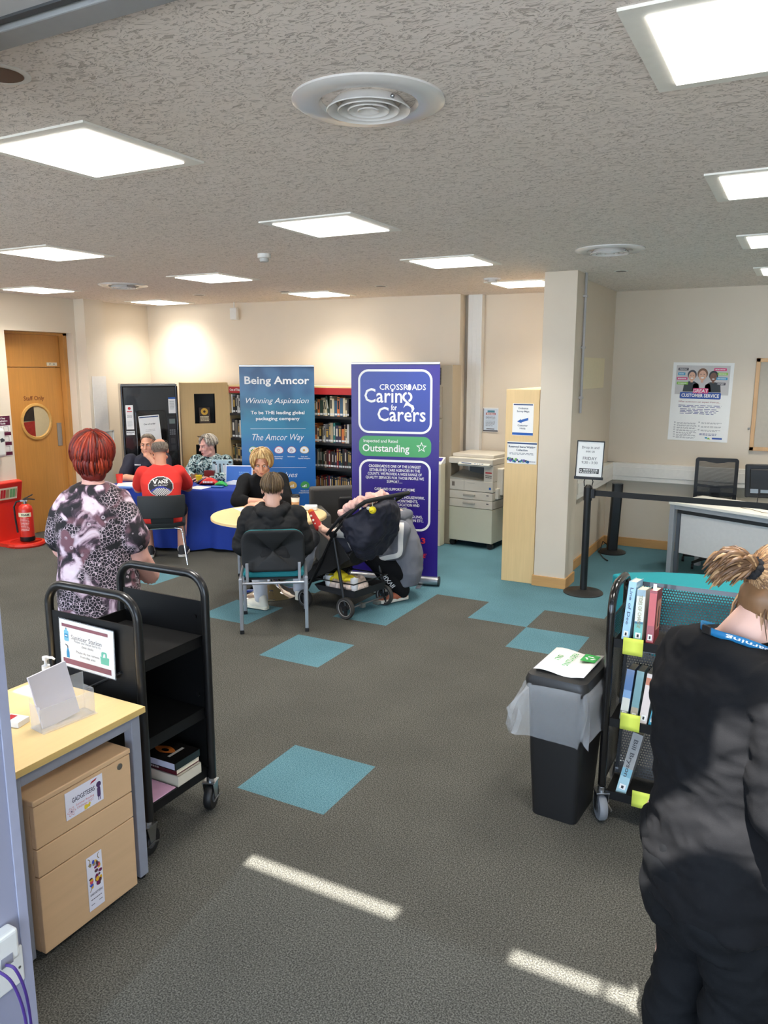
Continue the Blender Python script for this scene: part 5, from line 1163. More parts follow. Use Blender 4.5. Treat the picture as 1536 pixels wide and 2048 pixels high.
# on the desk
cl_ = clear('clear_plastic', alpha=.2)
t = thing('hand_sanitiser', 'clear hand sanitiser bottle with a white pump on the near left desk', 'bottle', (-2.575, 1.96, .7305), .3)
part('bottle', MB().lathe([(.03, 0), (.034, .006), (.034, .085), (.028, .1), (.013, .107), (.013, .112)], n=28), clear('gel_clear', (224, 236, 240), .28), t, smooth=True)
part('pump', MB().lathe([(.016, .108), (.016, .128), (.006, .13), (.005, .15), (.012, .152), (.012, .165), (.001, .168)], n=20).tube([(0, 0, .16), (.03, 0, .163), (.042, 0, .156)], [.006, .005, .004], 8), M('pump_white', (240, 240, 240), .3), t, smooth=True)
part('dip_tube', MB().cyl((0, 0, .012), (.01, 0, .11), .0025), white, t); part('gel_label', MB().rect(-.02, .02, .03, .07, -.0345), M('label_faint', (214, 222, 226), .5), t)
t = thing('leaflet_holder', 'clear leaflet holder with tall white leaflets on the near left desk', 'leaflet holder', (-2.335, 1.835, .7305), R(82))
part('holder', MB().box(-.11, .11, -.035, -.033, 0, .09).box(-.11, .11, .03, .032, 0, .15).box(-.11, -.108, -.035, .032, 0, .1).box(.108, .11, -.035, .032, 0, .1).box(-.11, .11, -.05, .04, 0, .003), cl_, t)
hl = t
o = single('leaflet', MB().box(-.075, .075, -.006, .004, 0, .205), M('leaflet_white', (228, 226, 236), .6, var=.02), 'white leaflets standing tilted in the clear holder', 'leaflet', on(hl, -.01, .0, .004), R(82)); o.rotation_euler = (R(-9), R(-7), R(82))
t = thing('card_pack', 'small white card pack with a red corner on the near left desk edge', 'pack', (-2.475, 1.73, .7305), R(12)); part('cards', MB().box(-.04, .045, -.03, .03, 0, .022), paper, t, bevel=.002); part('red_mark', MB().box(-.03, .0, -.02, .02, .022, .0226), redink, t)
# left trolley
def caster(t, x, y, a, rad=.062, braked=True, wm=None):
    c = part('caster', MB().lathe([(.4*rad, -.018), (rad*.9, -.018), (rad, -.01), (rad, .01), (rad*.9, .018), (.4*rad, .018)], (x, y, rad), 36, ax=(math.cos(a), math.sin(a), 0)), wm or M('tyre_black', (24, 24, 25), .5), t, smooth=True)
    ax = V((math.cos(a), math.sin(a), 0)); h = MB()
    h.lathe([(.001, -.02), (.45*rad, -.02), (.45*rad, .02), (.001, .02)], (x, y, rad), 24, ax=ax); part('hub', h, M('hub_grey', (96, 98, 102), .4, metal=.3), c, smooth=True)
    f = MB(); pr = ax.cross(V((0, 0, 1)))
    for s in (-1, 1):
        o_ = V((x, y, 0))+ax*s*.024
        q = [o_+pr*-.028+V((0, 0, rad*2+.012)), o_+pr*.035+V((0, 0, rad*2+.012)), o_+pr*.012+V((0, 0, rad-.012)), o_+pr*-.012+V((0, 0, rad-.012))]
        f.add([p+ax*s*d_ for d_ in (0, .003) for p in q], [(0, 1, 2, 3), (7, 6, 5, 4), (0, 4, 5, 1), (1, 5, 6, 2), (2, 6, 7, 3), (3, 7, 4, 0)])
    f.obox((x, y, rad*2+.014), (.06, .06, .006), Matrix.Rotation(a, 3, 'Z')).cyl((x, y, rad*2+.014), (x, y, rad*2+.04), .018, n=16)
    part('fork', f, steel, c, bevel=.001)
    if braked:
        b_ = MB().tube([V((x, y, rad))+ax*.03+pr*.0, V((x, y, rad+.004))+ax*.034+pr*.05], [.01, .006], 8, flat=.4).tube([V((x, y, rad))+ax*.03, V((x, y, rad-.012))+ax*.034-pr*.05], [.01, .006], 8, flat=.4); part('brake', b_, steel, c, smooth=True)
t = thing('book_trolley', 'near-empty black metal book trolley beside the near left desk', 'trolley', (-2.525, 2.36, 0), 0)
def utube(x0, x1, y, z0, z1, r, rr=.016, n=8):
    c0 = arc((x0+r, z1-r), r, PI, PI/2, n); c1 = arc((x1-r, z1-r), r, PI/2, 0, n)
    return [(x0, y, z0)]+[(p[0], y, p[1]) for p in c0+c1]+[(x1, y, z0)]
for y in (-.2, .2):
    e = part('end_frame', MB().tube(utube(-.258, .258, y, .16, 1.125, .095), .019, 14), blackm, t, smooth=True)
    part('end_panel', MB().box(-.242, .242, y-.004, y+.004, .16, 1.005), M('panel_black', (15, 15, 16), .5, spec=.3), e)
for z in (.21, .50, .845):
    s_ = part('shelf', MB().box(-.235, .235, -.196, .196, z-.004, z), M('panel_black', (15, 15, 16)), t); part('shelf_lip', MB().box(.226, .235, -.196, .196, z-.05, z-.003), M('panel_black', (15, 15, 16)), s_)
part('spine_panel', MB().box(-.004, .004, -.196, .196, .22, .98)if False else MB().box(-.24, -.232, -.196, .196, .22, .9), M('panel_black', (15, 15, 16)), t)
part('brace', MB().tube([(-.18, -.208, .62), (.16, -.208, .8)], .006, 6), M('scratch_steel', (60, 60, 62), .4, metal=.5), t, smooth=True)
bo = MB()
for x, z in ((-.2, .93), (.2, .93), (.2, .56), (-.2, .56)): bo.cyl((x, .194, z), (x, .19, z), .012, n=6)
part('bolts', bo, M('bolt_black', (34, 34, 36), .3, metal=.5), t)
for x in (-.245, .245):
    for y in (-.2, .2): caster(t, x, y, .35 if x > 0 and y > 0 else .15)
trl = t
def d_san(t, wd, ht):
    C = [M('san_maroon', (138, 84, 96), .5), M('san_text', (112, 112, 118), .6), M('san_sky', (120, 186, 214), .5), M('san_blue', (54, 140, 186), .5), M('san_green', (104, 190, 166), .5), paper, M('san_dark', (70, 80, 90), .5)]
    def f(b):
        b.rect(-wd/2+.014, wd/2-.03, ht-.03, ht-.016, -.002, 0); b.rect(-wd/2+.014, wd/2-.018, .012, .036, -.002, 0)
        b.text('Sanitiser Station', .019, .0, ht-.078, -.002, 1, 0, .004)
        for s, z in (('Please use these items to', .115), ('clean desks', .098), ('Please do not remove', .07), ('from this area', .053)): b.text(s, .0105, .005, z, -.002, 1)
        b.poly(rrect(-.132, -.104, .112, .16, .006, 3), -.002, 2); b.rect(-.124, -.112, .16, .167, -.002, 2); b.rect(-.121, -.115, .167, .172, -.002, 6); b.rect(-.128, -.108, .128, .145, -.0026, 3); b.rect(-.125, -.111, .134, .139, -.003, 5)
        b.poly([(-.122, .04), (-.104, .04), (-.104, .064), (-.110, .082), (-.116, .082), (-.122, .064)], -.002, 3); b.rect(-.116, -.11, .082, .09, -.002, 6); b.poly([(-.127, .094), (-.112, .088), (-.11, .092), (-.126, .1)], -.002, 6)
        b.poly([(.082, .052), (.127, .052), (.13, .084), (.079, .084)], -.002, 4); b.poly(rrect(.086, .118, .08, .106, .008, 3), -.0024, 4); b.poly([(.095, .082), (.1, .098), (.109, .1), (.11, .084)], -.003, 5)
    ink_part('lettering', t, C, f)
o = sheet('sanitiser_sign', 'laminated sanitiser station notice hung on the trolley\'s near end', 'sign', (-2.545, 2.137, .775), 0, .315, .205, d_san, tilt=R(1.5))
lm = part('laminate', MB().box(-.162, .162, -.0008, .0006, -.004, .209), clear('laminate_clear', alpha=.18, rough=.15), o)
def thick_book(name, label, loc, rz, w_, d_, h, cover, spine_edge, pg, hard=True, txt=None):
    t = thing(name, label, 'book', loc, rz); c = .003
    part('pages', MB().box(-w_/2+.004, w_/2-.002, -d_/2+.003, d_/2-.003, c, h-c), pg, t)
    part('cover', MB().box(-w_/2, w_/2, -d_/2, d_/2, 0, c).box(-w_/2, w_/2, -d_/2, d_/2, h-c, h).box(-w_/2, -w_/2+.003, -d_/2, d_/2, 0, h), cover, t, bevel=.001)
    return t
b1 = thick_book('book', 'thick paperback with cream page edges at the bottom of the trolley\'s book stack', (-2.385, 2.425, .2105), R(180), .215, .15, .05, M('stack_cream', (206, 198, 180), .5), 0, pages)
b2 = thick_book('book', 'maroon-spined book in the middle of the trolley\'s book stack', (-2.395, 2.43, .261), R(90), .15, .21, .032, M('stack_maroon', (84, 18, 28), .4), 0, pages)
part('lettering', MB().text('Merlin', .018, .02, .008, 0, 0, 0, .01).xf(Matrix.Translation((-.0756, .0, .0)) @ Matrix.Rotation(-PI/2, 4, 'Z')), M('stack_ink', (200, 190, 184), .5), b2, recalc=False) if False else None
part('spine_lettering', (lambda q: (lines(q, -.07, .03, .01, 1, .02, .014, 0, 0, 6), q)[1])(MB()).xf(Matrix.Translation((-.0758, .0, .0)) @ Matrix.Rotation(-PI/2, 4, 'Z')), M('stack_ink', (200, 190, 184), .5), b2, recalc=False)
b3 = thick_book('book', 'black hardback with an orange cover picture on top of the trolley\'s stack', (-2.39, 2.415, .2935), R(180), .225, .16, .036, M('stack_black', (22, 20, 20), .25, coat=.3), 0, M('pages_lilac', (214, 214, 230), .7))
def swirl(b):
    b.add([(p[0], p[1], .0365) for p in [(.02+.045*math.cos(a)*(1+.3*math.cos(2*a)), .0+.03*math.sin(a)) for a in [2*PI*i/24 for i in range(24)]]], [tuple(range(24))], 0)
    b.add([(.015+.02*math.cos(a), .004+.012*math.sin(a), .0369) for a in [2*PI*i/16 for i in range(16)]], [tuple(range(16))], 1)
sw = MB(); swirl(sw); sw.add([(.085, -.055, .0365), (.09, -.055, .0365), (.09, .02, .0365), (.085, .02, .0365)], [(0, 1, 2, 3)], 2); sw.add([(-.05, -.05, .0365), (-.035, -.05, .0365), (-.035, .045, .0365), (-.05, .045, .0365)], [(0, 1, 2, 3)], 2)
part('cover_art', sw, [M('art_orange', (190, 104, 40), .35, var=.3, scale=50), M('stack_black', (22, 20, 20)), M('art_grey', (176, 168, 160), .5)], b3, recalc=False)
t = thing('paper_tray', 'pink paper in a shallow tray on the trolley\'s bottom shelf', 'tray', (-2.39, 2.255, .2105), 0); part('tray', MB().box(-.11, .115, -.085, .085, 0, .006), M('tray_black', (26, 24, 26), .4), t, bevel=.002); part('paper', MB().box(-.105, .11, -.08, .08, .006, .01), M('paper_pink', (220, 170, 196), .6), t)
# sockets on the near pier's end face
t = thing('data_trunking', 'white boxed trunking with a data socket on the near pier', 'socket', (-1.794, 1.10, .39), R(90))
part('box', MB().box(-.2, .08, -.045, 0, .06, .15), white, t, bevel=.01, seg=3); part('port', MB().box(.02, .055, -.047, -.044, .062, .09), M('port_grey', (150, 150, 160), .4), t)
pl = part('face_plate', MB().box(-.1, .11, -.01, 0, -.05, .06), white, t, bevel=.004); part('screw', MB().cyl((.095, -.012, .0), (.095, -.0095, .0), .004), steel, pl)
t = thing('network_cable', 'purple and white network cables hanging from the socket on the near pier', 'cable', (-1.794, 1.10, 0), R(90))
vio = M('cable_violet', (78, 52, 130), .45)
part('cable', MB().tube(smooth_path([V(q) for q in [(.03, -.05, .462), (.04, -.075, .45), (.06, -.08, .36), (.08, -.06, .2), (.095, -.03, .006), (.06, -.03, .006)]]), .004, 8), vio, t, smooth=True); part('cable', MB().tube(smooth_path([V(q) for q in [(.0, -.05, .47), (.02, -.085, .43), (.05, -.08, .3), (.07, -.05, .1), (.075, -.03, .006), (.02, -.04, .006)]]), .004, 8), vio, t, smooth=True)
part('cable', MB().tube([(-.02, -.012, .36), (-.01, -.05, .345), (.0, -.05, .2), (.02, -.03, .006)], .004, 8), white, t, smooth=True)
# ------------------------------------------------------------------ near right: bin and trolley
t = thing('recycling_bin', 'black slim recycling bin beside the right book trolley', 'bin', (-.835, 3.36, 0), R(-4))
bm_ = M('bin_black', (22, 22, 23), .5, bump=.1, bscale=300)
b_ = MB(); b_.loft([[V((p[0], p[1], z)) for p in rrect(-w_, w_, -d_, d_, .03, 4)] for z, w_, d_ in ((0, .105, .14), (.3, .12, .16), (.64, .132, .178))]); part('body', b_, bm_, t, smooth=True)
b_ = MB(); b_.loft([[V((p[0], p[1], z)) for p in rrect(-w_, w_, -d_, d_, .04, 5)] for z, w_, d_ in ((.63, .142, .19), (.665, .145, .195), (.69, .135, .185), (.698, .11, .16))]); part('lid', b_, M('lid_black', (40, 40, 40), .4, var=.1), t, smooth=True)
bagm = clear('bag_film', (240, 244, 248), .2, .16)
b_ = MB(); rings = []
for j, (z, o_) in enumerate(((.655, .012), (.62, .03), (.55, .045), (.48, .05), (.42, .04))):
    q = []
    for i, p in enumerate(rrect(-.135, .135, -.18, .18, .04, 10)):
        wv = 1+.8*math.sin(i*1.3+1.7*j)+.7*math.sin(i*.6+2*j)+.4*math.sin(2.9*i+j); d = V((p[0], p[1], 0)).normalized(); ex = .05 if (p[0] < -.1 and j > 1) else 0
        q.append(V((p[0], p[1], z+.015*math.sin(i*.9)*(j > 2)))+d*(o_*.5*wv+.01+ex))
    rings.append(q)
b_.loft(rings, 0, False); part('bin_bag', b_, bagm, t, smooth='all')
bn = t
t = thing('bin_sign', 'white recycling only paper taped on the black bin lid', 'sign', on(bn, 0, .0, .699), R(-4))
b_ = MB(); rings = []
for i in range(9):
    x = -.115+.23*i/8; z = .006*(math.sin(i*.9)+1)+(.0 if 1 < i < 7 else .002); rings.append([V((x, -.15, z)), V((x, .15, z+.003)), V((x, .15, z+.0042)), V((x, -.15, z+.0012))])
b_.loft(rings); part('sheet', b_, paper, t, smooth='all')
grn = M('recycle_green', (46, 160, 72), .5); b_ = MB(); zz = .0165
X_, Y_ = V((0, -1, 0)), V((1, 0, 0))
b_.add([V((.035, .035, zz)), V((.035, .13, zz)), V((.105, .13, zz)), V((.105, .035, zz))], [(0, 3, 2, 1)], 0)
b_.text('RECYCLING', .026, 0, 0, 0, 0, 0, .01, w=.17, O=(-.015, .02, zz), X=X_, Y=Y_); b_.text('ONLY', .026, 0, 0, 0, 0, 0, .01, w=.07, O=(-.07, .02, zz), X=X_, Y=Y_)
for k_ in range(3):
    a = 2*PI*k_/3+PI/2; pts = []
    for (u, v_) in ((-.012, .012), (.004, .012), (.004, .007), (.014, .016), (.004, .025), (.004, .02), (-.016, .02)):
        x, y = u*math.cos(a)-v_*math.sin(a), u*math.sin(a)+v_*math.cos(a); pts.append(V((.07+y, .083-x, zz+.0006)))
    b_.add(pts, [tuple(range(7))], 1)
part('lettering', b_, [grn, paper], t, recalc=False)
# right trolley
t = thing('book_trolley', 'black display book trolley with mesh backs behind the woman in black', 'trolley', (-.2, 3.5, 0), 0)
RTX = .455
for s in (-1, 1):
    x = s*RTX; pts = [(x, -.17, .17), (x, -.17, .98)]+[(x, -.17+.11-.11*math.cos(a), .98+.11*math.sin(a)) for a in [PI/2*i/6 for i in range(1, 7)]]+[(x, .08, 1.085)]+[(x, .08+.09*math.sin(a), .995+.09*math.cos(a)) for a in [PI/2*i/6 for i in range(1, 7)]]+[(x, .17, .17)]
    e = part('end_frame', MB().tube(pts, .018, 14), M('gloss_black', (16, 16, 17), .2, coat=.5), t, smooth=True)
    part('end_panel', MB().box(x-.003, x+.003, -.155, .155, .17, .95), M('mesh_panel', (18, 18, 19), .4) and mesh_mat('perforated_side', (18, 18, 19), .02, .012, .3, 'YZ'), e)
perf = mesh_mat('perforated_steel', (18, 18, 19), .0115, .0115, .36)
for z, hb in ((.865, .215), (.495, .27), (.145, .27)):
    s_ = part('shelf', MB().box(-RTX+.018, RTX-.018, -.16, .15, z-.012, z-.008).box(-RTX+.018, RTX-.018, -.175, -.165, z-.035, z+.004), M('panel_black', (15, 15, 16)), t)
    bp_ = MB().box(-RTX+.02, RTX-.02, -.0015, .0015, 0, hb); part('back_mesh', bp_.xf(Matrix.Translation((0, .02, z)) @ Matrix.Rotation(R(-14), 4, 'X')), perf, s_)
    part('mesh_rim', MB().box(-RTX+.02, RTX-.02, -.006, .006, hb-.02, hb).box(-RTX+.02, -RTX+.035, -.006, .006, 0, hb).xf(Matrix.Translation((0, .02, z)) @ Matrix.Rotation(R(-14), 4, 'X')), M('gloss_black', (16, 16, 17)), s_)
hub_l = M('tyre_grey', (120, 122, 126), .5)
for x in (-RTX, RTX):
    for y in (-.17, .17): caster(t, x, y, .5, .062, True, hub_l)
rtl = t
def spine_book(label, loc, tilt, th, ht, dp, base, bands, txt=None, tc=None, lean=0):
    t = thing('book', label, 'book', loc, 0, 'books on the right trolley'); t.rotation_euler = (R(-8), tilt, 0)
    bmat = M('tb_'+'_'.join(label.split()[:3]).replace('-', '_'), base, .35, var=.08, scale=40, coat=.3)
    part('cover', MB().box(-th/2, th/2, 0, .003, 0, ht).box(-th/2, -th/2+.002, .003, dp, 0, ht).box(th/2-.002, th/2, .003, dp, 0, ht), bmat, t); part('pages', MB().box(-th/2+.002, th/2-.002, .003, dp-.004, .003, ht-.004), pages, t)
    mb = MB(); ms = [bmat]
    for i, (z0, z1, c) in enumerate(bands): mb.rect(-th/2+.0005, th/2-.0005, z0*ht, z1*ht, -.0006, len(ms)); ms.append(M('band_%d_%d_%d' % c, c, .4))
    ms.append(M('spine_sticker', (232, 232, 228))); mb.rect(-th*.3, th*.3, .02, .045, -.0012, len(ms)-1)
    ms.append(ink); mb.rect(-th*.12, th*.12, .025, .038, -.0016, len(ms)-1)
    if txt:
        ms.append(tc or inkw); q = MB().text(txt, th*.4, 0, 0, 0, len(ms)-1, -1, .006, w=ht*.62)
        mb.add([(p.z-th*.2, -.0018, ht*.9-p.x) for p in q.v], q.f, len(ms)-1)
    flat('spine', mb, ms, t); return t
spine_book('tall pale blue paperback first on the right trolley\'s top shelf', (-.595, 3.345, .8575), R(3), .032, .262, .18, (150, 194, 226), [(.0, .3, (156, 200, 228))], 'Line of Dee', M('text_navy', (70, 84, 104)))
spine_book('cream and turquoise paperback second on the right trolley\'s top shelf', (-.543, 3.345, .8575), R(0), .036, .232, .15, (214, 220, 206), [(.88, 1, (150, 176, 190)), (.05, .38, (110, 184, 178)), (.36, .4, (60, 120, 150))], 'TIDES OF CHANGE', M('spine_gold', (150, 140, 100), .5))
tb3 = spine_book('red paperback with a figure on its cover on the right trolley\'s top shelf', (-.493, 3.345, .8575), R(0), .03, .235, .155, (150, 36, 44), [(.35, .95, (198, 92, 96))], None)
part('cover_art', MB().add([(.0155, .03, .06), (.0155, .14, .06), (.0155, .14, .19), (.0155, .03, .19)], [(0, 1, 2, 3)], 0).add([(.016, .07, .07), (.016, .1, .07), (.016, .095, .16), (.016, .08, .16)], [(0, 1, 2, 3)], 1), [M('art_glow', (214, 150, 130), .5, var=.5, scale=30), M('art_dark', (50, 16, 18), .5)], tb3, recalc=False)
part('page_slip', MB().box(-.006, .008, .02, .021, .22, .262), paper, tb3)
spine_book('blue fading paperback first on the right trolley\'s middle shelf', (-.583, 3.345, .4875), R(4), .034, .235, .15, (70, 110, 160), [(.0, .2, (110, 116, 90)), (.2, .45, (206, 206, 196)), (.45, .6, (120, 156, 196))], 'Summer', None) if False else spine_book('blue fading paperback first on the right trolley\'s middle shelf', (-.583, 3.345, .4875), R(4), .034, .235, .15, (70, 110, 160), [(.0, .2, (110, 116, 90)), (.2, .45, (206, 206, 196)), (.45, .6, (120, 156, 196))])
spine_book('sea green paperback second on the right trolley\'s middle shelf', (-.541, 3.345, .4875), R(4), .031, .235, .15, (104, 146, 152), [(.0, .08, (116, 60, 90)), (.08, .3, (160, 148, 128))])
spine_book('pale pink paperback third on the right trolley\'s middle shelf', (-.5, 3.345, .4875), R(5), .033, .23, .15, (214, 202, 196), [(.78, .92, (190, 120, 90))])
spine_book('tilted teal hardback with white lettering on the right trolley\'s middle shelf', (-.462, 3.345, .4875), R(8), .028, .27, .16, (46, 134, 158), [], 'Lanterns', None) if False else spine_book('tilted teal hardback fourth on the right trolley\'s middle shelf', (-.462, 3.345, .4875), R(8), .028, .27, .16, (46, 134, 158), [(.15, .9, (60, 144, 166))])
spine_book('thin brown-paged book leaning last on the right trolley\'s middle shelf', (-.425, 3.36, .4875), R(3), .02, .25, .15, (190, 178, 150), [])
spine_book('grey and pale blue hardback leaning alone on the right trolley\'s bottom shelf', (-.575, 3.35, .1375), R(11), .045, .29, .17, (150, 150, 148), [(.0, .28, (160, 196, 204)), (.28, .42, (120, 170, 186))], 'Bill Bryson', M('bryson_ink', (60, 60, 62), .5))
nt_ = M('note_yellow', (214, 226, 90), .7, var=.03)
for x, z, lb in ((-.555, .808, 'yellow sticky note on the right trolley\'s top shelf edge'), (-.548, .462, 'yellow sticky note on the right trolley\'s middle shelf edge'), (-.478, .108, 'yellow sticky note on the right trolley\'s bottom shelf edge')):
    b_ = MB(); b_.loft([[V((-.042, -.001-.006*(1-u), u*.074)), V((.042, -.001-.009*(1-u), u*.074)), V((.042, -.000-.009*(1-u), u*.074)), V((-.042, .0-.006*(1-u), u*.074))] for u in (0, .25, .5, .75, 1)])
    single('sticky_note', b_, nt_, lb, 'sticky note', (x, 3.3235, z), R(0), 'sticky notes on the right trolley', smooth='all')
# ------------------------------------------------------------------ people
def skin_mat(name, col): return M(name, col, .5, var=.06, scale=18, bump=.05, bscale=120)
def frame_of(f, u=(0, 0, 1)):
    f = V(f).normalized(); r = f.cross(V(u)).normalized(); u = r.cross(f); return r, f, u
def head_prims(mb, c, f, u=(0, 0, 1), s=1.0, neck=None, jaw=1.0):
    r, f, u = frame_of(f, u); c = V(c); Rm = Matrix((r, f, u)).transposed()
    P = lambda x, y, z: c+(r*x+f*y+u*z)*s
    mb.ball(P(0, -.015, .03), (.074*s, .094*s, .086*s), Rm); mb.ball(P(0, .022, -.035), (.062*s*jaw, .07*s, .072*s), Rm)
    mb.ball(P(0, .062, -.092), (.03*s*jaw, .026*s, .022*s), Rm)
    mb.cap(P(0, .09, .018), P(0, .112, -.022), .009*s, .0135*s); mb.ball(P(.011, .1, -.027), .009*s); mb.ball(P(-.011, .1, -.027), .009*s)
    mb.cap(P(-.034, .078, .034), P(.034, .078, .034), .011*s); mb.ball(P(.042, .06, -.02), .025*s); mb.ball(P(-.042, .06, -.02), .025*s)
    mb.cap(P(-.018, .083, -.06), P(.018, .083, -.06), .009*s); mb.cap(P(-.014, .078, -.072), P(.014, .078, -.072), .009*s)
    for q in (-1, 1): mb.ball(P(q*.077, -.012, -.005), (.01*s, .02*s, .033*s), Rm); mb.cap(P(q*.055, .01, -.07), P(q*.02, .055, -.095), .022*s*jaw, .018*s)
    if neck is not None: mb.cap(P(0, -.03, -.05), neck, .054*s, .06*s)
def face_parts(t, c, f, u=(0, 0, 1), s=1.0, brow=(90, 74, 60), lip=(176, 104, 92), open_=0, look=0):
    r, f, u = frame_of(f, u); c = V(c); Rm = Matrix((r, f, u)).transposed()
    P = lambda x, y, z: c+(r*x+f*y+u*z)*s
    e = MB()
    for q in (-1, 1):
        e.ball(P(q*.031, .077, .012), (.0125*s, .011*s, .0075*s), Rm, 12, 8, 0); e.ball(P(q*.031+look*.003, .086, .011), (.0052*s, .004*s, .0052*s), Rm, 10, 6, 1)
    part('eyes', e, [M('eye_white', (214, 206, 200), .3), M('eye_iris', (54, 58, 62), .25)], t, smooth='all')
    b = MB()
    for q in (-1, 1): b.tube([P(q*.014, .092, .03), P(q*.03, .09, .037), P(q*.048, .077, .031)], [.003*s, .0042*s, .002*s], 8)
    part('eyebrows', b, M('brow_%d' % brow[0], brow, .8), t, smooth='all')
    l = MB().tube([P(-.022, .083, -.063), P(-.008, .094, -.0595), P(0, .0945, -.061), P(.008, .094, -.0595), P(.022, .083, -.063)], [.002*s, .0045*s, .004*s, .0045*s, .002*s], 8).tube([P(-.02, .083, -.066-open_), P(0, .092, -.072-open_), P(.02, .083, -.066-open_)], [.002*s, .005*s, .002*s], 8)
    part('lips', l, M('lips_%d' % lip[0], lip, .45), t, smooth='all')
    if open_: part('mouth', MB().ball(P(0, .087, -.066-open_/2), (.014*s, .005*s, .006*s), Rm), M('mouth_dark', (70, 30, 28), .6), t, smooth='all')
def hand_prims(mb, w, d, n, th, s=1.0, curl=.5, spread=.1):
    """hand from wrist w, pointing along d, palm facing n, thumb on the th side"""
    w = V(w); d = V(d).normalized(); n = V(n); n = (n-d*n.dot(d)).normalized(); th = V(th); th = (th-d*th.dot(d)-n*th.dot(n)).normalized()
    for i in range(4):
        a = th*(.027-.018*i)*s
        mb.cap(w+d*.012*s+a*.7, w+d*.082*s+a, .0135*s, .0125*s)
    mb.cap(w, w+d*.03*s, .026*s, .024*s)
    for i, (L, rr) in enumerate(((.066, .0092), (.074, .0096), (.068, .0092), (.054, .0082))):
        p = w+d*(.084-.004*abs(i-1.2))*s+th*(.027-.018*i)*s; A = 0
        for j, k_ in enumerate((.45, .32, .25)):
            A += curl*(.8, 1.15, .8)[j]; q = (d*math.cos(A)+n*math.sin(A)+th*spread*(1.2-i)*.3).normalized(); p2 = p+q*L*k_*1.02*s
            mb.cap(p, p2, rr*s*(1-.08*j), rr*s*(.94-.08*j)); p = p2
    p = w+d*.018*s+th*.022*s; q = (d*.62+th*.75+n*.25).normalized()
    for j, L in enumerate((.042, .034, .028)):
        p2 = p+q*L*s; mb.cap(p, p2, (.0135, .0105, .0095)[j]*s, (.0115, .0098, .008)[j]*s); p = p2; q = (q+d*.28+n*curl*.55-th*.3*curl).normalized()
def limb(mb, pts, rs):
    pts = [V(p) for p in pts]
    for i in range(len(pts)-1): mb.cap(pts[i], pts[i+1], rs[i], rs[i+1])
def tors(mb, rings, f=(0, 1, 0), n=28):
    """rings of (centre, half width, half depth); f is the facing direction"""
    f = V(f).normalized(); r = f.cross(V((0, 0, 1))).normalized(); out = []
    for c, a, b, *tl in rings:
        ff = f if not tl else (f+V((0, 0, tl[0]))).normalized(); q = []
        for i in range(n):
            t_ = 2*PI*i/n; cs, sn = math.cos(t_), math.sin(t_); e = .8
            q.append(V(c)+r*a*math.copysign(abs(cs)**e, cs)+ff*b*math.copysign(abs(sn)**e, sn))
        out.append(q)
    mb.loft(out)
def shoe_prims(mb, heel, toe, s=1.0, h=.07):
    heel = V(heel); toe = V(toe); d = (toe-heel).normalized(); up = V((0, 0, 1)); up = (up-d*up.dot(d)).normalized()
    mb.cap(heel+up*.03*s, heel+d*.1*s+up*.036*s, .037*s, .042*s); mb.cap(heel+d*.09*s+up*.034*s, toe-d*.035*s+up*.028*s, .044*s, .034*s); mb.cap(heel+up*.04*s, heel+d*.02*s+up*h*s, .036*s, .038*s)
def sole_mb(heel, toe, s=1.0, th=.022):
    heel = V(heel); toe = V(toe); d = (toe-heel); L = d.length; d = d.normalized(); up = V((0, 0, 1)); up = (up-d*up.dot(d)).normalized(); r = d.cross(up); pr = []
    for u, w_ in ((-.04, .018), (-.025, .033), (.1*1, .04), (.16, .046), (L-.02, .038), (L, .018)): pr.append((u, w_*s))
    top = [heel+d*u+r*w_ for u, w_ in pr]+[heel+d*u-r*w_ for u, w_ in reversed(pr)]
    return MB().loft([top, [p+up*th for p in top]])
def strands(mb, c, f, u, rad, n, r0, crown, cover, seed=1, thick=.0035, lift=.004, segs=7, m=2, jag=.12, off=(0, -.015, .03)):
    """hair locks lying on the head ellipsoid, combed from a crown direction; cover(az) gives how far down (angle from the crown) they reach"""
    r, f, u = frame_of(f, u); c = V(c)+r*off[0]+f*off[1]+u*off[2]; rd = random.Random(seed)
    cr = (r*crown[0]+f*crown[1]+u*crown[2]).normalized(); a0 = cr.orthogonal().normalized(); a1 = cr.cross(a0)
    bx = (f-cr*f.dot(cr)).normalized(); by = cr.cross(bx)
    for i in range(n):
        az = rd.uniform(0, 2*PI); st = rd.uniform(0.02, .75); end = cover(az)*(1+rd.uniform(-jag, jag)); k_ = rd.uniform(.4, 1.0)
        lay = rd.uniform(0, 1)*lift; pts = []; rs = []; tw = rd.uniform(-.12, .12)
        s0 = st*end*.75; 
        if end-s0 < .15: continue
        for j in range(segs):
            w_ = j/(segs-1); ang = s0+(end-s0)*w_; z_ = az+tw*w_
            dv = cr*math.cos(ang)+(bx*math.cos(z_)+by*math.sin(z_))*math.sin(ang)
            e = V((dv.dot(r)*rad[0], dv.dot(f)*rad[1], dv.dot(u)*rad[2])); nrm = V((e.x/rad[0]**2, e.y/rad[1]**2, e.z/rad[2]**2)).normalized()
            ll = lay+.003*math.sin(PI*w_)
            pts.append(c+r*(e.x+nrm.x*ll)+f*(e.y+nrm.y*ll)+u*(e.z+nrm.z*ll)); rs.append(thick*k_*(1.1 if 0 < j < segs-1 else .5) if j < segs-1 else thick*.2)
        mb.tube(pts, rs, 5, rd.choices(range(m), [1]*m)[0], flat=1.6)
def hair_mats(name, cols): return [M(name+'_%d' % i, c, .45, var=.2, scale=60, stretch=(1, 1, .3)) for i, c in enumerate(cols)]
def worn(name, mb, voxel, mat, t, sm=5, na=.012, nsc=6, fine=.0, st=(1, 1, .6), label=None):
    me = remesh(mb, voxel, mat, name, sm, na, nsc, st, fine); return mpart(name, me, t, label), me
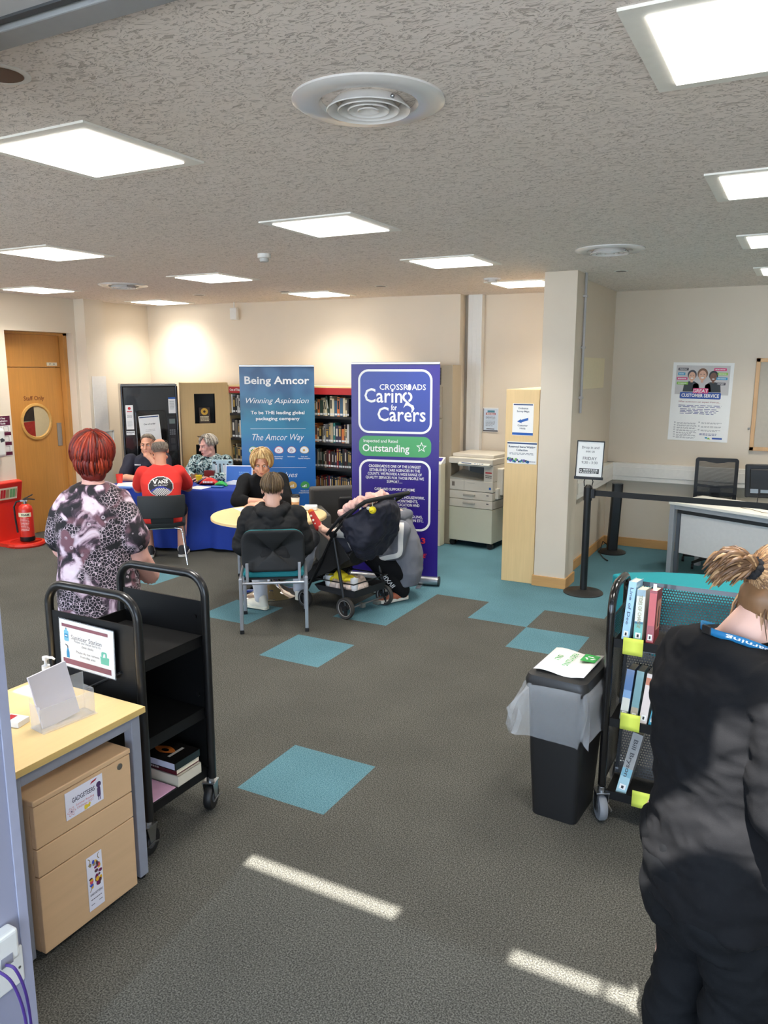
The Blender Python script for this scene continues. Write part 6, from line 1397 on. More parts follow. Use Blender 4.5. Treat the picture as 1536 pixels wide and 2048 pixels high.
def body(mb, mat, t, voxel=.006, sm=4):
    return mpart('body', remesh(mb, voxel, mat, 'body', sm), t)
skA = skin_mat('skin_fair_pink', (226, 172, 158)); skB = skin_mat('skin_tanned', (206, 146, 118)); skC = skin_mat('skin_pale', (226, 180, 160)); skD = skin_mat('skin_warm', (218, 160, 132))
blk = M('cloth_black', (18, 18, 20), .85, var=.15, scale=8, bump=.15, bscale=400, spec=.2)
# --- woman with red hair, standing with her back to the camera
def print_mat():
    m, nt, b = nodes('floral_print'); tc = nt.nodes.new('ShaderNodeTexCoord')
    def nz(sc, det=3, dist=0, off=0):
        mp = nt.nodes.new('ShaderNodeMapping'); mp.inputs['Location'].default_value = (off, off*.7, off*1.3); nt.links.new(tc.outputs['Object'], mp.inputs[0])
        n = nt.nodes.new('ShaderNodeTexNoise'); n.inputs['Scale'].default_value = sc; n.inputs['Detail'].default_value = det; n.inputs['Distortion'].default_value = dist; nt.links.new(mp.outputs[0], n.inputs['Vector']); return n.outputs[0]
    def ramp(x, stops):
        r_ = nt.nodes.new('ShaderNodeValToRGB'); e = r_.color_ramp.elements; nt.links.new(x, r_.inputs[0])
        e[0].position, e[0].color = stops[0][0], stops[0][1]; e[1].position, e[1].color = stops[-1][0], stops[-1][1]
        for p, c in stops[1:-1]: q = e.new(p); q.color = c
        return r_.outputs[0]
    def mix(fac, a, c):
        x = nt.nodes.new('ShaderNodeMix'); x.data_type = 'RGBA'
        nt.links.new(fac, x.inputs[0])
        for i, q in ((6, a), (7, c)):
            if isinstance(q, tuple): x.inputs[i].default_value = q
            else: nt.links.new(q, x.inputs[i])
        return x.outputs[2]
    B, Wt = (0, 0, 0, 1), (1, 1, 1, 1)
    bg = ramp(nz(8, 5, .9), [(.42, lin((30, 27, 33))), (.47, lin((74, 58, 70))), (.5, lin((160, 132, 148))), (.55, lin((222, 200, 212))), (.66, lin((226, 214, 228)))])
    mauve = ramp(nz(6, 2, .4, 5), [(.55, B), (.62, Wt)]); c1 = mix(mauve, bg, lin((120, 82, 92)))
    vo = nt.nodes.new('ShaderNodeTexVoronoi'); vo.inputs['Scale'].default_value = 58; vo.feature = 'DISTANCE_TO_EDGE'; nt.links.new(tc.outputs['Object'], vo.inputs['Vector'])
    lace = ramp(vo.outputs[0], [(.0, Wt), (.035, Wt), (.06, B)]); lz = ramp(nz(5, 2, 0, 9), [(.52, B), (.56, Wt)])
    c2 = mix(lz, c1, lin((34, 30, 38)))
    mu = nt.nodes.new('ShaderNodeMath'); mu.operation = 'MULTIPLY'; nt.links.new(lace, mu.inputs[0]); nt.links.new(lz, mu.inputs[1]); c3 = mix(mu.outputs[0], c2, lin((206, 186, 196)))
    v2 = nt.nodes.new('ShaderNodeTexVoronoi'); v2.inputs['Scale'].default_value = 26; nt.links.new(tc.outputs['Object'], v2.inputs['Vector'])
    fl_ = ramp(v2.outputs[0], [(.10, B), (.14, lin((230, 230, 230))), (.24, Wt), (.3, B)]); f2 = ramp(nz(7, 2, 0, 13), [(.56, B), (.6, lin((200, 200, 200)))])
    m2 = nt.nodes.new('ShaderNodeMath'); m2.operation = 'MULTIPLY'; nt.links.new(fl_, m2.inputs[0]); nt.links.new(f2, m2.inputs[1]); c4 = mix(m2.outputs[0], c3, lin((228, 210, 220)))
    dk = ramp(nz(7, 1, .3, 21), [(.64, B), (.67, Wt)]); c5 = mix(dk, c4, lin((26, 24, 28)))
    nt.links.new(c5, b.inputs['Base Color']); b.inputs['Roughness'].default_value = .8
    return m
t = thing('person', 'woman with short red hair in a floral print tunic seen from behind', 'person', (-3.4, 2.98, 0), R(46))
hc = V((.005, .03, 1.55)); fd = V((.05, 1, -.05))
b = MB(); head_prims(b, hc, fd, s=1.0, neck=V((0, -.01, 1.4)))
tors(b, [(V((0, 0, .82)), .185, .14), (V((0, 0, 1.0)), .165, .12), (V((0, .0, 1.2)), .18, .125), (V((0, -.0, 1.33)), .165, .09), (V((0, -.01, 1.40)), .07, .06)])
for s in (-1, 1): limb(b, [(s*.1, 0, .82), (s*.1, .01, .46), (s*.1, -.02, .09)], [.1, .062, .045])
limb(b, [(.14, -.01, 1.29), (.165, -.03, 1.17), (.2, -.02, .98), (.27, .1, .84), (.28, .2, .79)], [.05, .08, .074, .058, .036]); limb(b, [(-.14, 0, 1.29), (-.165, .07, 1.17), (-.19, .14, 1.02), (-.12, .28, .9), (-.08, .33, .89)], [.05, .07, .06, .048, .032])
hand_prims(b, (.28, .21, .79), (-.02, 1, -.25), (-.2, -.2, -1), (-1, 0, 0), 1, .35); hand_prims(b, (-.08, .34, .89), (.6, .8, 0), (0, 0, -1), (.8, -.6, 0), 1, .4)
body(b, skA, t)
d = MB(); tors(d, [(V((0, .0, .60)), .225, .17), (V((-.01, 0, .78)), .22, .165), (V((-.01, 0, .9)), .21, .155), (V((-.01, 0, 1.02)), .195, .145), (V((-.01, 0, 1.14)), .203, .145), (V((-.005, 0, 1.26)), .2, .136), (V((0, -.005, 1.325)), .165, .11), (V((0, -.01, 1.385)), .12, .085), (V((0, -.012, 1.405)), .075, .066)])
limb(d, [(.12, -.005, 1.29), (.15, -.02, 1.22), (.178, -.03, 1.1)], [.078, .09, .102]); limb(d, [(-.12, 0, 1.29), (-.155, .03, 1.23), (-.17, .07, 1.11)], [.078, .086, .096])
dm = print_mat(); worn('tunic', d, .008, dm, t, 3, .012, 7)
tr_ = MB()
for s in (-1, 1): limb(tr_, [(s*.09, 0, .8), (s*.1, .01, .45), (s*.1, -.015, .1)], [.115, .085, .075])
worn('trousers', tr_, .012, M('trousers_navy', (28, 28, 38), .85, var=.1), t)
sh = MB()
for s in (-1, 1): shoe_prims(sh, (s*.1, -.05, .01), (s*.115, .17, .012))
worn('shoes', sh, .008, blk, t, 3, 0)
hr = MB(); r_, f_, u_ = frame_of(fd); Rm = Matrix((r_, f_, u_)).transposed()
cap_ = MB(); cap_.ball(hc+V((0, -.02, .035)), (.086, .106, .088), Rm).ball(hc+V((.0, -.035, -.025)), (.09, .088, .085), Rm).ball(hc+V((0, -.06, -.085)), (.07, .05, .06), Rm)
rc = hair_mats('red_hair', [(140, 40, 22), (112, 28, 18), (168, 58, 30), (84, 22, 18)])
hm = remesh(cap_, .008, rc[1], 'hair', 4, .004, 30)
ho = mpart('hair', hm, t)
strands(hr, hc, fd, (0, 0, 1), (.094, .113, .097), 760, 0, (.12, -.3, 1), lambda a: 2.02+.14*math.sin(3*a), 3, .0062, .02, 8, 4, .42)
strands(hr, hc+V((0, -.035, -.055)), fd, (0, 0, 1), (.084, .075, .085), 300, 0, (.0, -.35, 1), lambda a: 2.15, 6, .0055, .012, 7, 4, .2)
part('hair_locks', hr, rc, ho, smooth='all', recalc=False)
# --- woman in black, near right, seen from behind
t = thing('person', 'woman in black T-shirt with a ponytail bending to the right book trolley', 'person', (-.115, 2.0, 0), R(-40))
hc = V((.035, .15, 1.475)); fd = V((.1, 1, -.65))
b = MB(); head_prims(b, hc, fd, s=1.02, neck=V((0, .03, 1.35)))
tors(b, [(V((0, -.01, .84)), .15, .12), (V((0, 0, 1.0)), .14, .105), (V((0, .005, 1.2)), .155, .11), (V((0, .01, 1.30)), .145, .08), (V((0, .02, 1.38)), .07, .065)])
for s in (-1, 1): limb(b, [(s*.095, 0, .83), (s*.1, .03, .46), (s*.1, -.02, .09)], [.1, .062, .045])
limb(b, [(.155, .0, 1.28), (.2, -.01, 1.18), (.235, -.02, 1.02), (.24, .14, .86), (.2, .22, .82)], [.045, .06, .054, .045, .03]); limb(b, [(-.15, .02, 1.27), (-.185, .06, 1.17), (-.2, .12, 1.04), (-.15, .3, .96), (-.12, .37, .95)], [.045, .055, .05, .042, .028])
hand_prims(b, (.2, .23, .82), (-.2, 1, -.2), (-.4, 0, -1), (-1, .1, 0), 1, .4); hand_prims(b, (-.13, .37, .95), (.1, 1, 0), (0, 0, -1), (1, 0, 0), 1, .5)
body(b, skC, t)
d = MB(); tors(d, [(V((.045, -.02, .70)), .168, .138), (V((.045, -.02, .80)), .17, .14), (V((.03, -.012, .9)), .16, .132), (V((.015, -.005, 1.02)), .152, .122), (V((0, 0, 1.14)), .172, .13), (V((0, .005, 1.25)), .186, .122), (V((0, .012, 1.32)), .165, .098), (V((0, .015, 1.365)), .12, .082), (V((0, .02, 1.378)), .095, .075)])
limb(d, [(.145, .0, 1.285), (.2, -.008, 1.2), (.235, -.02, 1.05)], [.07, .078, .078]); limb(d, [(-.14, .015, 1.275), (-.18, .05, 1.19), (-.2, .1, 1.08)], [.068, .072, .07])
_, tee = worn('t_shirt', d, .007, M('tee_black', (17, 17, 19), .9, var=.12, scale=6, bump=.12, bscale=500, spec=.2), t, 2, .016, 9, .001, (1, 1, 1.7))
tr_ = MB(); tors(tr_, [(V((.03, -.02, .62)), .16, .13), (V((.03, -.02, .74)), .162, .134), (V((0, -.01, .86)), .155, .13)])
for s in (-1, 1): limb(tr_, [(.03+s*.082, -.01, .72), (.03+s*.085, .02, .44), (.03+s*.09, -.015, .1)], [.098, .08, .08])
worn('trousers', tr_, .009, M('jeans_black', (17, 18, 20), .85, var=.12, scale=10, bump=.15, bscale=500, spec=.15), t, 3, .02, 8, 0, (1, 1, 1.5))
sh = MB()
for s in (-1, 1): shoe_prims(sh, (s*.1, -.05, .01), (s*.12, .17, .012))
worn('shoes', sh, .008, blk, t, 3, 0)
r_, f_, u_ = frame_of(fd); Rm = Matrix((r_, f_, u_)).transposed(); P_ = lambda x, y, z: hc+r_*x+f_*y+u_*z
bc = hair_mats('light_brown_hair', [(150, 112, 76), (122, 88, 58), (180, 142, 100), (100, 72, 50)])
cap_ = MB(); cap_.ball(P_(0, -.018, .032), (.084, .103, .094), Rm).ball(P_(0, -.05, -.035), (.07, .062, .06), Rm)
ho = mpart('hair', remesh(cap_, .007, bc[1], 'hair', 4, .003, 40), t)
tie = P_(-.01, -.12, .01); hr = MB(); rd = random.Random(8)
for i in range(420):     # combed back into the tie
    az = rd.uniform(0, 2*PI); an = rd.uniform(.2, 1.75); dv = f_*math.cos(an)*1.0+(r_*math.cos(az)+u_*math.sin(az))*math.sin(an)
    e0 = P_(0, -.018, .03)+r_*dv.dot(r_)*.087+f_*dv.dot(f_)*.106+u_*dv.dot(u_)*.096; pts = []
    for j in range(7):
        w_ = j/6; q = e0.lerp(tie, w_); v_ = q-P_(0, -.018, .03); l_ = V((v_.dot(r_)/.087, v_.dot(f_)/.106, v_.dot(u_)/.096)).length
        if w_ < .95 and l_ < 1.02: q = P_(0, -.018, .03)+v_/max(l_, .2)*1.02
        pts.append(q)
    hr.tube(pts, [.003, .0045, .005, .005, .0045, .004, .003], 5, rd.randrange(4), flat=1.3)
for i in range(260):     # the tail
    o_ = (r_*rd.uniform(-1, 1)+u_*rd.uniform(-1, 1))*.012; sp_ = V((rd.uniform(-1, 1), rd.uniform(-1, 1), rd.uniform(-1, 1))); L = rd.uniform(.6, 1.05)
    base = tie+o_; dirn = (-f_*1.0+r_*-.12+u_*.15).normalized(); pts = []
    for j in range(7):
        w_ = j/6*L; pts.append(base+dirn*.105*w_**.8+V((0, 0, -1))*.085*w_**2+r_*-.02*w_+sp_*.028*min(1, w_*1.6))
    hr.tube(pts, [.003, .0045, .005, .005, .0045, .003, .001], 5, rd.randrange(4), flat=1.3)
for i in range(46):      # loose wisps at the nape
    x = rd.uniform(-.05, .05); p0 = P_(x, -.085, -.045+rd.uniform(-.01, .02)); hr.tube([p0, p0+V((x*.2, -.012, -.03)), p0+V((x*.4+rd.uniform(-.01, .01), -.01, -.065-rd.uniform(0, .03)))], [.0025, .002, .0006], 5, rd.randrange(4))
part('hair_locks', hr, bc, ho, smooth='all', recalc=False)
sc_ = MB(); ax = (-f_*1.0+u_*.1).normalized(); a_ = ax.orthogonal().normalized(); b2 = ax.cross(a_)
for i in range(30):
    q = 2*PI*i/30; c_ = tie+ax*.004+(a_*math.cos(q)+b2*math.sin(q))*.021; sc_.ball(c_, .0085+.003*math.sin(i*2.4), n=8, k=6)
part('hair_tie', sc_, M('scrunchie_black', (22, 20, 22), .9), t, smooth='all')
# lanyard round the neck
tree = bvh(tee)
lp = [V((-.085, .055, 1.368)), V((-.07, -.01, 1.392)), V((-.03, -.045, 1.40)), (V((.02, -.05, 1.40))), V((.07, -.015, 1.392)), V((.095, .06, 1.355)), V((.1, .13, 1.28)), V((.07, .16, 1.15)), V((.03, .17, 1.02))]
def ribbon(pts, w_, th, m=0):
    mb = MB(); rings = []; k_ = len(pts)
    for i in range(k_):
        tg = (pts[min(i+1, k_-1)]-pts[max(i-1, 0)]).normalized(); o_ = V((pts[i].x, pts[i].y-.04, 0)).normalized(); sd = tg.cross(o_).normalized(); o_ = sd.cross(tg)
        rings.append([pts[i]+sd*w_-o_*0, pts[i]-sd*w_, pts[i]-sd*w_+o_*th, pts[i]+sd*w_+o_*th])
    mb.loft(rings, m); return mb
sp_ = smooth_path(lp)
ln = part('lanyard', ribbon(sp_, .009, .002), M('lanyard_blue', (24, 110, 160), .6), t, smooth='all')
part('clasp', MB().obox((-.012, -.052, 1.40), (.03, .008, .022), None), black, ln, bevel=.003)
lt = MB(); seg = sp_[20:33]; s_ = 'Libraries & Learning'; 
vs, fs = glyphs('& Learning', .01, 0); x1 = max(q[0] for q in vs); acc = [0]
for i in range(1, len(seg)): acc.append(acc[-1]+(seg[i]-seg[i-1]).length)
for q in vs:
    dd = (1-q[0]/x1)*acc[-1]*.96; i = max(k_ for k_ in range(len(acc)) if acc[k_] <= dd+1e-9); i = min(i, len(seg)-2); p = seg[i].lerp(seg[i+1], (dd-acc[i])/(acc[i+1]-acc[i])); tg = (seg[i+1]-seg[i]).normalized(); o_ = V((p.x, p.y-.04, 0)).normalized(); sd = tg.cross(o_).normalized(); o_ = sd.cross(tg)
    lt.v.append(p+o_*.0032+sd*((q[1]-.35)*.0125))
lt.f = list(fs); lt.m = [0]*len(fs); part('lettering', lt, inkw, ln, recalc=False)
# --- man in the dark hoodie, seated with his back to the camera
vchair = [o for o in COL.objects if o.name == 'visitor_chair'][0]; schair = [o for o in COL.objects if o.name == 'stacking_chair'][0]
t = thing('person', 'man in a dark hooded jacket sitting on the teal chair with his back turned', 'person', (-3.63, 4.93, 0), R(35))
hc = V((.0, .06, 1.075)); fd = V((0, 1, -.25)); b = MB()
head_prims(b, hc, fd, s=1.0, neck=V((0, .02, .94)))
tors(b, [(V((0, -.04, .5)), .18, .13), (V((0, -.03, .65)), .17, .12), (V((0, .0, .8)), .18, .115), (V((0, .01, .88)), .15, .08)])
shL, elL, wrL = V((-.18, .02, .87)), V((-.25, .04, .62)), V((-.15, .27, .70)); shR, elR, wrR = V((.18, .02, .87)), V((.25, .04, .62)), V((.15, .27, .70))
limb(b, [shL, elL, wrL], [.06, .05, .032]); limb(b, [shR, elR, wrR], [.06, .05, .032])
hand_prims(b, wrL, (.5, 1, .4), (.1, -.3, -1), (1, 0, 0), 1, .4); hand_prims(b, wrR, (-.5, 1, .4), (-.1, -.3, -1), (-1, 0, 0), 1, .4)
hipL, knL, anL = V((-.1, -.02, .535)), V((-.17, .40, .50)), V((-.12, .36, .09)); hipR, knR, anR = V((.1, -.02, .535)), V((.29, .36, .60)), V((.2, .5, .13))
limb(b, [hipL, knL, anL], [.08, .058, .04]); limb(b, [hipR, knR, anR], [.08, .058, .04]); body(b, skC, t)
d = MB(); tors(d, [(V((0, -.05, .485)), .2, .15), (V((0, -.045, .6)), .2, .15), (V((0, -.03, .72)), .205, .145), (V((0, -.01, .83)), .21, .135), (V((0, .0, .90)), .175, .1), (V((0, .005, .945)), .1, .085)])
for s_, e_, w_ in ((shL, elL, wrL), (shR, elR, wrR)): limb(d, [s_, e_, w_+(w_-e_)*-.05], [.08, .072, .05])
hood = MB(); hood.tube([V((-.085, .05, .955)), V((-.105, -.02, .945)), V((-.075, -.095, .925)), V((0, -.125, .905)), V((.075, -.095, .925)), V((.105, -.02, .945)), V((.085, .05, .955))], [.028, .036, .042, .046, .042, .036, .028], 12)
d.join(hood); d.ball((0, -.125, .86), (.085, .03, .06))
hdm = M('hoodie_black', (26, 27, 29), .75, var=.15, scale=10, bump=.15, bscale=400, spec=.3); worn('hooded_jacket', d, .008, hdm, t, 3, .016, 9, .0015, (1, 1, 1.3))
q = MB(); limb(q, [hipL, knL], [.1, .08]); limb(q, [hipR, knR], [.1, .085]); q.ball((0, -.03, .54), (.18, .15, .09)); worn('trousers', q, .01, M('denim_charcoal', (58, 60, 64), .85, var=.2, scale=20, bump=.2, bscale=400), t, 3, .012, 9)
q = MB(); limb(q, [knL, anL], [.076, .05]); limb(q, [knR, anR], [.078, .052]); worn('trouser_legs', q, .009, M('denim_pale', (196, 198, 204), .85, var=.1, scale=20), t, 3, .014, 10)
q = MB(); so = MB()
for h_, e_ in ((anL+V((.02, -.03, -.085)), V((-.27, .44, .012))), (anR+V((0, -.03, -.09)), V((.22, .70, .045)))): shoe_prims(q, h_, e_, 1.05, .09); so.join(sole_mb(h_, e_, 1.05, .03))
sm_ = worn('shoes', q, .008, M('shoe_white', (214, 208, 192), .6), t, 3, 0)[0]; part('soles', so, M('sole_cream', (226, 218, 196), .6), t, bevel=.006); pb = MB(); pb.ball(anR+V((.03, .05, -.045)), (.035, .03, .03)).ball(anL+V((-.04, .01, -.035)), (.03, .035, .03)); part('shoe_panels', pb, M('shoe_black', (26, 26, 30), .6), t, smooth='all')
bh = hair_mats('brown_hair', [(96, 76, 52), (74, 58, 40), (116, 94, 64)])
def short_hair(t, hc, fd, mats, cover, rad=(.08, .1, .094), n=420, th=.0038, crown=(0, -.2, 1), seed=1, lift=.008, capr=None, cz=.032):
    r_, f_, u_ = frame_of(fd); Rm = Matrix((r_, f_, u_)).transposed(); cr = capr or (.0775, .097, .088); c_ = hc+r_*0+f_*-.02+u_*cz
    mb = MB(); rings = []; cd = (r_*crown[0]+f_*crown[1]+u_*crown[2]).normalized(); bx = (f_-cd*f_.dot(cd)).normalized(); by = cd.cross(bx); NS = 40
    for j in range(11):
        q = []
        for i in range(NS):
            az = 2*PI*i/NS; an = cover(az)*.97*max(j/10, .002); dv = cd*math.cos(an)+(bx*math.cos(az)+by*math.sin(az))*math.sin(an)
            q.append(c_+r_*dv.dot(r_)*cr[0]*1.03+f_*dv.dot(f_)*cr[1]*1.03+u_*dv.dot(u_)*cr[2]*1.03)
        rings.append(q)
    inn = [[c_+(p-c_)*.93 for p in q] for q in reversed(rings)]
    mb.loft(rings+inn); ho = part('hair', mb, mats[0], t, smooth='all')
    hb = MB(); strands(hb, hc, fd, (0, 0, 1), rad, n, 0, crown, cover, seed, th, lift, 6, len(mats), .1, (0, -.02, cz)); part('hair_locks', hb, mats, ho, smooth='all', recalc=False)
def man_cover(az): return 1.25+.75*(1-math.cos(az))/2*1.15        # az 0 = forehead
short_hair(t, hc, fd, bh, lambda a: 1.1+.42*min(1, (1-math.cos(a)))+.55*max(0, -math.cos(a))**.7, n=620, th=.0036, lift=.012)
# --- blonde woman at the round table
rt_ = V((-4.63, 6.15, 0)); t = thing('person', 'blonde woman in a black jumper leaning on the round table', 'person', rt_, R(213))
hc = V((.0, .17, 1.125)); fd = V((.0, 1, -.42)); b = MB(); head_prims(b, hc, fd, s=.98, neck=V((0, .08, 1.0)))
tors(b, [(V((0, -.08, .5)), .17, .13), (V((0, -.03, .7)), .15, .115), (V((0, .03, .86)), .16, .115), (V((0, .06, .96)), .14, .08)])
sh_ = [V((s*.165, .05, .94)) for s in (-1, 1)]; el_ = [V((s*.235, .26, .775)) for s in (-1, 1)]; wr_ = [V((.02, .4, .765)), V((-.03, .33, .775))]
for i in (0, 1): limb(b, [sh_[i], el_[i], wr_[i]], [.055, .046, .03])
hand_prims(b, wr_[0], (1, .1, 0), (0, -.2, -1), (0, 1, 0), .95, .25); hand_prims(b, wr_[1], (-1, .1, .1), (0, -.2, -1), (0, 1, 0), .95, .25)
for s in (-1, 1): limb(b, [(s*.1, -.05, .53), (s*.12, .36, .5), (s*.11, .3, .09)], [.08, .055, .04])
body(b, skD, t); d = MB(); tors(d, [(V((0, -.09, .47)), .2, .16), (V((0, -.06, .6)), .185, .15), (V((0, .0, .78)), .18, .14), (V((0, .04, .9)), .185, .12), (V((0, .06, .98)), .13, .09), (V((0, .065, 1.005)), .085, .075)])
for i in (0, 1): limb(d, [sh_[i], el_[i], el_[i].lerp(wr_[i], .28)], [.075, .062, .052])
worn('jumper', d, .008, blk, t, 3, .014, 8); q = MB()
for s in (-1, 1): limb(q, [(s*.09, -.05, .53), (s*.12, .36, .51), (s*.11, .3, .1)], [.1, .075, .06])
worn('trousers', q, .011, M('trousers_navy', (28, 28, 38)), t); q = MB()
for s in (-1, 1): shoe_prims(q, (s*.11, .25, .01), (s*.13, .47, .012))
worn('shoes', q, .008, blk, t, 3, 0); face_parts(t, hc, fd, s=.98, brow=(130, 100, 70))
yh = hair_mats('blonde_hair', [(206, 172, 116), (176, 140, 88), (226, 200, 150), (150, 116, 72)])
def bob(t, hc, fd, mats, n, seed, low, rad, fringe=1.0):
    cov = lambda a: fringe+(low-fringe)*min(1, max(0, (abs((a+PI) % (2*PI)-PI)-.55)/.45))
    short_hair(t, hc, fd, mats, cov, rad, n, .0052, (.1, -.05, 1), seed, .016, capr=(rad[0]-.006, rad[1]-.006, rad[2]-.006))
bob(t, hc, fd, yh, 560, 4, 2.15, (.096, .112, .105), 1.0); dup(vchair, (-4.68, 6.23, 0), R(213), 'teal visitor chair under the blonde woman, hidden behind the round table', 'visitor chairs')
# --- man in red at the blue table
t = thing('person', 'balding man in a red T-shirt sitting with his back turned at the blue table', 'person', (-5.875, 6.035, 0), R(42))
hc = V((.0, .17, 1.165)); fd = V((-.1, 1, -.25)); b = MB(); head_prims(b, hc, fd, s=1.03, neck=V((0, .1, 1.02)))
tors(b, [(V((0, -.02, .45)), .175, .13), (V((0, .0, .65)), .17, .125), (V((0, .04, .85)), .185, .12), (V((0, .08, .96)), .15, .08), (V((0, .09, 1.02)), .065, .06)])
sh_ = [V((s*.175, .08, .945)) for s in (-1, 1)]; el_ = [V((-.25, .3, .74)), V((.27, .27, .74))]; wr_ = [V((-.06, .5, .75)), V((.08, .5, .75))]
for i in (0, 1): limb(b, [sh_[i], sh_[i].lerp(el_[i], .4), el_[i], wr_[i]], [.045, .058, .05, .032])
hand_prims(b, wr_[0], (1, .6, .02), (0, 0, -1), (.3, 1, 0), 1, .25); hand_prims(b, wr_[1], (-1, .6, .05), (0, 0, -1), (-.3, 1, 0), 1, .3)
fl_, fr_ = V((-.155, .25, .085)), V((.175, .19, .085))
for s, an in ((-1, fl_), (1, fr_)): limb(b, [(s*.1, -.02, .5), (s*.2, .36, .49), an], [.085, .06, .042])
body(b, skB, t); d = MB(); tors(d, [(V((0, -.02, .43)), .2, .15), (V((0, -.01, .55)), .195, .145), (V((0, .01, .7)), .195, .142), (V((0, .04, .84)), .21, .142), (V((0, .07, .94)), .2, .115), (V((0, .085, .995)), .12, .085), (V((0, .09, 1.02)), .072, .066)])
for i in (0, 1): limb(d, [sh_[i]+V((0, 0, -.01)), sh_[i].lerp(el_[i], .5), sh_[i].lerp(el_[i], .72)], [.076, .08, .078])
redc = M('tee_red', (222, 48, 40), .85, var=.06, scale=8, bump=.1, bscale=400); _, tee = worn('t_shirt', d, .008, redc, t, 3, .008, 7); tree = bvh(tee)
pr = MB(); NX = 26
def oval(mb, rx, rz, m, z0, off, cut=None):
    for i in range(NX):
        for j in range(NX):
            x0, x1 = -rx+2*rx*i/NX, -rx+2*rx*(i+1)/NX; z0_, z1 = -rz+2*rz*j/NX, -rz+2*rz*(j+1)/NX; cx, cz = (x0+x1)/2, (z0_+z1)/2
            if (cx/rx)**2+(cz/rz)**2 > 1: continue
            mb.add([(x0, -.3, z0+z0_), (x1, -.3, z0+z0_), (x1, -.3, z0+z1), (x0, -.3, z0+z1)], [(0, 1, 2, 3)], m)
def proj2(mb, off): return project(mb, tree, (0, 1, 0), off)
PZ = .815; a1 = MB(); oval(a1, .125, .1, 0, PZ, 0); proj2(a1, .003); a2 = MB(); oval(a2, .119, .094, 1, PZ, 0); proj2(a2, .0045)
ck = MB()
for i in range(-11, 12):
    for j in range(-10, 3):
        x0, z0 = i*.0105, PZ-.014+j*.0085; cx, cz = x0+.005, z0+.004
        if (cx/.117)**2+((cz-PZ)/.092)**2 > 1: continue
        lim = PZ-.012-cx*cx*4.5
        if cz > lim+.014: continue
        ck.add([(x0, -.3, z0), (x0+.0105, -.3, z0), (x0+.0105, -.3, z0+.0085), (x0, -.3, z0+.0085)], [(0, 1, 2, 3)], 2 if cz > lim else (3 if (i+j) % 2 else 1))
proj2(ck, .006); tx = MB().text('ANS', .03, -.028, PZ+.032, -.3, 3, -1, .022, w=.1).text('"OFF THE WALL"', .0125, 0, PZ+.008, -.3, 3, 0, .02, w=.145)
tx.poly([(-.082, PZ+.072), (-.068, PZ+.072), (-.056, PZ+.046), (-.046, PZ+.074), (.074, PZ+.074), (.074, PZ+.067), (-.037, PZ+.067), (-.05, PZ+.032), (-.062, PZ+.032)], -.3, 3); proj2(tx, .0065)
pr.join(a1).join(a2).join(ck).join(tx); part('back_print', pr, [M('print_white', (236, 232, 228), .6), M('print_black', (34, 30, 32), .6), M('print_blue', (50, 60, 160), .6), M('print_white', (236, 232, 228))], t, recalc=False)
q = MB(); q.ball((0, .0, .49), (.185, .15, .085))
for s in (-1, 1): limb(q, [(s*.1, .0, .5), (s*.17, .3, .495)], [.095, .088])
worn('shorts', q, .01, blk, t, 3, .01); q = MB(); so = MB()
for an, e_ in ((fl_, V((-.16, .46, .012))), (fr_, V((.23, .4, .012)))): h_ = an+V((0, -.05, -.083)); shoe_prims(q, h_, e_, 1.05, .08); so.join(sole_mb(h_, e_, 1.08, .028))
worn('shoes', q, .008, M('shoe_charcoal', (44, 42, 44), .7), t, 3, 0); part('soles', so, M('sole_white', (222, 216, 204), .6), t, bevel=.005)
q = MB()
for an in (fl_, fr_): q.ball(an+V((0, -.045, -.02)), (.036, .02, .022)); limb(q, [an+V((0, .0, -.01)), an+V((0, .0, .0))], [.046, .044])
part('shoe_trim', q, M('sole_white', (222, 216, 204)), t, smooth='all')
gh = hair_mats('grizzled_hair', [(118, 106, 94), (142, 132, 120), (98, 86, 74)])
def ring_cover(t, hc, fd, mats, seed):     # hair only round the sides and back
    r_, f_, u_ = frame_of(fd); c_ = hc+f_*-.02+u_*.03; rd = random.Random(seed); mb = MB(); rings = []
    for j in range(7):
        q = []
        for i in range(25):
            az = -2.15+4.3*i/24; el = .5-.18*j-(.12 if abs(az) < 1.4 and j == 6 else 0); dv = -f_*math.cos(az)*math.cos(el)+r_*math.sin(az)*math.cos(el)+u_*math.sin(el); q.append(c_+r_*dv.dot(r_)*.083+f_*dv.dot(f_)*.102+u_*dv.dot(u_)*.094)
        rings.append(q)
    n_ = 25
    vs = [p for q in rings for p in q]; mb.add(vs, [(j*n_+i, j*n_+i+1, (j+1)*n_+i+1, (j+1)*n_+i) for j in range(6) for i in range(n_-1)]); vi = [c_+(p-c_)*.94 for p in vs]; mb.add(vi, [(j*n_+i, (j+1)*n_+i, (j+1)*n_+i+1, j*n_+i+1) for j in range(6) for i in range(n_-1)])
    ho = part('hair', mb, mats[0], t, smooth='all', recalc=False); hb = MB()
    for i in range(380):
        az = rd.uniform(-2.1, 2.1); e0 = rd.uniform(-.3, .5); pts = []
        for j in range(4):
            el = e0-.09*j; dv = -f_*math.cos(az)*math.cos(el)+r_*math.sin(az)*math.cos(el)+u_*math.sin(el); k_ = 1.01+.012*math.sin(j); pts.append(c_+(r_*dv.dot(r_)*.083+f_*dv.dot(f_)*.102+u_*dv.dot(u_)*.094)*k_)
        hb.tube(pts, [.002, .0032, .0028, .0008], 4, rd.randrange(len(mats)))
    part('hair_locks', hb, mats, ho, smooth='all', recalc=False)
ring_cover(t, hc, fd, gh, 2)
r_, f_, u_ = frame_of(fd); P_ = lambda x, y, z: hc+r_*x+f_*y+u_*z
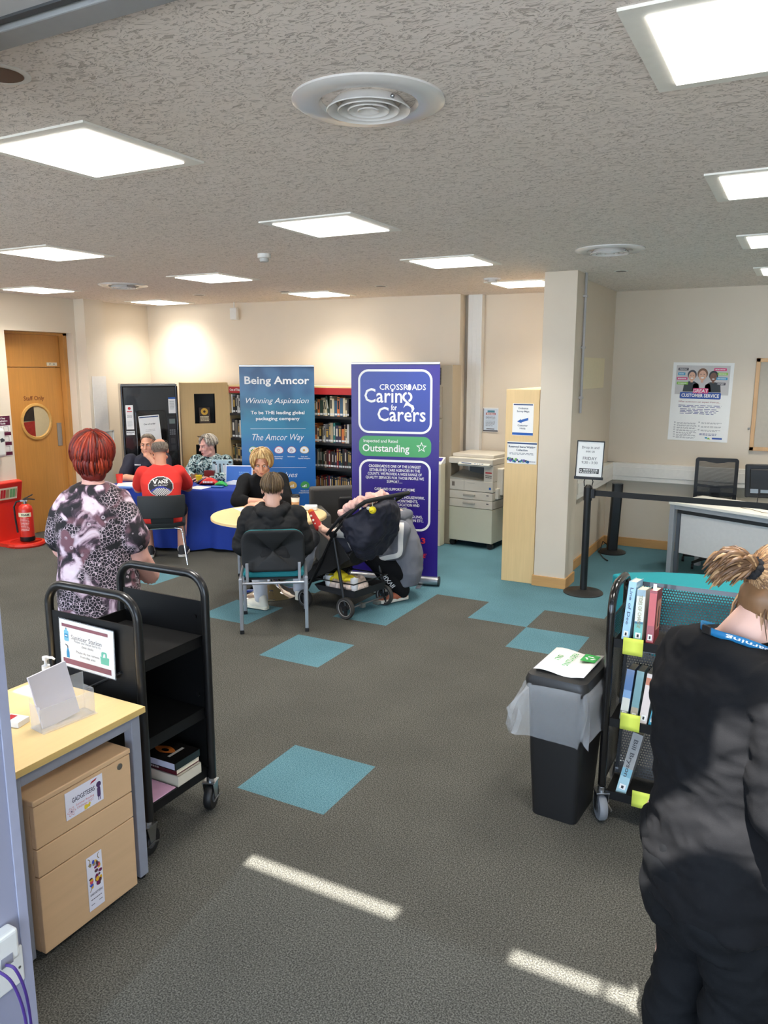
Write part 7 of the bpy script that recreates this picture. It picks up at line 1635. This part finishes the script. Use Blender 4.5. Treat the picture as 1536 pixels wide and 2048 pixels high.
gl = MB().tube([P_(-.07, .09, .115), P_(-.085, .05, .1), P_(-.092, .0, .05), P_(-.088, -.03, .0)], .0022, 6).tube([P_(.07, .09, .115), P_(.085, .05, .1), P_(.092, 0, .05)], .0022, 6)
for s in (-1, 1): gl.tube([P_(s*(.036)+.03*math.cos(2*PI*i/16), .095+.012*math.sin(2*PI*i/16), .118+.014*math.sin(2*PI*i/16)) for i in range(16)], .0022, 6, closed=True)
single('glasses', gl, M('glasses_dark', (40, 32, 30), .3), 'dark glasses pushed up on the balding man\'s head', 'glasses', (-5.875, 6.035, 0), R(42), smooth='all')
# --- man in the navy polo shirt behind the blue table
t = thing('person', 'man in a navy polo shirt resting his chin on his fist behind the blue table', 'person', (-6.97, 6.97, 0), R(214))
hc = V((-.02, .1, 1.115)); fd = V((.12, 1, -.12)); b = MB(); head_prims(b, hc, fd, s=1.03, neck=V((-.01, .03, .97)), jaw=1.08)
tors(b, [(V((0, -.06, .45)), .18, .14), (V((0, -.04, .65)), .17, .13), (V((0, .0, .85)), .18, .125), (V((0, .02, .95)), .15, .085), (V((0, .02, .99)), .065, .06)])
# local +X is his right-hand side; seen from the front it lies on the picture's left
shR, elR, wrR = V((.2, .04, .92)), V((.27, .2, .735)), V((.03, .34, .735)); shL, elL, wrL = V((-.2, .04, .92)), V((-.24, .27, .74)), V((-.075, .2, .95))
limb(b, [shR, elR, wrR], [.062, .052, .032]); limb(b, [shL, elL, wrL], [.062, .052, .032])
hand_prims(b, wrR, (-1, .25, 0), (0, 0, -1), (0, 1, 0), 1, .3); hand_prims(b, wrL, (.55, .0, .65), (.4, -.85, -.3), (.3, -.6, .6), 1, .95)
for s in (-1, 1): limb(b, [(s*.1, -.02, .5), (s*.13, .36, .49), (s*.13, .33, .09)], [.085, .06, .042])
body(b, skD, t); d = MB(); tors(d, [(V((0, -.07, .44)), .2, .16), (V((0, -.05, .6)), .195, .155), (V((0, -.02, .76)), .2, .15), (V((0, .01, .88)), .205, .14), (V((0, .02, .95)), .18, .1), (V((0, .02, .99)), .09, .08)])
for s_, e_ in ((shR, elR), (shL, elL)): limb(d, [s_+V((0, 0, .01)), s_.lerp(e_, .5), s_.lerp(e_, .78)], [.078, .074, .072])
d.tube([V((.07, -.02, 1.0)), V((.03, -.055, 1.015)), V((-.03, -.055, 1.015)), V((-.07, -.02, 1.0)), V((-.05, .07, .965)), V((0, .11, .93)), V((.05, .07, .965))], .018, 10, closed=True)
_, pol = worn('polo_shirt', d, .008, M('polo_navy', (26, 28, 46), .8, var=.1, bump=.1, bscale=400), t, 3, .012, 8); lt = MB().text('Crew Team', .016, 0, .875, 0, 0, 0, .012) if False else MB(); lines(lt, -.04, .04, .875, 1, .02, .012, 0, 0, 3)
lt.v = [V((.1-q.x, .5, q.z)) for q in lt.v]; part('chest_lettering', project(lt, bvh(pol), (0, -1, 0), .003), inkw, t, recalc=False)
q = MB(); q.ball((0, -.04, .49), (.19, .17, .085))
for s in (-1, 1): limb(q, [(s*.1, -.02, .5), (s*.13, .36, .49), (s*.13, .33, .1)], [.1, .08, .065])
worn('trousers', q, .011, M('trousers_navy', (28, 28, 38)), t); q = MB()
for s in (-1, 1): shoe_prims(q, (s*.13, .27, .01), (s*.14, .5, .012))
worn('shoes', q, .009, blk, t, 3, 0); face_parts(t, hc, fd, s=1.03, brow=(110, 92, 76), lip=(186, 116, 100)); short_hair(t, hc, fd, hair_mats('greying_hair', [(112, 98, 84), (92, 78, 64), (140, 128, 112)]), lambda a: .88+.5*min(1, (1-math.cos(a)))+.5*max(0, -math.cos(a))**.7, n=460, th=.003, lift=.006)
dup(schair, (-6.99, 7.0, 0), R(214), 'black chair under the man in the navy polo shirt', 'black stacking chairs')
# --- grey-haired woman behind the blue table
def speckle():
    m, nt, b = nodes('speckled_blouse'); tc = nt.nodes.new('ShaderNodeTexCoord'); v = nt.nodes.new('ShaderNodeTexVoronoi'); v.inputs['Scale'].default_value = 55; v.inputs['Randomness'].default_value = 1
    nz = nt.nodes.new('ShaderNodeTexNoise'); nz.inputs['Scale'].default_value = 42; nz.inputs['Detail'].default_value = 1
    for q in (v, nz): nt.links.new(tc.outputs['Object'], q.inputs['Vector'])
    r_ = nt.nodes.new('ShaderNodeValToRGB'); r_.color_ramp.interpolation = 'CONSTANT'; e = r_.color_ramp.elements; e[0].position = 0; e[0].color = lin((24, 38, 46)); e[1].position = .62; e[1].color = lin((206, 222, 220))
    for p, c in ((.44, (60, 116, 124)), (.5, (190, 210, 210)), (.56, (34, 56, 64))): q = e.new(p); q.color = lin(c)
    nt.links.new(nz.outputs[0], r_.inputs[0]); nt.links.new(r_.outputs[0], b.inputs['Base Color']); b.inputs['Roughness'].default_value = .8; return m
t = thing('person', 'grey-haired woman in a speckled teal blouse talking behind the blue table', 'person', (-6.3, 7.36, 0), R(196))
hc = V((.0, .13, 1.1)); fd = V((.62, 1, -.22)); b = MB(); head_prims(b, hc, fd, s=.99, neck=V((0, .05, .96)), jaw=1.04)
tors(b, [(V((0, -.06, .45)), .18, .14), (V((0, -.02, .65)), .165, .13), (V((0, .02, .84)), .17, .12), (V((0, .04, .94)), .14, .085), (V((0, .045, .98)), .06, .055)])
for s in (-1, 1): limb(b, [(s*.19, .04, .91), (s*.25, .2, .74), (s*.04, .34, .735)], [.06, .05, .03])
hand_prims(b, (.04, .34, .735), (-1, .2, 0), (0, 0, -1), (0, 1, 0), .95, .3); hand_prims(b, (-.04, .36, .74), (1, .2, .05), (0, 0, -1), (0, 1, 0), .95, .3)
for s in (-1, 1): limb(b, [(s*.1, -.02, .5), (s*.13, .36, .49), (s*.13, .33, .09)], [.085, .06, .042])
body(b, skA, t); d = MB(); tors(d, [(V((0, -.07, .44)), .215, .18), (V((0, -.05, .6)), .21, .17), (V((0, -.01, .76)), .205, .16), (V((0, .03, .87)), .21, .14), (V((0, .04, .94)), .175, .1), (V((0, .03, .985)), .085, .075)])
for s in (-1, 1): limb(d, [(s*.185, .04, .91), (s*.25, .2, .74), (s*.12, .29, .735)], [.08, .066, .052])
worn('blouse', d, .008, speckle(), t, 3, .012, 8); nk = MB().add([(-.04, .115, .965), (.05, .115, .965), (.012, .2, .83)], [(0, 1, 2)]); 
q = MB(); q.ball((0, -.04, .49), (.19, .17, .085))
for s in (-1, 1): limb(q, [(s*.1, -.02, .5), (s*.13, .36, .49), (s*.13, .33, .1)], [.1, .08, .065])
worn('trousers', q, .011, M('trousers_navy', (28, 28, 38)), t); q = MB()
for s in (-1, 1): shoe_prims(q, (s*.13, .27, .01), (s*.14, .48, .012))
worn('shoes', q, .009, blk, t, 3, 0); face_parts(t, hc, fd, s=.99, brow=(150, 136, 122), lip=(180, 96, 88), open_=.008)
bob(t, hc, fd, hair_mats('silver_hair', [(176, 166, 152), (146, 136, 122), (204, 196, 184), (120, 110, 98)]), 480, 9, 1.75, (.09, .106, .102), .72); dup(schair, (-6.31, 7.42, 0), R(196), 'black chair under the grey-haired woman', 'black stacking chairs')
r_, f_, u_ = frame_of(fd); P_ = lambda x, y, z: hc+r_*x+f_*y+u_*z; gl = MB()
for s in (-1, 1): gl.tube([P_(s*.036+.031*math.cos(2*PI*i/16), .062+.018*math.sin(2*PI*i/16), .132+.008*math.sin(2*PI*i/16)) for i in range(16)], .0026, 6, closed=True).tube([P_(s*.068, .06, .13), P_(s*.092, .0, .09), P_(s*.096, -.05, .05)], .0026, 6)
single('glasses', gl.tube([P_(-.006, .07, .137), P_(.006, .07, .137)], .0026, 6), M('glasses_dark', (40, 32, 30)), 'dark glasses pushed up into the grey-haired woman\'s hair', 'glasses', (-6.3, 7.36, 0), R(196), smooth='all')
# --- person crouching behind the pushchair
O_ = V((-3.0, 6.02, 0)); t = thing('person', 'person crouching in a grey sports jacket with white stripes by the pushchair', 'person', O_)
W = lambda x, y, z: V((x, y, z))-O_
fd = V((-.86, -.45, -.75)); hc = W(-3.2, 5.98, .80); b = MB(); head_prims(b, hc, fd, u=V((-.5, -.3, .8)), s=1.0, neck=W(-3.06, 6.03, .74))
D_ = V((-.88, -.47, 0)); Rr = V((-.47, .88, 0))      # facing; right-hand side (away from the camera)
pel = W(-2.99, 6.04, .26); che = W(-3.015, 6.03, .55); nec = W(-3.045, 6.03, .70)
def ring_(c, a, bb, ax): ax = V(ax).normalized(); r2 = Rr-ax*Rr.dot(ax); r2.normalize(); f2 = ax.cross(r2); return [c+r2*a*math.cos(2*PI*i/24)+f2*bb*math.sin(2*PI*i/24) for i in range(24)]
ax = che-pel
b.loft([ring_(pel-ax*.2, .12, .1, ax), ring_(pel, .17, .13, ax), ring_(pel.lerp(che, .5), .16, .12, ax), ring_(che, .17, .12, ax), ring_(nec, .1, .07, ax)])
shn = che+V((0, 0, .1))-Rr*.17+D_*.03; eln = W(-2.99, 5.84, .47); wrn = W(-3.17, 5.80, .405); shf = che+V((0, 0, .1))+Rr*.17; elf = shf+V((-.2, .0, -.22)); wrf = elf+D_*.22+V((0, 0, .06))
limb(b, [shn, eln, wrn], [.06, .05, .032]); limb(b, [shf, elf, wrf], [.06, .05, .032]); hand_prims(b, wrn, (-1, -.45, .1), (.3, -.3, -1), (.2, .3, 1), .95, 1.15); hand_prims(b, wrf, D_, (0, 0, -1), (-.4, -.8, 0), .95, .4)
knn, ann = W(-3.2, 5.80, .40), W(-2.99, 5.93, .10); knf, anf = W(-3.3, 6.05, .42), W(-3.12, 6.12, .10)
limb(b, [pel-Rr*.09, knn, ann], [.09, .062, .042]); limb(b, [pel+Rr*.09, knf, anf], [.09, .062, .042]); body(b, skC, t, .007)
d = MB(); d.loft([ring_(pel-ax*.42+D_*.02, .16, .12, ax), ring_(pel+D_*.0, .185, .145, ax), ring_(pel.lerp(che, .5)-D_*.0, .19, .15, ax), ring_(che+D_*.0, .185, .13, ax), ring_(che.lerp(nec, .6), .15, .1, ax), ring_(nec+V((0, 0, .03)), .08, .07, ax)])
limb(d, [shn, eln, eln.lerp(wrn, .92)], [.082, .07, .05]); limb(d, [shf, elf, elf.lerp(wrf, .9)], [.082, .07, .05]); d.tube([nec+Rr*.09+V((0, 0, .05)), nec-D_*.07+V((0, 0, .06)), nec-Rr*.09+V((0, 0, .05)), nec+D_*.08+V((0, 0, .04))], .045, 10, closed=True)
_, jk = worn('jacket', d, .008, M('jacket_grey', (108, 110, 118), .8, var=.1, scale=8, bump=.1, bscale=400), t, 3, .014, 8); jt = bvh(jk)
def stripe(pts, w_, off=.004):
    out = MB(); P2 = smooth_path(pts, 7); vd = V((.47, -.85, .15)).normalized(); rows = []
    for i, p in enumerate(P2):
        tg = (P2[min(i+1, len(P2)-1)]-P2[max(i-1, 0)]).normalized(); sd = tg.cross(vd).normalized(); row = []
        for k_ in (-1, -.5, 0, .5, 1):
            q = p+sd*w_*k_; h = jt.ray_cast(q+vd*.5, -vd, 1.0); row.append((h[0] if h[0] is not None else q)+vd*off)
        rows.append(row)
    out.add([q for r in rows for q in r], [(5*i+j, 5*i+j+1, 5*i+j+6, 5*i+j+5) for i in range(len(rows)-1) for j in range(4)]); return out
part('sleeve_stripe', stripe([shn+V((.0, 0, .07)), shn.lerp(eln, .5)+V((.012, 0, 0)), eln+V((.03, 0, .0)), eln+V((.0, 0, -.035)), eln.lerp(wrn, .5)+V((0, 0, -.03)), wrn+V((.03, 0, -.02))], .022), M('stripe_white', (230, 226, 220), .7), t, smooth='all', recalc=False)
q = MB(); q.ball(pel+D_*.03, (.13, .14, .1)); limb(q, [pel-Rr*.08+D_*.04, knn, ann], [.1, .09, .07]); limb(q, [pel+Rr*.08+D_*.04, knf, anf], [.1, .09, .07]); _, trs = worn('trousers', q, .009, blk, t, 3, .012, 8)
lt = MB().text('SIXVII', .04, 0, 0, 0, 0, 0, .02); sdir = (ann-knn).normalized(); vd = V((.42, -.9, 0)).normalized(); upv = sdir.cross(vd).normalized()
lt.v = [knn.lerp(ann, .62)+sdir*q.x+upv*q.z+vd*.25 for q in lt.v]; tt_ = bvh(trs); part('leg_lettering', project(lt, tt_, -vd, .004), inkw, t, recalc=False)
q = MB(); so = MB()
for an, to in ((ann, W(-3.07, 5.79, .012)), (anf, W(-3.33, 6.02, .012))): h_ = an+V((0, 0, -.095))-(to-an).normalized()*.03; h_.z = .01; e_ = h_+(to-h_).normalized()*.27; e_.z = .012; shoe_prims(q, h_, e_, 1.05, .09); so.join(sole_mb(h_, e_, 1.06, .032))
worn('shoes', q, .008, M('shoe_rust', (164, 92, 66), .7, var=.25, scale=40), t, 3, 0); part('soles', so, M('sole_white', (222, 216, 204)), t, bevel=.006)
short_hair(t, hc, V((-.5, -.3, -.9)), bh, lambda a: 1.9, n=200)
# ------------------------------------------------------------------ pushchair
fab = M('pushchair_navy', (26, 28, 44), .7, var=.15, scale=10, bump=.2, bscale=300); tubm = M('pushchair_frame', (30, 31, 33), .35, metal=.3); tyre = M('tyre_dark', (52, 50, 48), .7)
t = thing('pushchair', 'navy and black pushchair in front of the tall purple banner', 'pushchair', (-3.11, 5.5, 0), R(78.5))
def pwheel(x, y, r, nm='wheel'):
    w_ = part(nm, MB().lathe([(r*.72, -.014), (r*.95, -.018), (r, -.008), (r, .008), (r*.95, .018), (r*.72, .014)], (x, y, r), 40, ax=(1, 0, 0), closed=True), tyre, t, smooth=True)
    part('rim', MB().lathe([(r*.7, -.013), (r*.74, -.0165), (r*.76, -.013)], (x, y, r), 40, ax=(1, 0, 0), closed=True).lathe([(r*.7, .013), (r*.74, .0165), (r*.76, .013)], (x, y, r), 40, ax=(1, 0, 0), closed=True), M('rim_grey', (150, 146, 140), .5), w_, smooth=True)
    s_ = MB().cyl((x-.02, y, r), (x+.02, y, r), .022, n=18)
    for k_ in range(3):
        a = 2*PI*k_/3+.5; s_.obox((x, y+math.cos(a)*r*.38, r+math.sin(a)*r*.38), (.014, r*.74, .03), Matrix.Rotation(a, 3, 'X'))
    part('spokes', s_, M('spoke_black', (24, 24, 26), .4), w_, smooth=True)
for x in (-.25, .25): pwheel(x, 0, .09)
for x in (-.22, .22): pwheel(x, .5, .075)
for s in (-1, 1):
    part('rear_leg', MB().tube([(s*.245, 0, .1), (s*.25, .02, .17), (s*.25, .13, .69)], .011, 10, flat=1.3), tubm, t, smooth=True)
    part('front_leg', MB().tube([(s*.25, .13, .69), (s*.235, .32, .38), (s*.22, .47, .16), (s*.22, .5, .1)], .011, 10), tubm, t, smooth=True)
    part('push_tube', MB().tube([(s*.25, .13, .69), (s*.25, -.03, .86), (s*.25, -.2, .99)], .011, 10), tubm, t, smooth=True)
    part('hinge', MB().cyl((s*.235, .13, .69), (s*.27, .13, .69), .028, n=18), tubm, t, smooth=True)
part('handlebar', MB().tube([(-.25, -.14, .95), (-.25, -.22, 1.0), (-.23, -.27, 1.015), (-.15, -.285, 1.02), (.15, -.285, 1.02), (.23, -.27, 1.015), (.25, -.22, 1.0), (.25, -.14, .95)], .0175, 12), M('foam_black', (22, 22, 23), .8), t, smooth=True)
part('axle', MB().cyl((-.24, 0, .075), (.24, 0, .075), .008), M('axle_grey', (120, 122, 124), .35, metal=.7), t, smooth=True); part('brake_pedal', MB().box(-.07, -.03, -.03, .02, .05, .09).box(.1, .15, -.05, .01, .04, .07), M('pedal_grey', (90, 92, 88), .5), t, bevel=.006)
def xring(y, z, a, bb, tilt=0): c = V((0, y, z)); u_ = V((0, -math.sin(tilt), math.cos(tilt))); return [c+V((1, 0, 0))*a*math.cos(2*PI*i/24)+u_*bb*math.sin(2*PI*i/24) for i in range(24)]
d = MB()        # canopy: a hood swept round the seat's head end
d.loft([[V((x*.245, .17-.38*u+.0, .70+.25*u)) for x, u in [(math.cos(2*PI*i/28), .5+.5*math.sin(2*PI*i/28)) for i in range(28)]], [V((x*.25, .1-.30*u, .62+.36*u)) for x, u in [(math.cos(2*PI*i/28), .5+.5*math.sin(2*PI*i/28)) for i in range(28)]], [V((x*.24, .02-.27*u, .50+.44*u)) for x, u in [(math.cos(2*PI*i/28), .5+.5*math.sin(2*PI*i/28)) for i in range(28)]], [V((x*.2, -.06-.2*u, .47+.36*u)) for x, u in [(math.cos(2*PI*i/28), .5+.5*math.sin(2*PI*i/28)) for i in range(28)]], [V((x*.1, -.12-.1*u, .55+.18*u)) for x, u in [(math.cos(2*PI*i/28), .5+.5*math.sin(2*PI*i/28)) for i in range(28)]]])
worn('canopy', d, .009, fab, t, 3, .03, 9, .002, (1, 1, 1)); part('canopy_rim', MB().tube([(-.252, .2, .68), (-.25, .06, .83), (-.22, -.12, .95), (-.1, -.2, .985), (.1, -.2, .985), (.22, -.12, .95), (.25, .06, .83), (.252, .2, .68)], .013, 10), M('rim_black', (20, 20, 24), .7), t, smooth=True)
d = MB(); d.loft([xring(.0, .52, .2, .11, .5), xring(.15, .43, .2, .06), xring(.32, .42, .2, .04), xring(.42, .38, .19, .03), xring(.5, .27, .18, .022), xring(.56, .22, .17, .015)]); worn('seat', d, .01, M('pushchair_black', (22, 22, 24), .8, var=.1), t, 3, .012, 9)
part('side_panel', MB().prism([(-.25, 0)]*0+[(-.02, .5), (.14, .66), (.34, .42), (.5, .27), (.44, .25), (.2, .36)], -.004, .004).xf(Matrix.Translation((-.215, 0, 0)) @ Matrix.Rotation(PI/2, 4, 'Z')), M('pushchair_black', (22, 22, 24)), t)
part('side_panel', MB().prism([(-.02, .5), (.14, .66), (.34, .42), (.5, .27), (.44, .25), (.2, .36)], -.004, .004).xf(Matrix.Translation((.215, 0, 0)) @ Matrix.Rotation(PI/2, 4, 'Z')), M('pushchair_black', (22, 22, 24)), t)
part('footrest', MB().box(-.17, .17, .5, .62, .19, .215), M('pushchair_black', (22, 22, 24)), t, bevel=.008)
bs = MB(); o1 = [(-.215, -.06, .29), (.215, -.06, .29), (.215, .4, .27), (-.215, .4, .27)]
bs.loft([[V(p) for p in ((-.19, -.04, .165), (.19, -.04, .165), (.19, .36, .165), (-.19, .36, .165))], [V((p[0]*.96, p[1], p[2]-.055)) for p in o1], [V((p[0]*.92, p[1]*.97+.005, p[2]-.06)) for p in o1], [V(p) for p in ((-.18, -.03, .172), (.18, -.03, .172), (.18, .35, .172), (-.18, .35, .172))]])
part('basket', bs, M('basket_mesh', (34, 34, 36), .8), t); part('basket_rim', MB().tube([V(p) for p in o1], .006, 8, closed=True), tubm, t, smooth=True)
pc_ = t
def soft(name, label, cat, loc, rz, prims, mat, na=.02, nsc=12, vx=.007):
    mb = MB(); prims(mb); me = remesh(mb, vx, mat, name, 3, na, nsc); o = bpy.data.objects.new(name, me); COL.objects.link(o); o.location = loc; o.rotation_euler = (0, 0, rz); o['label'] = label; o['category'] = cat; return o
rz_ = R(78.5)
soft('cloth', 'pink baby blanket draped over the pushchair canopy top', 'cloth', on(pc_, -.02, -.1, .96), rz_, lambda m: (m.cap((-.2, .16, -.1), (-.19, .04, .005), .018, .024), m.cap((-.19, .04, .0), (-.13, -.07, .05), .026, .03), m.cap((-.13, -.07, .045), (.06, -.09, .05), .03, .022)), M('blanket_pink', (226, 178, 166), .9, var=.3, scale=20), .03, 26)
soft('cloth', 'cream and pink muslin bundled in the pushchair basket', 'cloth', on(pc_, -.08, .12, .2), rz_, lambda m: (m.ball((0, .06, .035), (.1, .11, .035)), m.ball((.02, -.08, .035), (.1, .07, .032)), m.ball((.12, .05, .035), (.08, .1, .03))), M('muslin_pink', (226, 204, 190), .9, var=.3, scale=20), .03, 26)
soft('sun_hat', 'yellow sun hat lying in the pushchair basket', 'hat', on(pc_, -.1, .13, .29), rz_, lambda m: (m.ball((0, 0, 0), (.06, .1, .014)), m.ball((0, .05, .015), (.05, .06, .035)), m.ball((-.03, .14, -.03), (.03, .05, .05))), M('hat_yellow', (238, 214, 40), .7, var=.08), .02, 16)
single('feeding_cup', MB().lathe([(.028, 0), (.032, .09), (.03, .1), (.001, .1)], n=20).lathe([(.033, .095), (.033, .112), (.012, .118), (.001, .125)], n=20), M('cup_white', (222, 222, 224), .4), 'white lidded cup standing in the pushchair basket', 'cup', on(pc_, -.14, .0, .205), rz_, smooth=True)
single('mug', MB().lathe([(.04, 0), (.045, .02), (.046, .1), (.041, .1), (.04, .01), (.001, .01)], n=24).tube([(0, .045, .08), (0, .075, .07), (0, .078, .04), (0, .044, .025)], .007, 8), M('mug_grey', (214, 214, 214), .4), 'white mug with a handle in the front of the pushchair basket', 'mug', on(pc_, -.13, .28, .205), rz_, smooth=True)
tb_ = thing('toy', 'yellow ball toy hanging from the pushchair handle', 'toy', on(pc_, -.2, -.25, .93), rz_); part('ball', MB().ball((0, 0, 0), .03), M('toy_yellow', (244, 222, 40), .45), tb_, smooth='all'); part('strap', MB().tube([(0, 0, .03), (.0, .0, .07)], .004, 6).ball((0, .04, .01), (.016, .022, .014)), M('toy_cream', (230, 224, 206), .6), tb_, smooth='all'); part('smile', MB().tube([(-.024, -.02, .002), (-.029, -.006, -.008), (-.027, .01, -.004)], .002, 6), ink, tb_)
# child in the pushchair
t = thing('person', 'small child in the pushchair with one red-socked foot raised', 'person', on(pc_, 0, .02, .0), rz_)
b = MB(); hc = V((0, -.1, .80)); head_prims(b, hc, V((0, 1, .5)), s=.72, neck=V((0, -.03, .72))); tors(b, [(V((0, .1, .53)), .09, .07), (V((0, .05, .62)), .085, .065), (V((0, 0, .70)), .07, .05)])
limb(b, [(-.06, .1, .54), (-.14, .2, .62), (-.16, .36, .71)], [.05, .042, .033]); limb(b, [(-.16, .36, .71), (-.155, .43, .79)], [.03, .022]); limb(b, [(.06, .1, .54), (.08, .3, .53), (.08, .42, .4), (.08, .47, .4)], [.05, .042, .03, .022])
limb(b, [(-.09, .03, .69), (-.17, .16, .69), (-.185, .28, .69)], [.034, .028, .02]); limb(b, [(.09, .03, .69), (.15, .12, .62), (.14, .2, .6)], [.034, .028, .02]); hand_prims(b, (-.185, .285, .69), (.1, 1, .25), (.9, 0, .4), (0, -.2, 1), .6, .9); hand_prims(b, (.14, .2, .6), (0, 1, -.2), (-1, 0, 0), (0, 0, 1), .6, .6); body(b, skC, t, .005)
q = MB(); limb(q, [(-.162, .355, .705), (-.157, .41, .765), (-.153, .45, .815)], [.037, .031, .026]); so_ = worn('sock', q, .005, M('sock_red', (176, 44, 40), .85, var=.1), t, 2, 0)[0]; q = MB(); q.ball((-.152, .458, .825), (.028, .026, .024)); part('sock_toe', q, M('sock_orange', (226, 130, 50), .85), so_, smooth='all')
q = MB()
for y, z in ((.375, .735), (.4, .762), (.428, .795)): q.ball((-.186+.004*(y > .4), y, z), (.008, .012, .012))
part('sock_pattern', q, M('sock_white', (232, 222, 214), .85), so_, smooth='all'); q = MB(); tors(q, [(V((0, .11, .51)), .1, .08), (V((0, .05, .62)), .1, .08), (V((0, -.01, .71)), .085, .06)]); limb(q, [(-.09, .03, .69), (-.16, .14, .69)], [.045, .04]); limb(q, [(.09, .03, .69), (.14, .1, .63)], [.045, .04]); worn('top', q, .008, M('child_top', (200, 196, 190), .9), t, 3, .01); q = MB(); limb(q, [(-.06, .1, .54), (-.13, .19, .61)], [.06, .05]); limb(q, [(.06, .1, .54), (.08, .3, .53), (.08, .4, .42)], [.06, .052, .04]); worn('leggings', q, .008, M('child_leggings', (70, 72, 84), .9), t, 3, .008)
short_hair(t, hc, V((0, 1, .5)), bh, lambda a: 1.2+.7*(1-math.cos(a))/2, rad=(.058, .07, .066), n=120, capr=(.057, .07, .064), cz=.024)
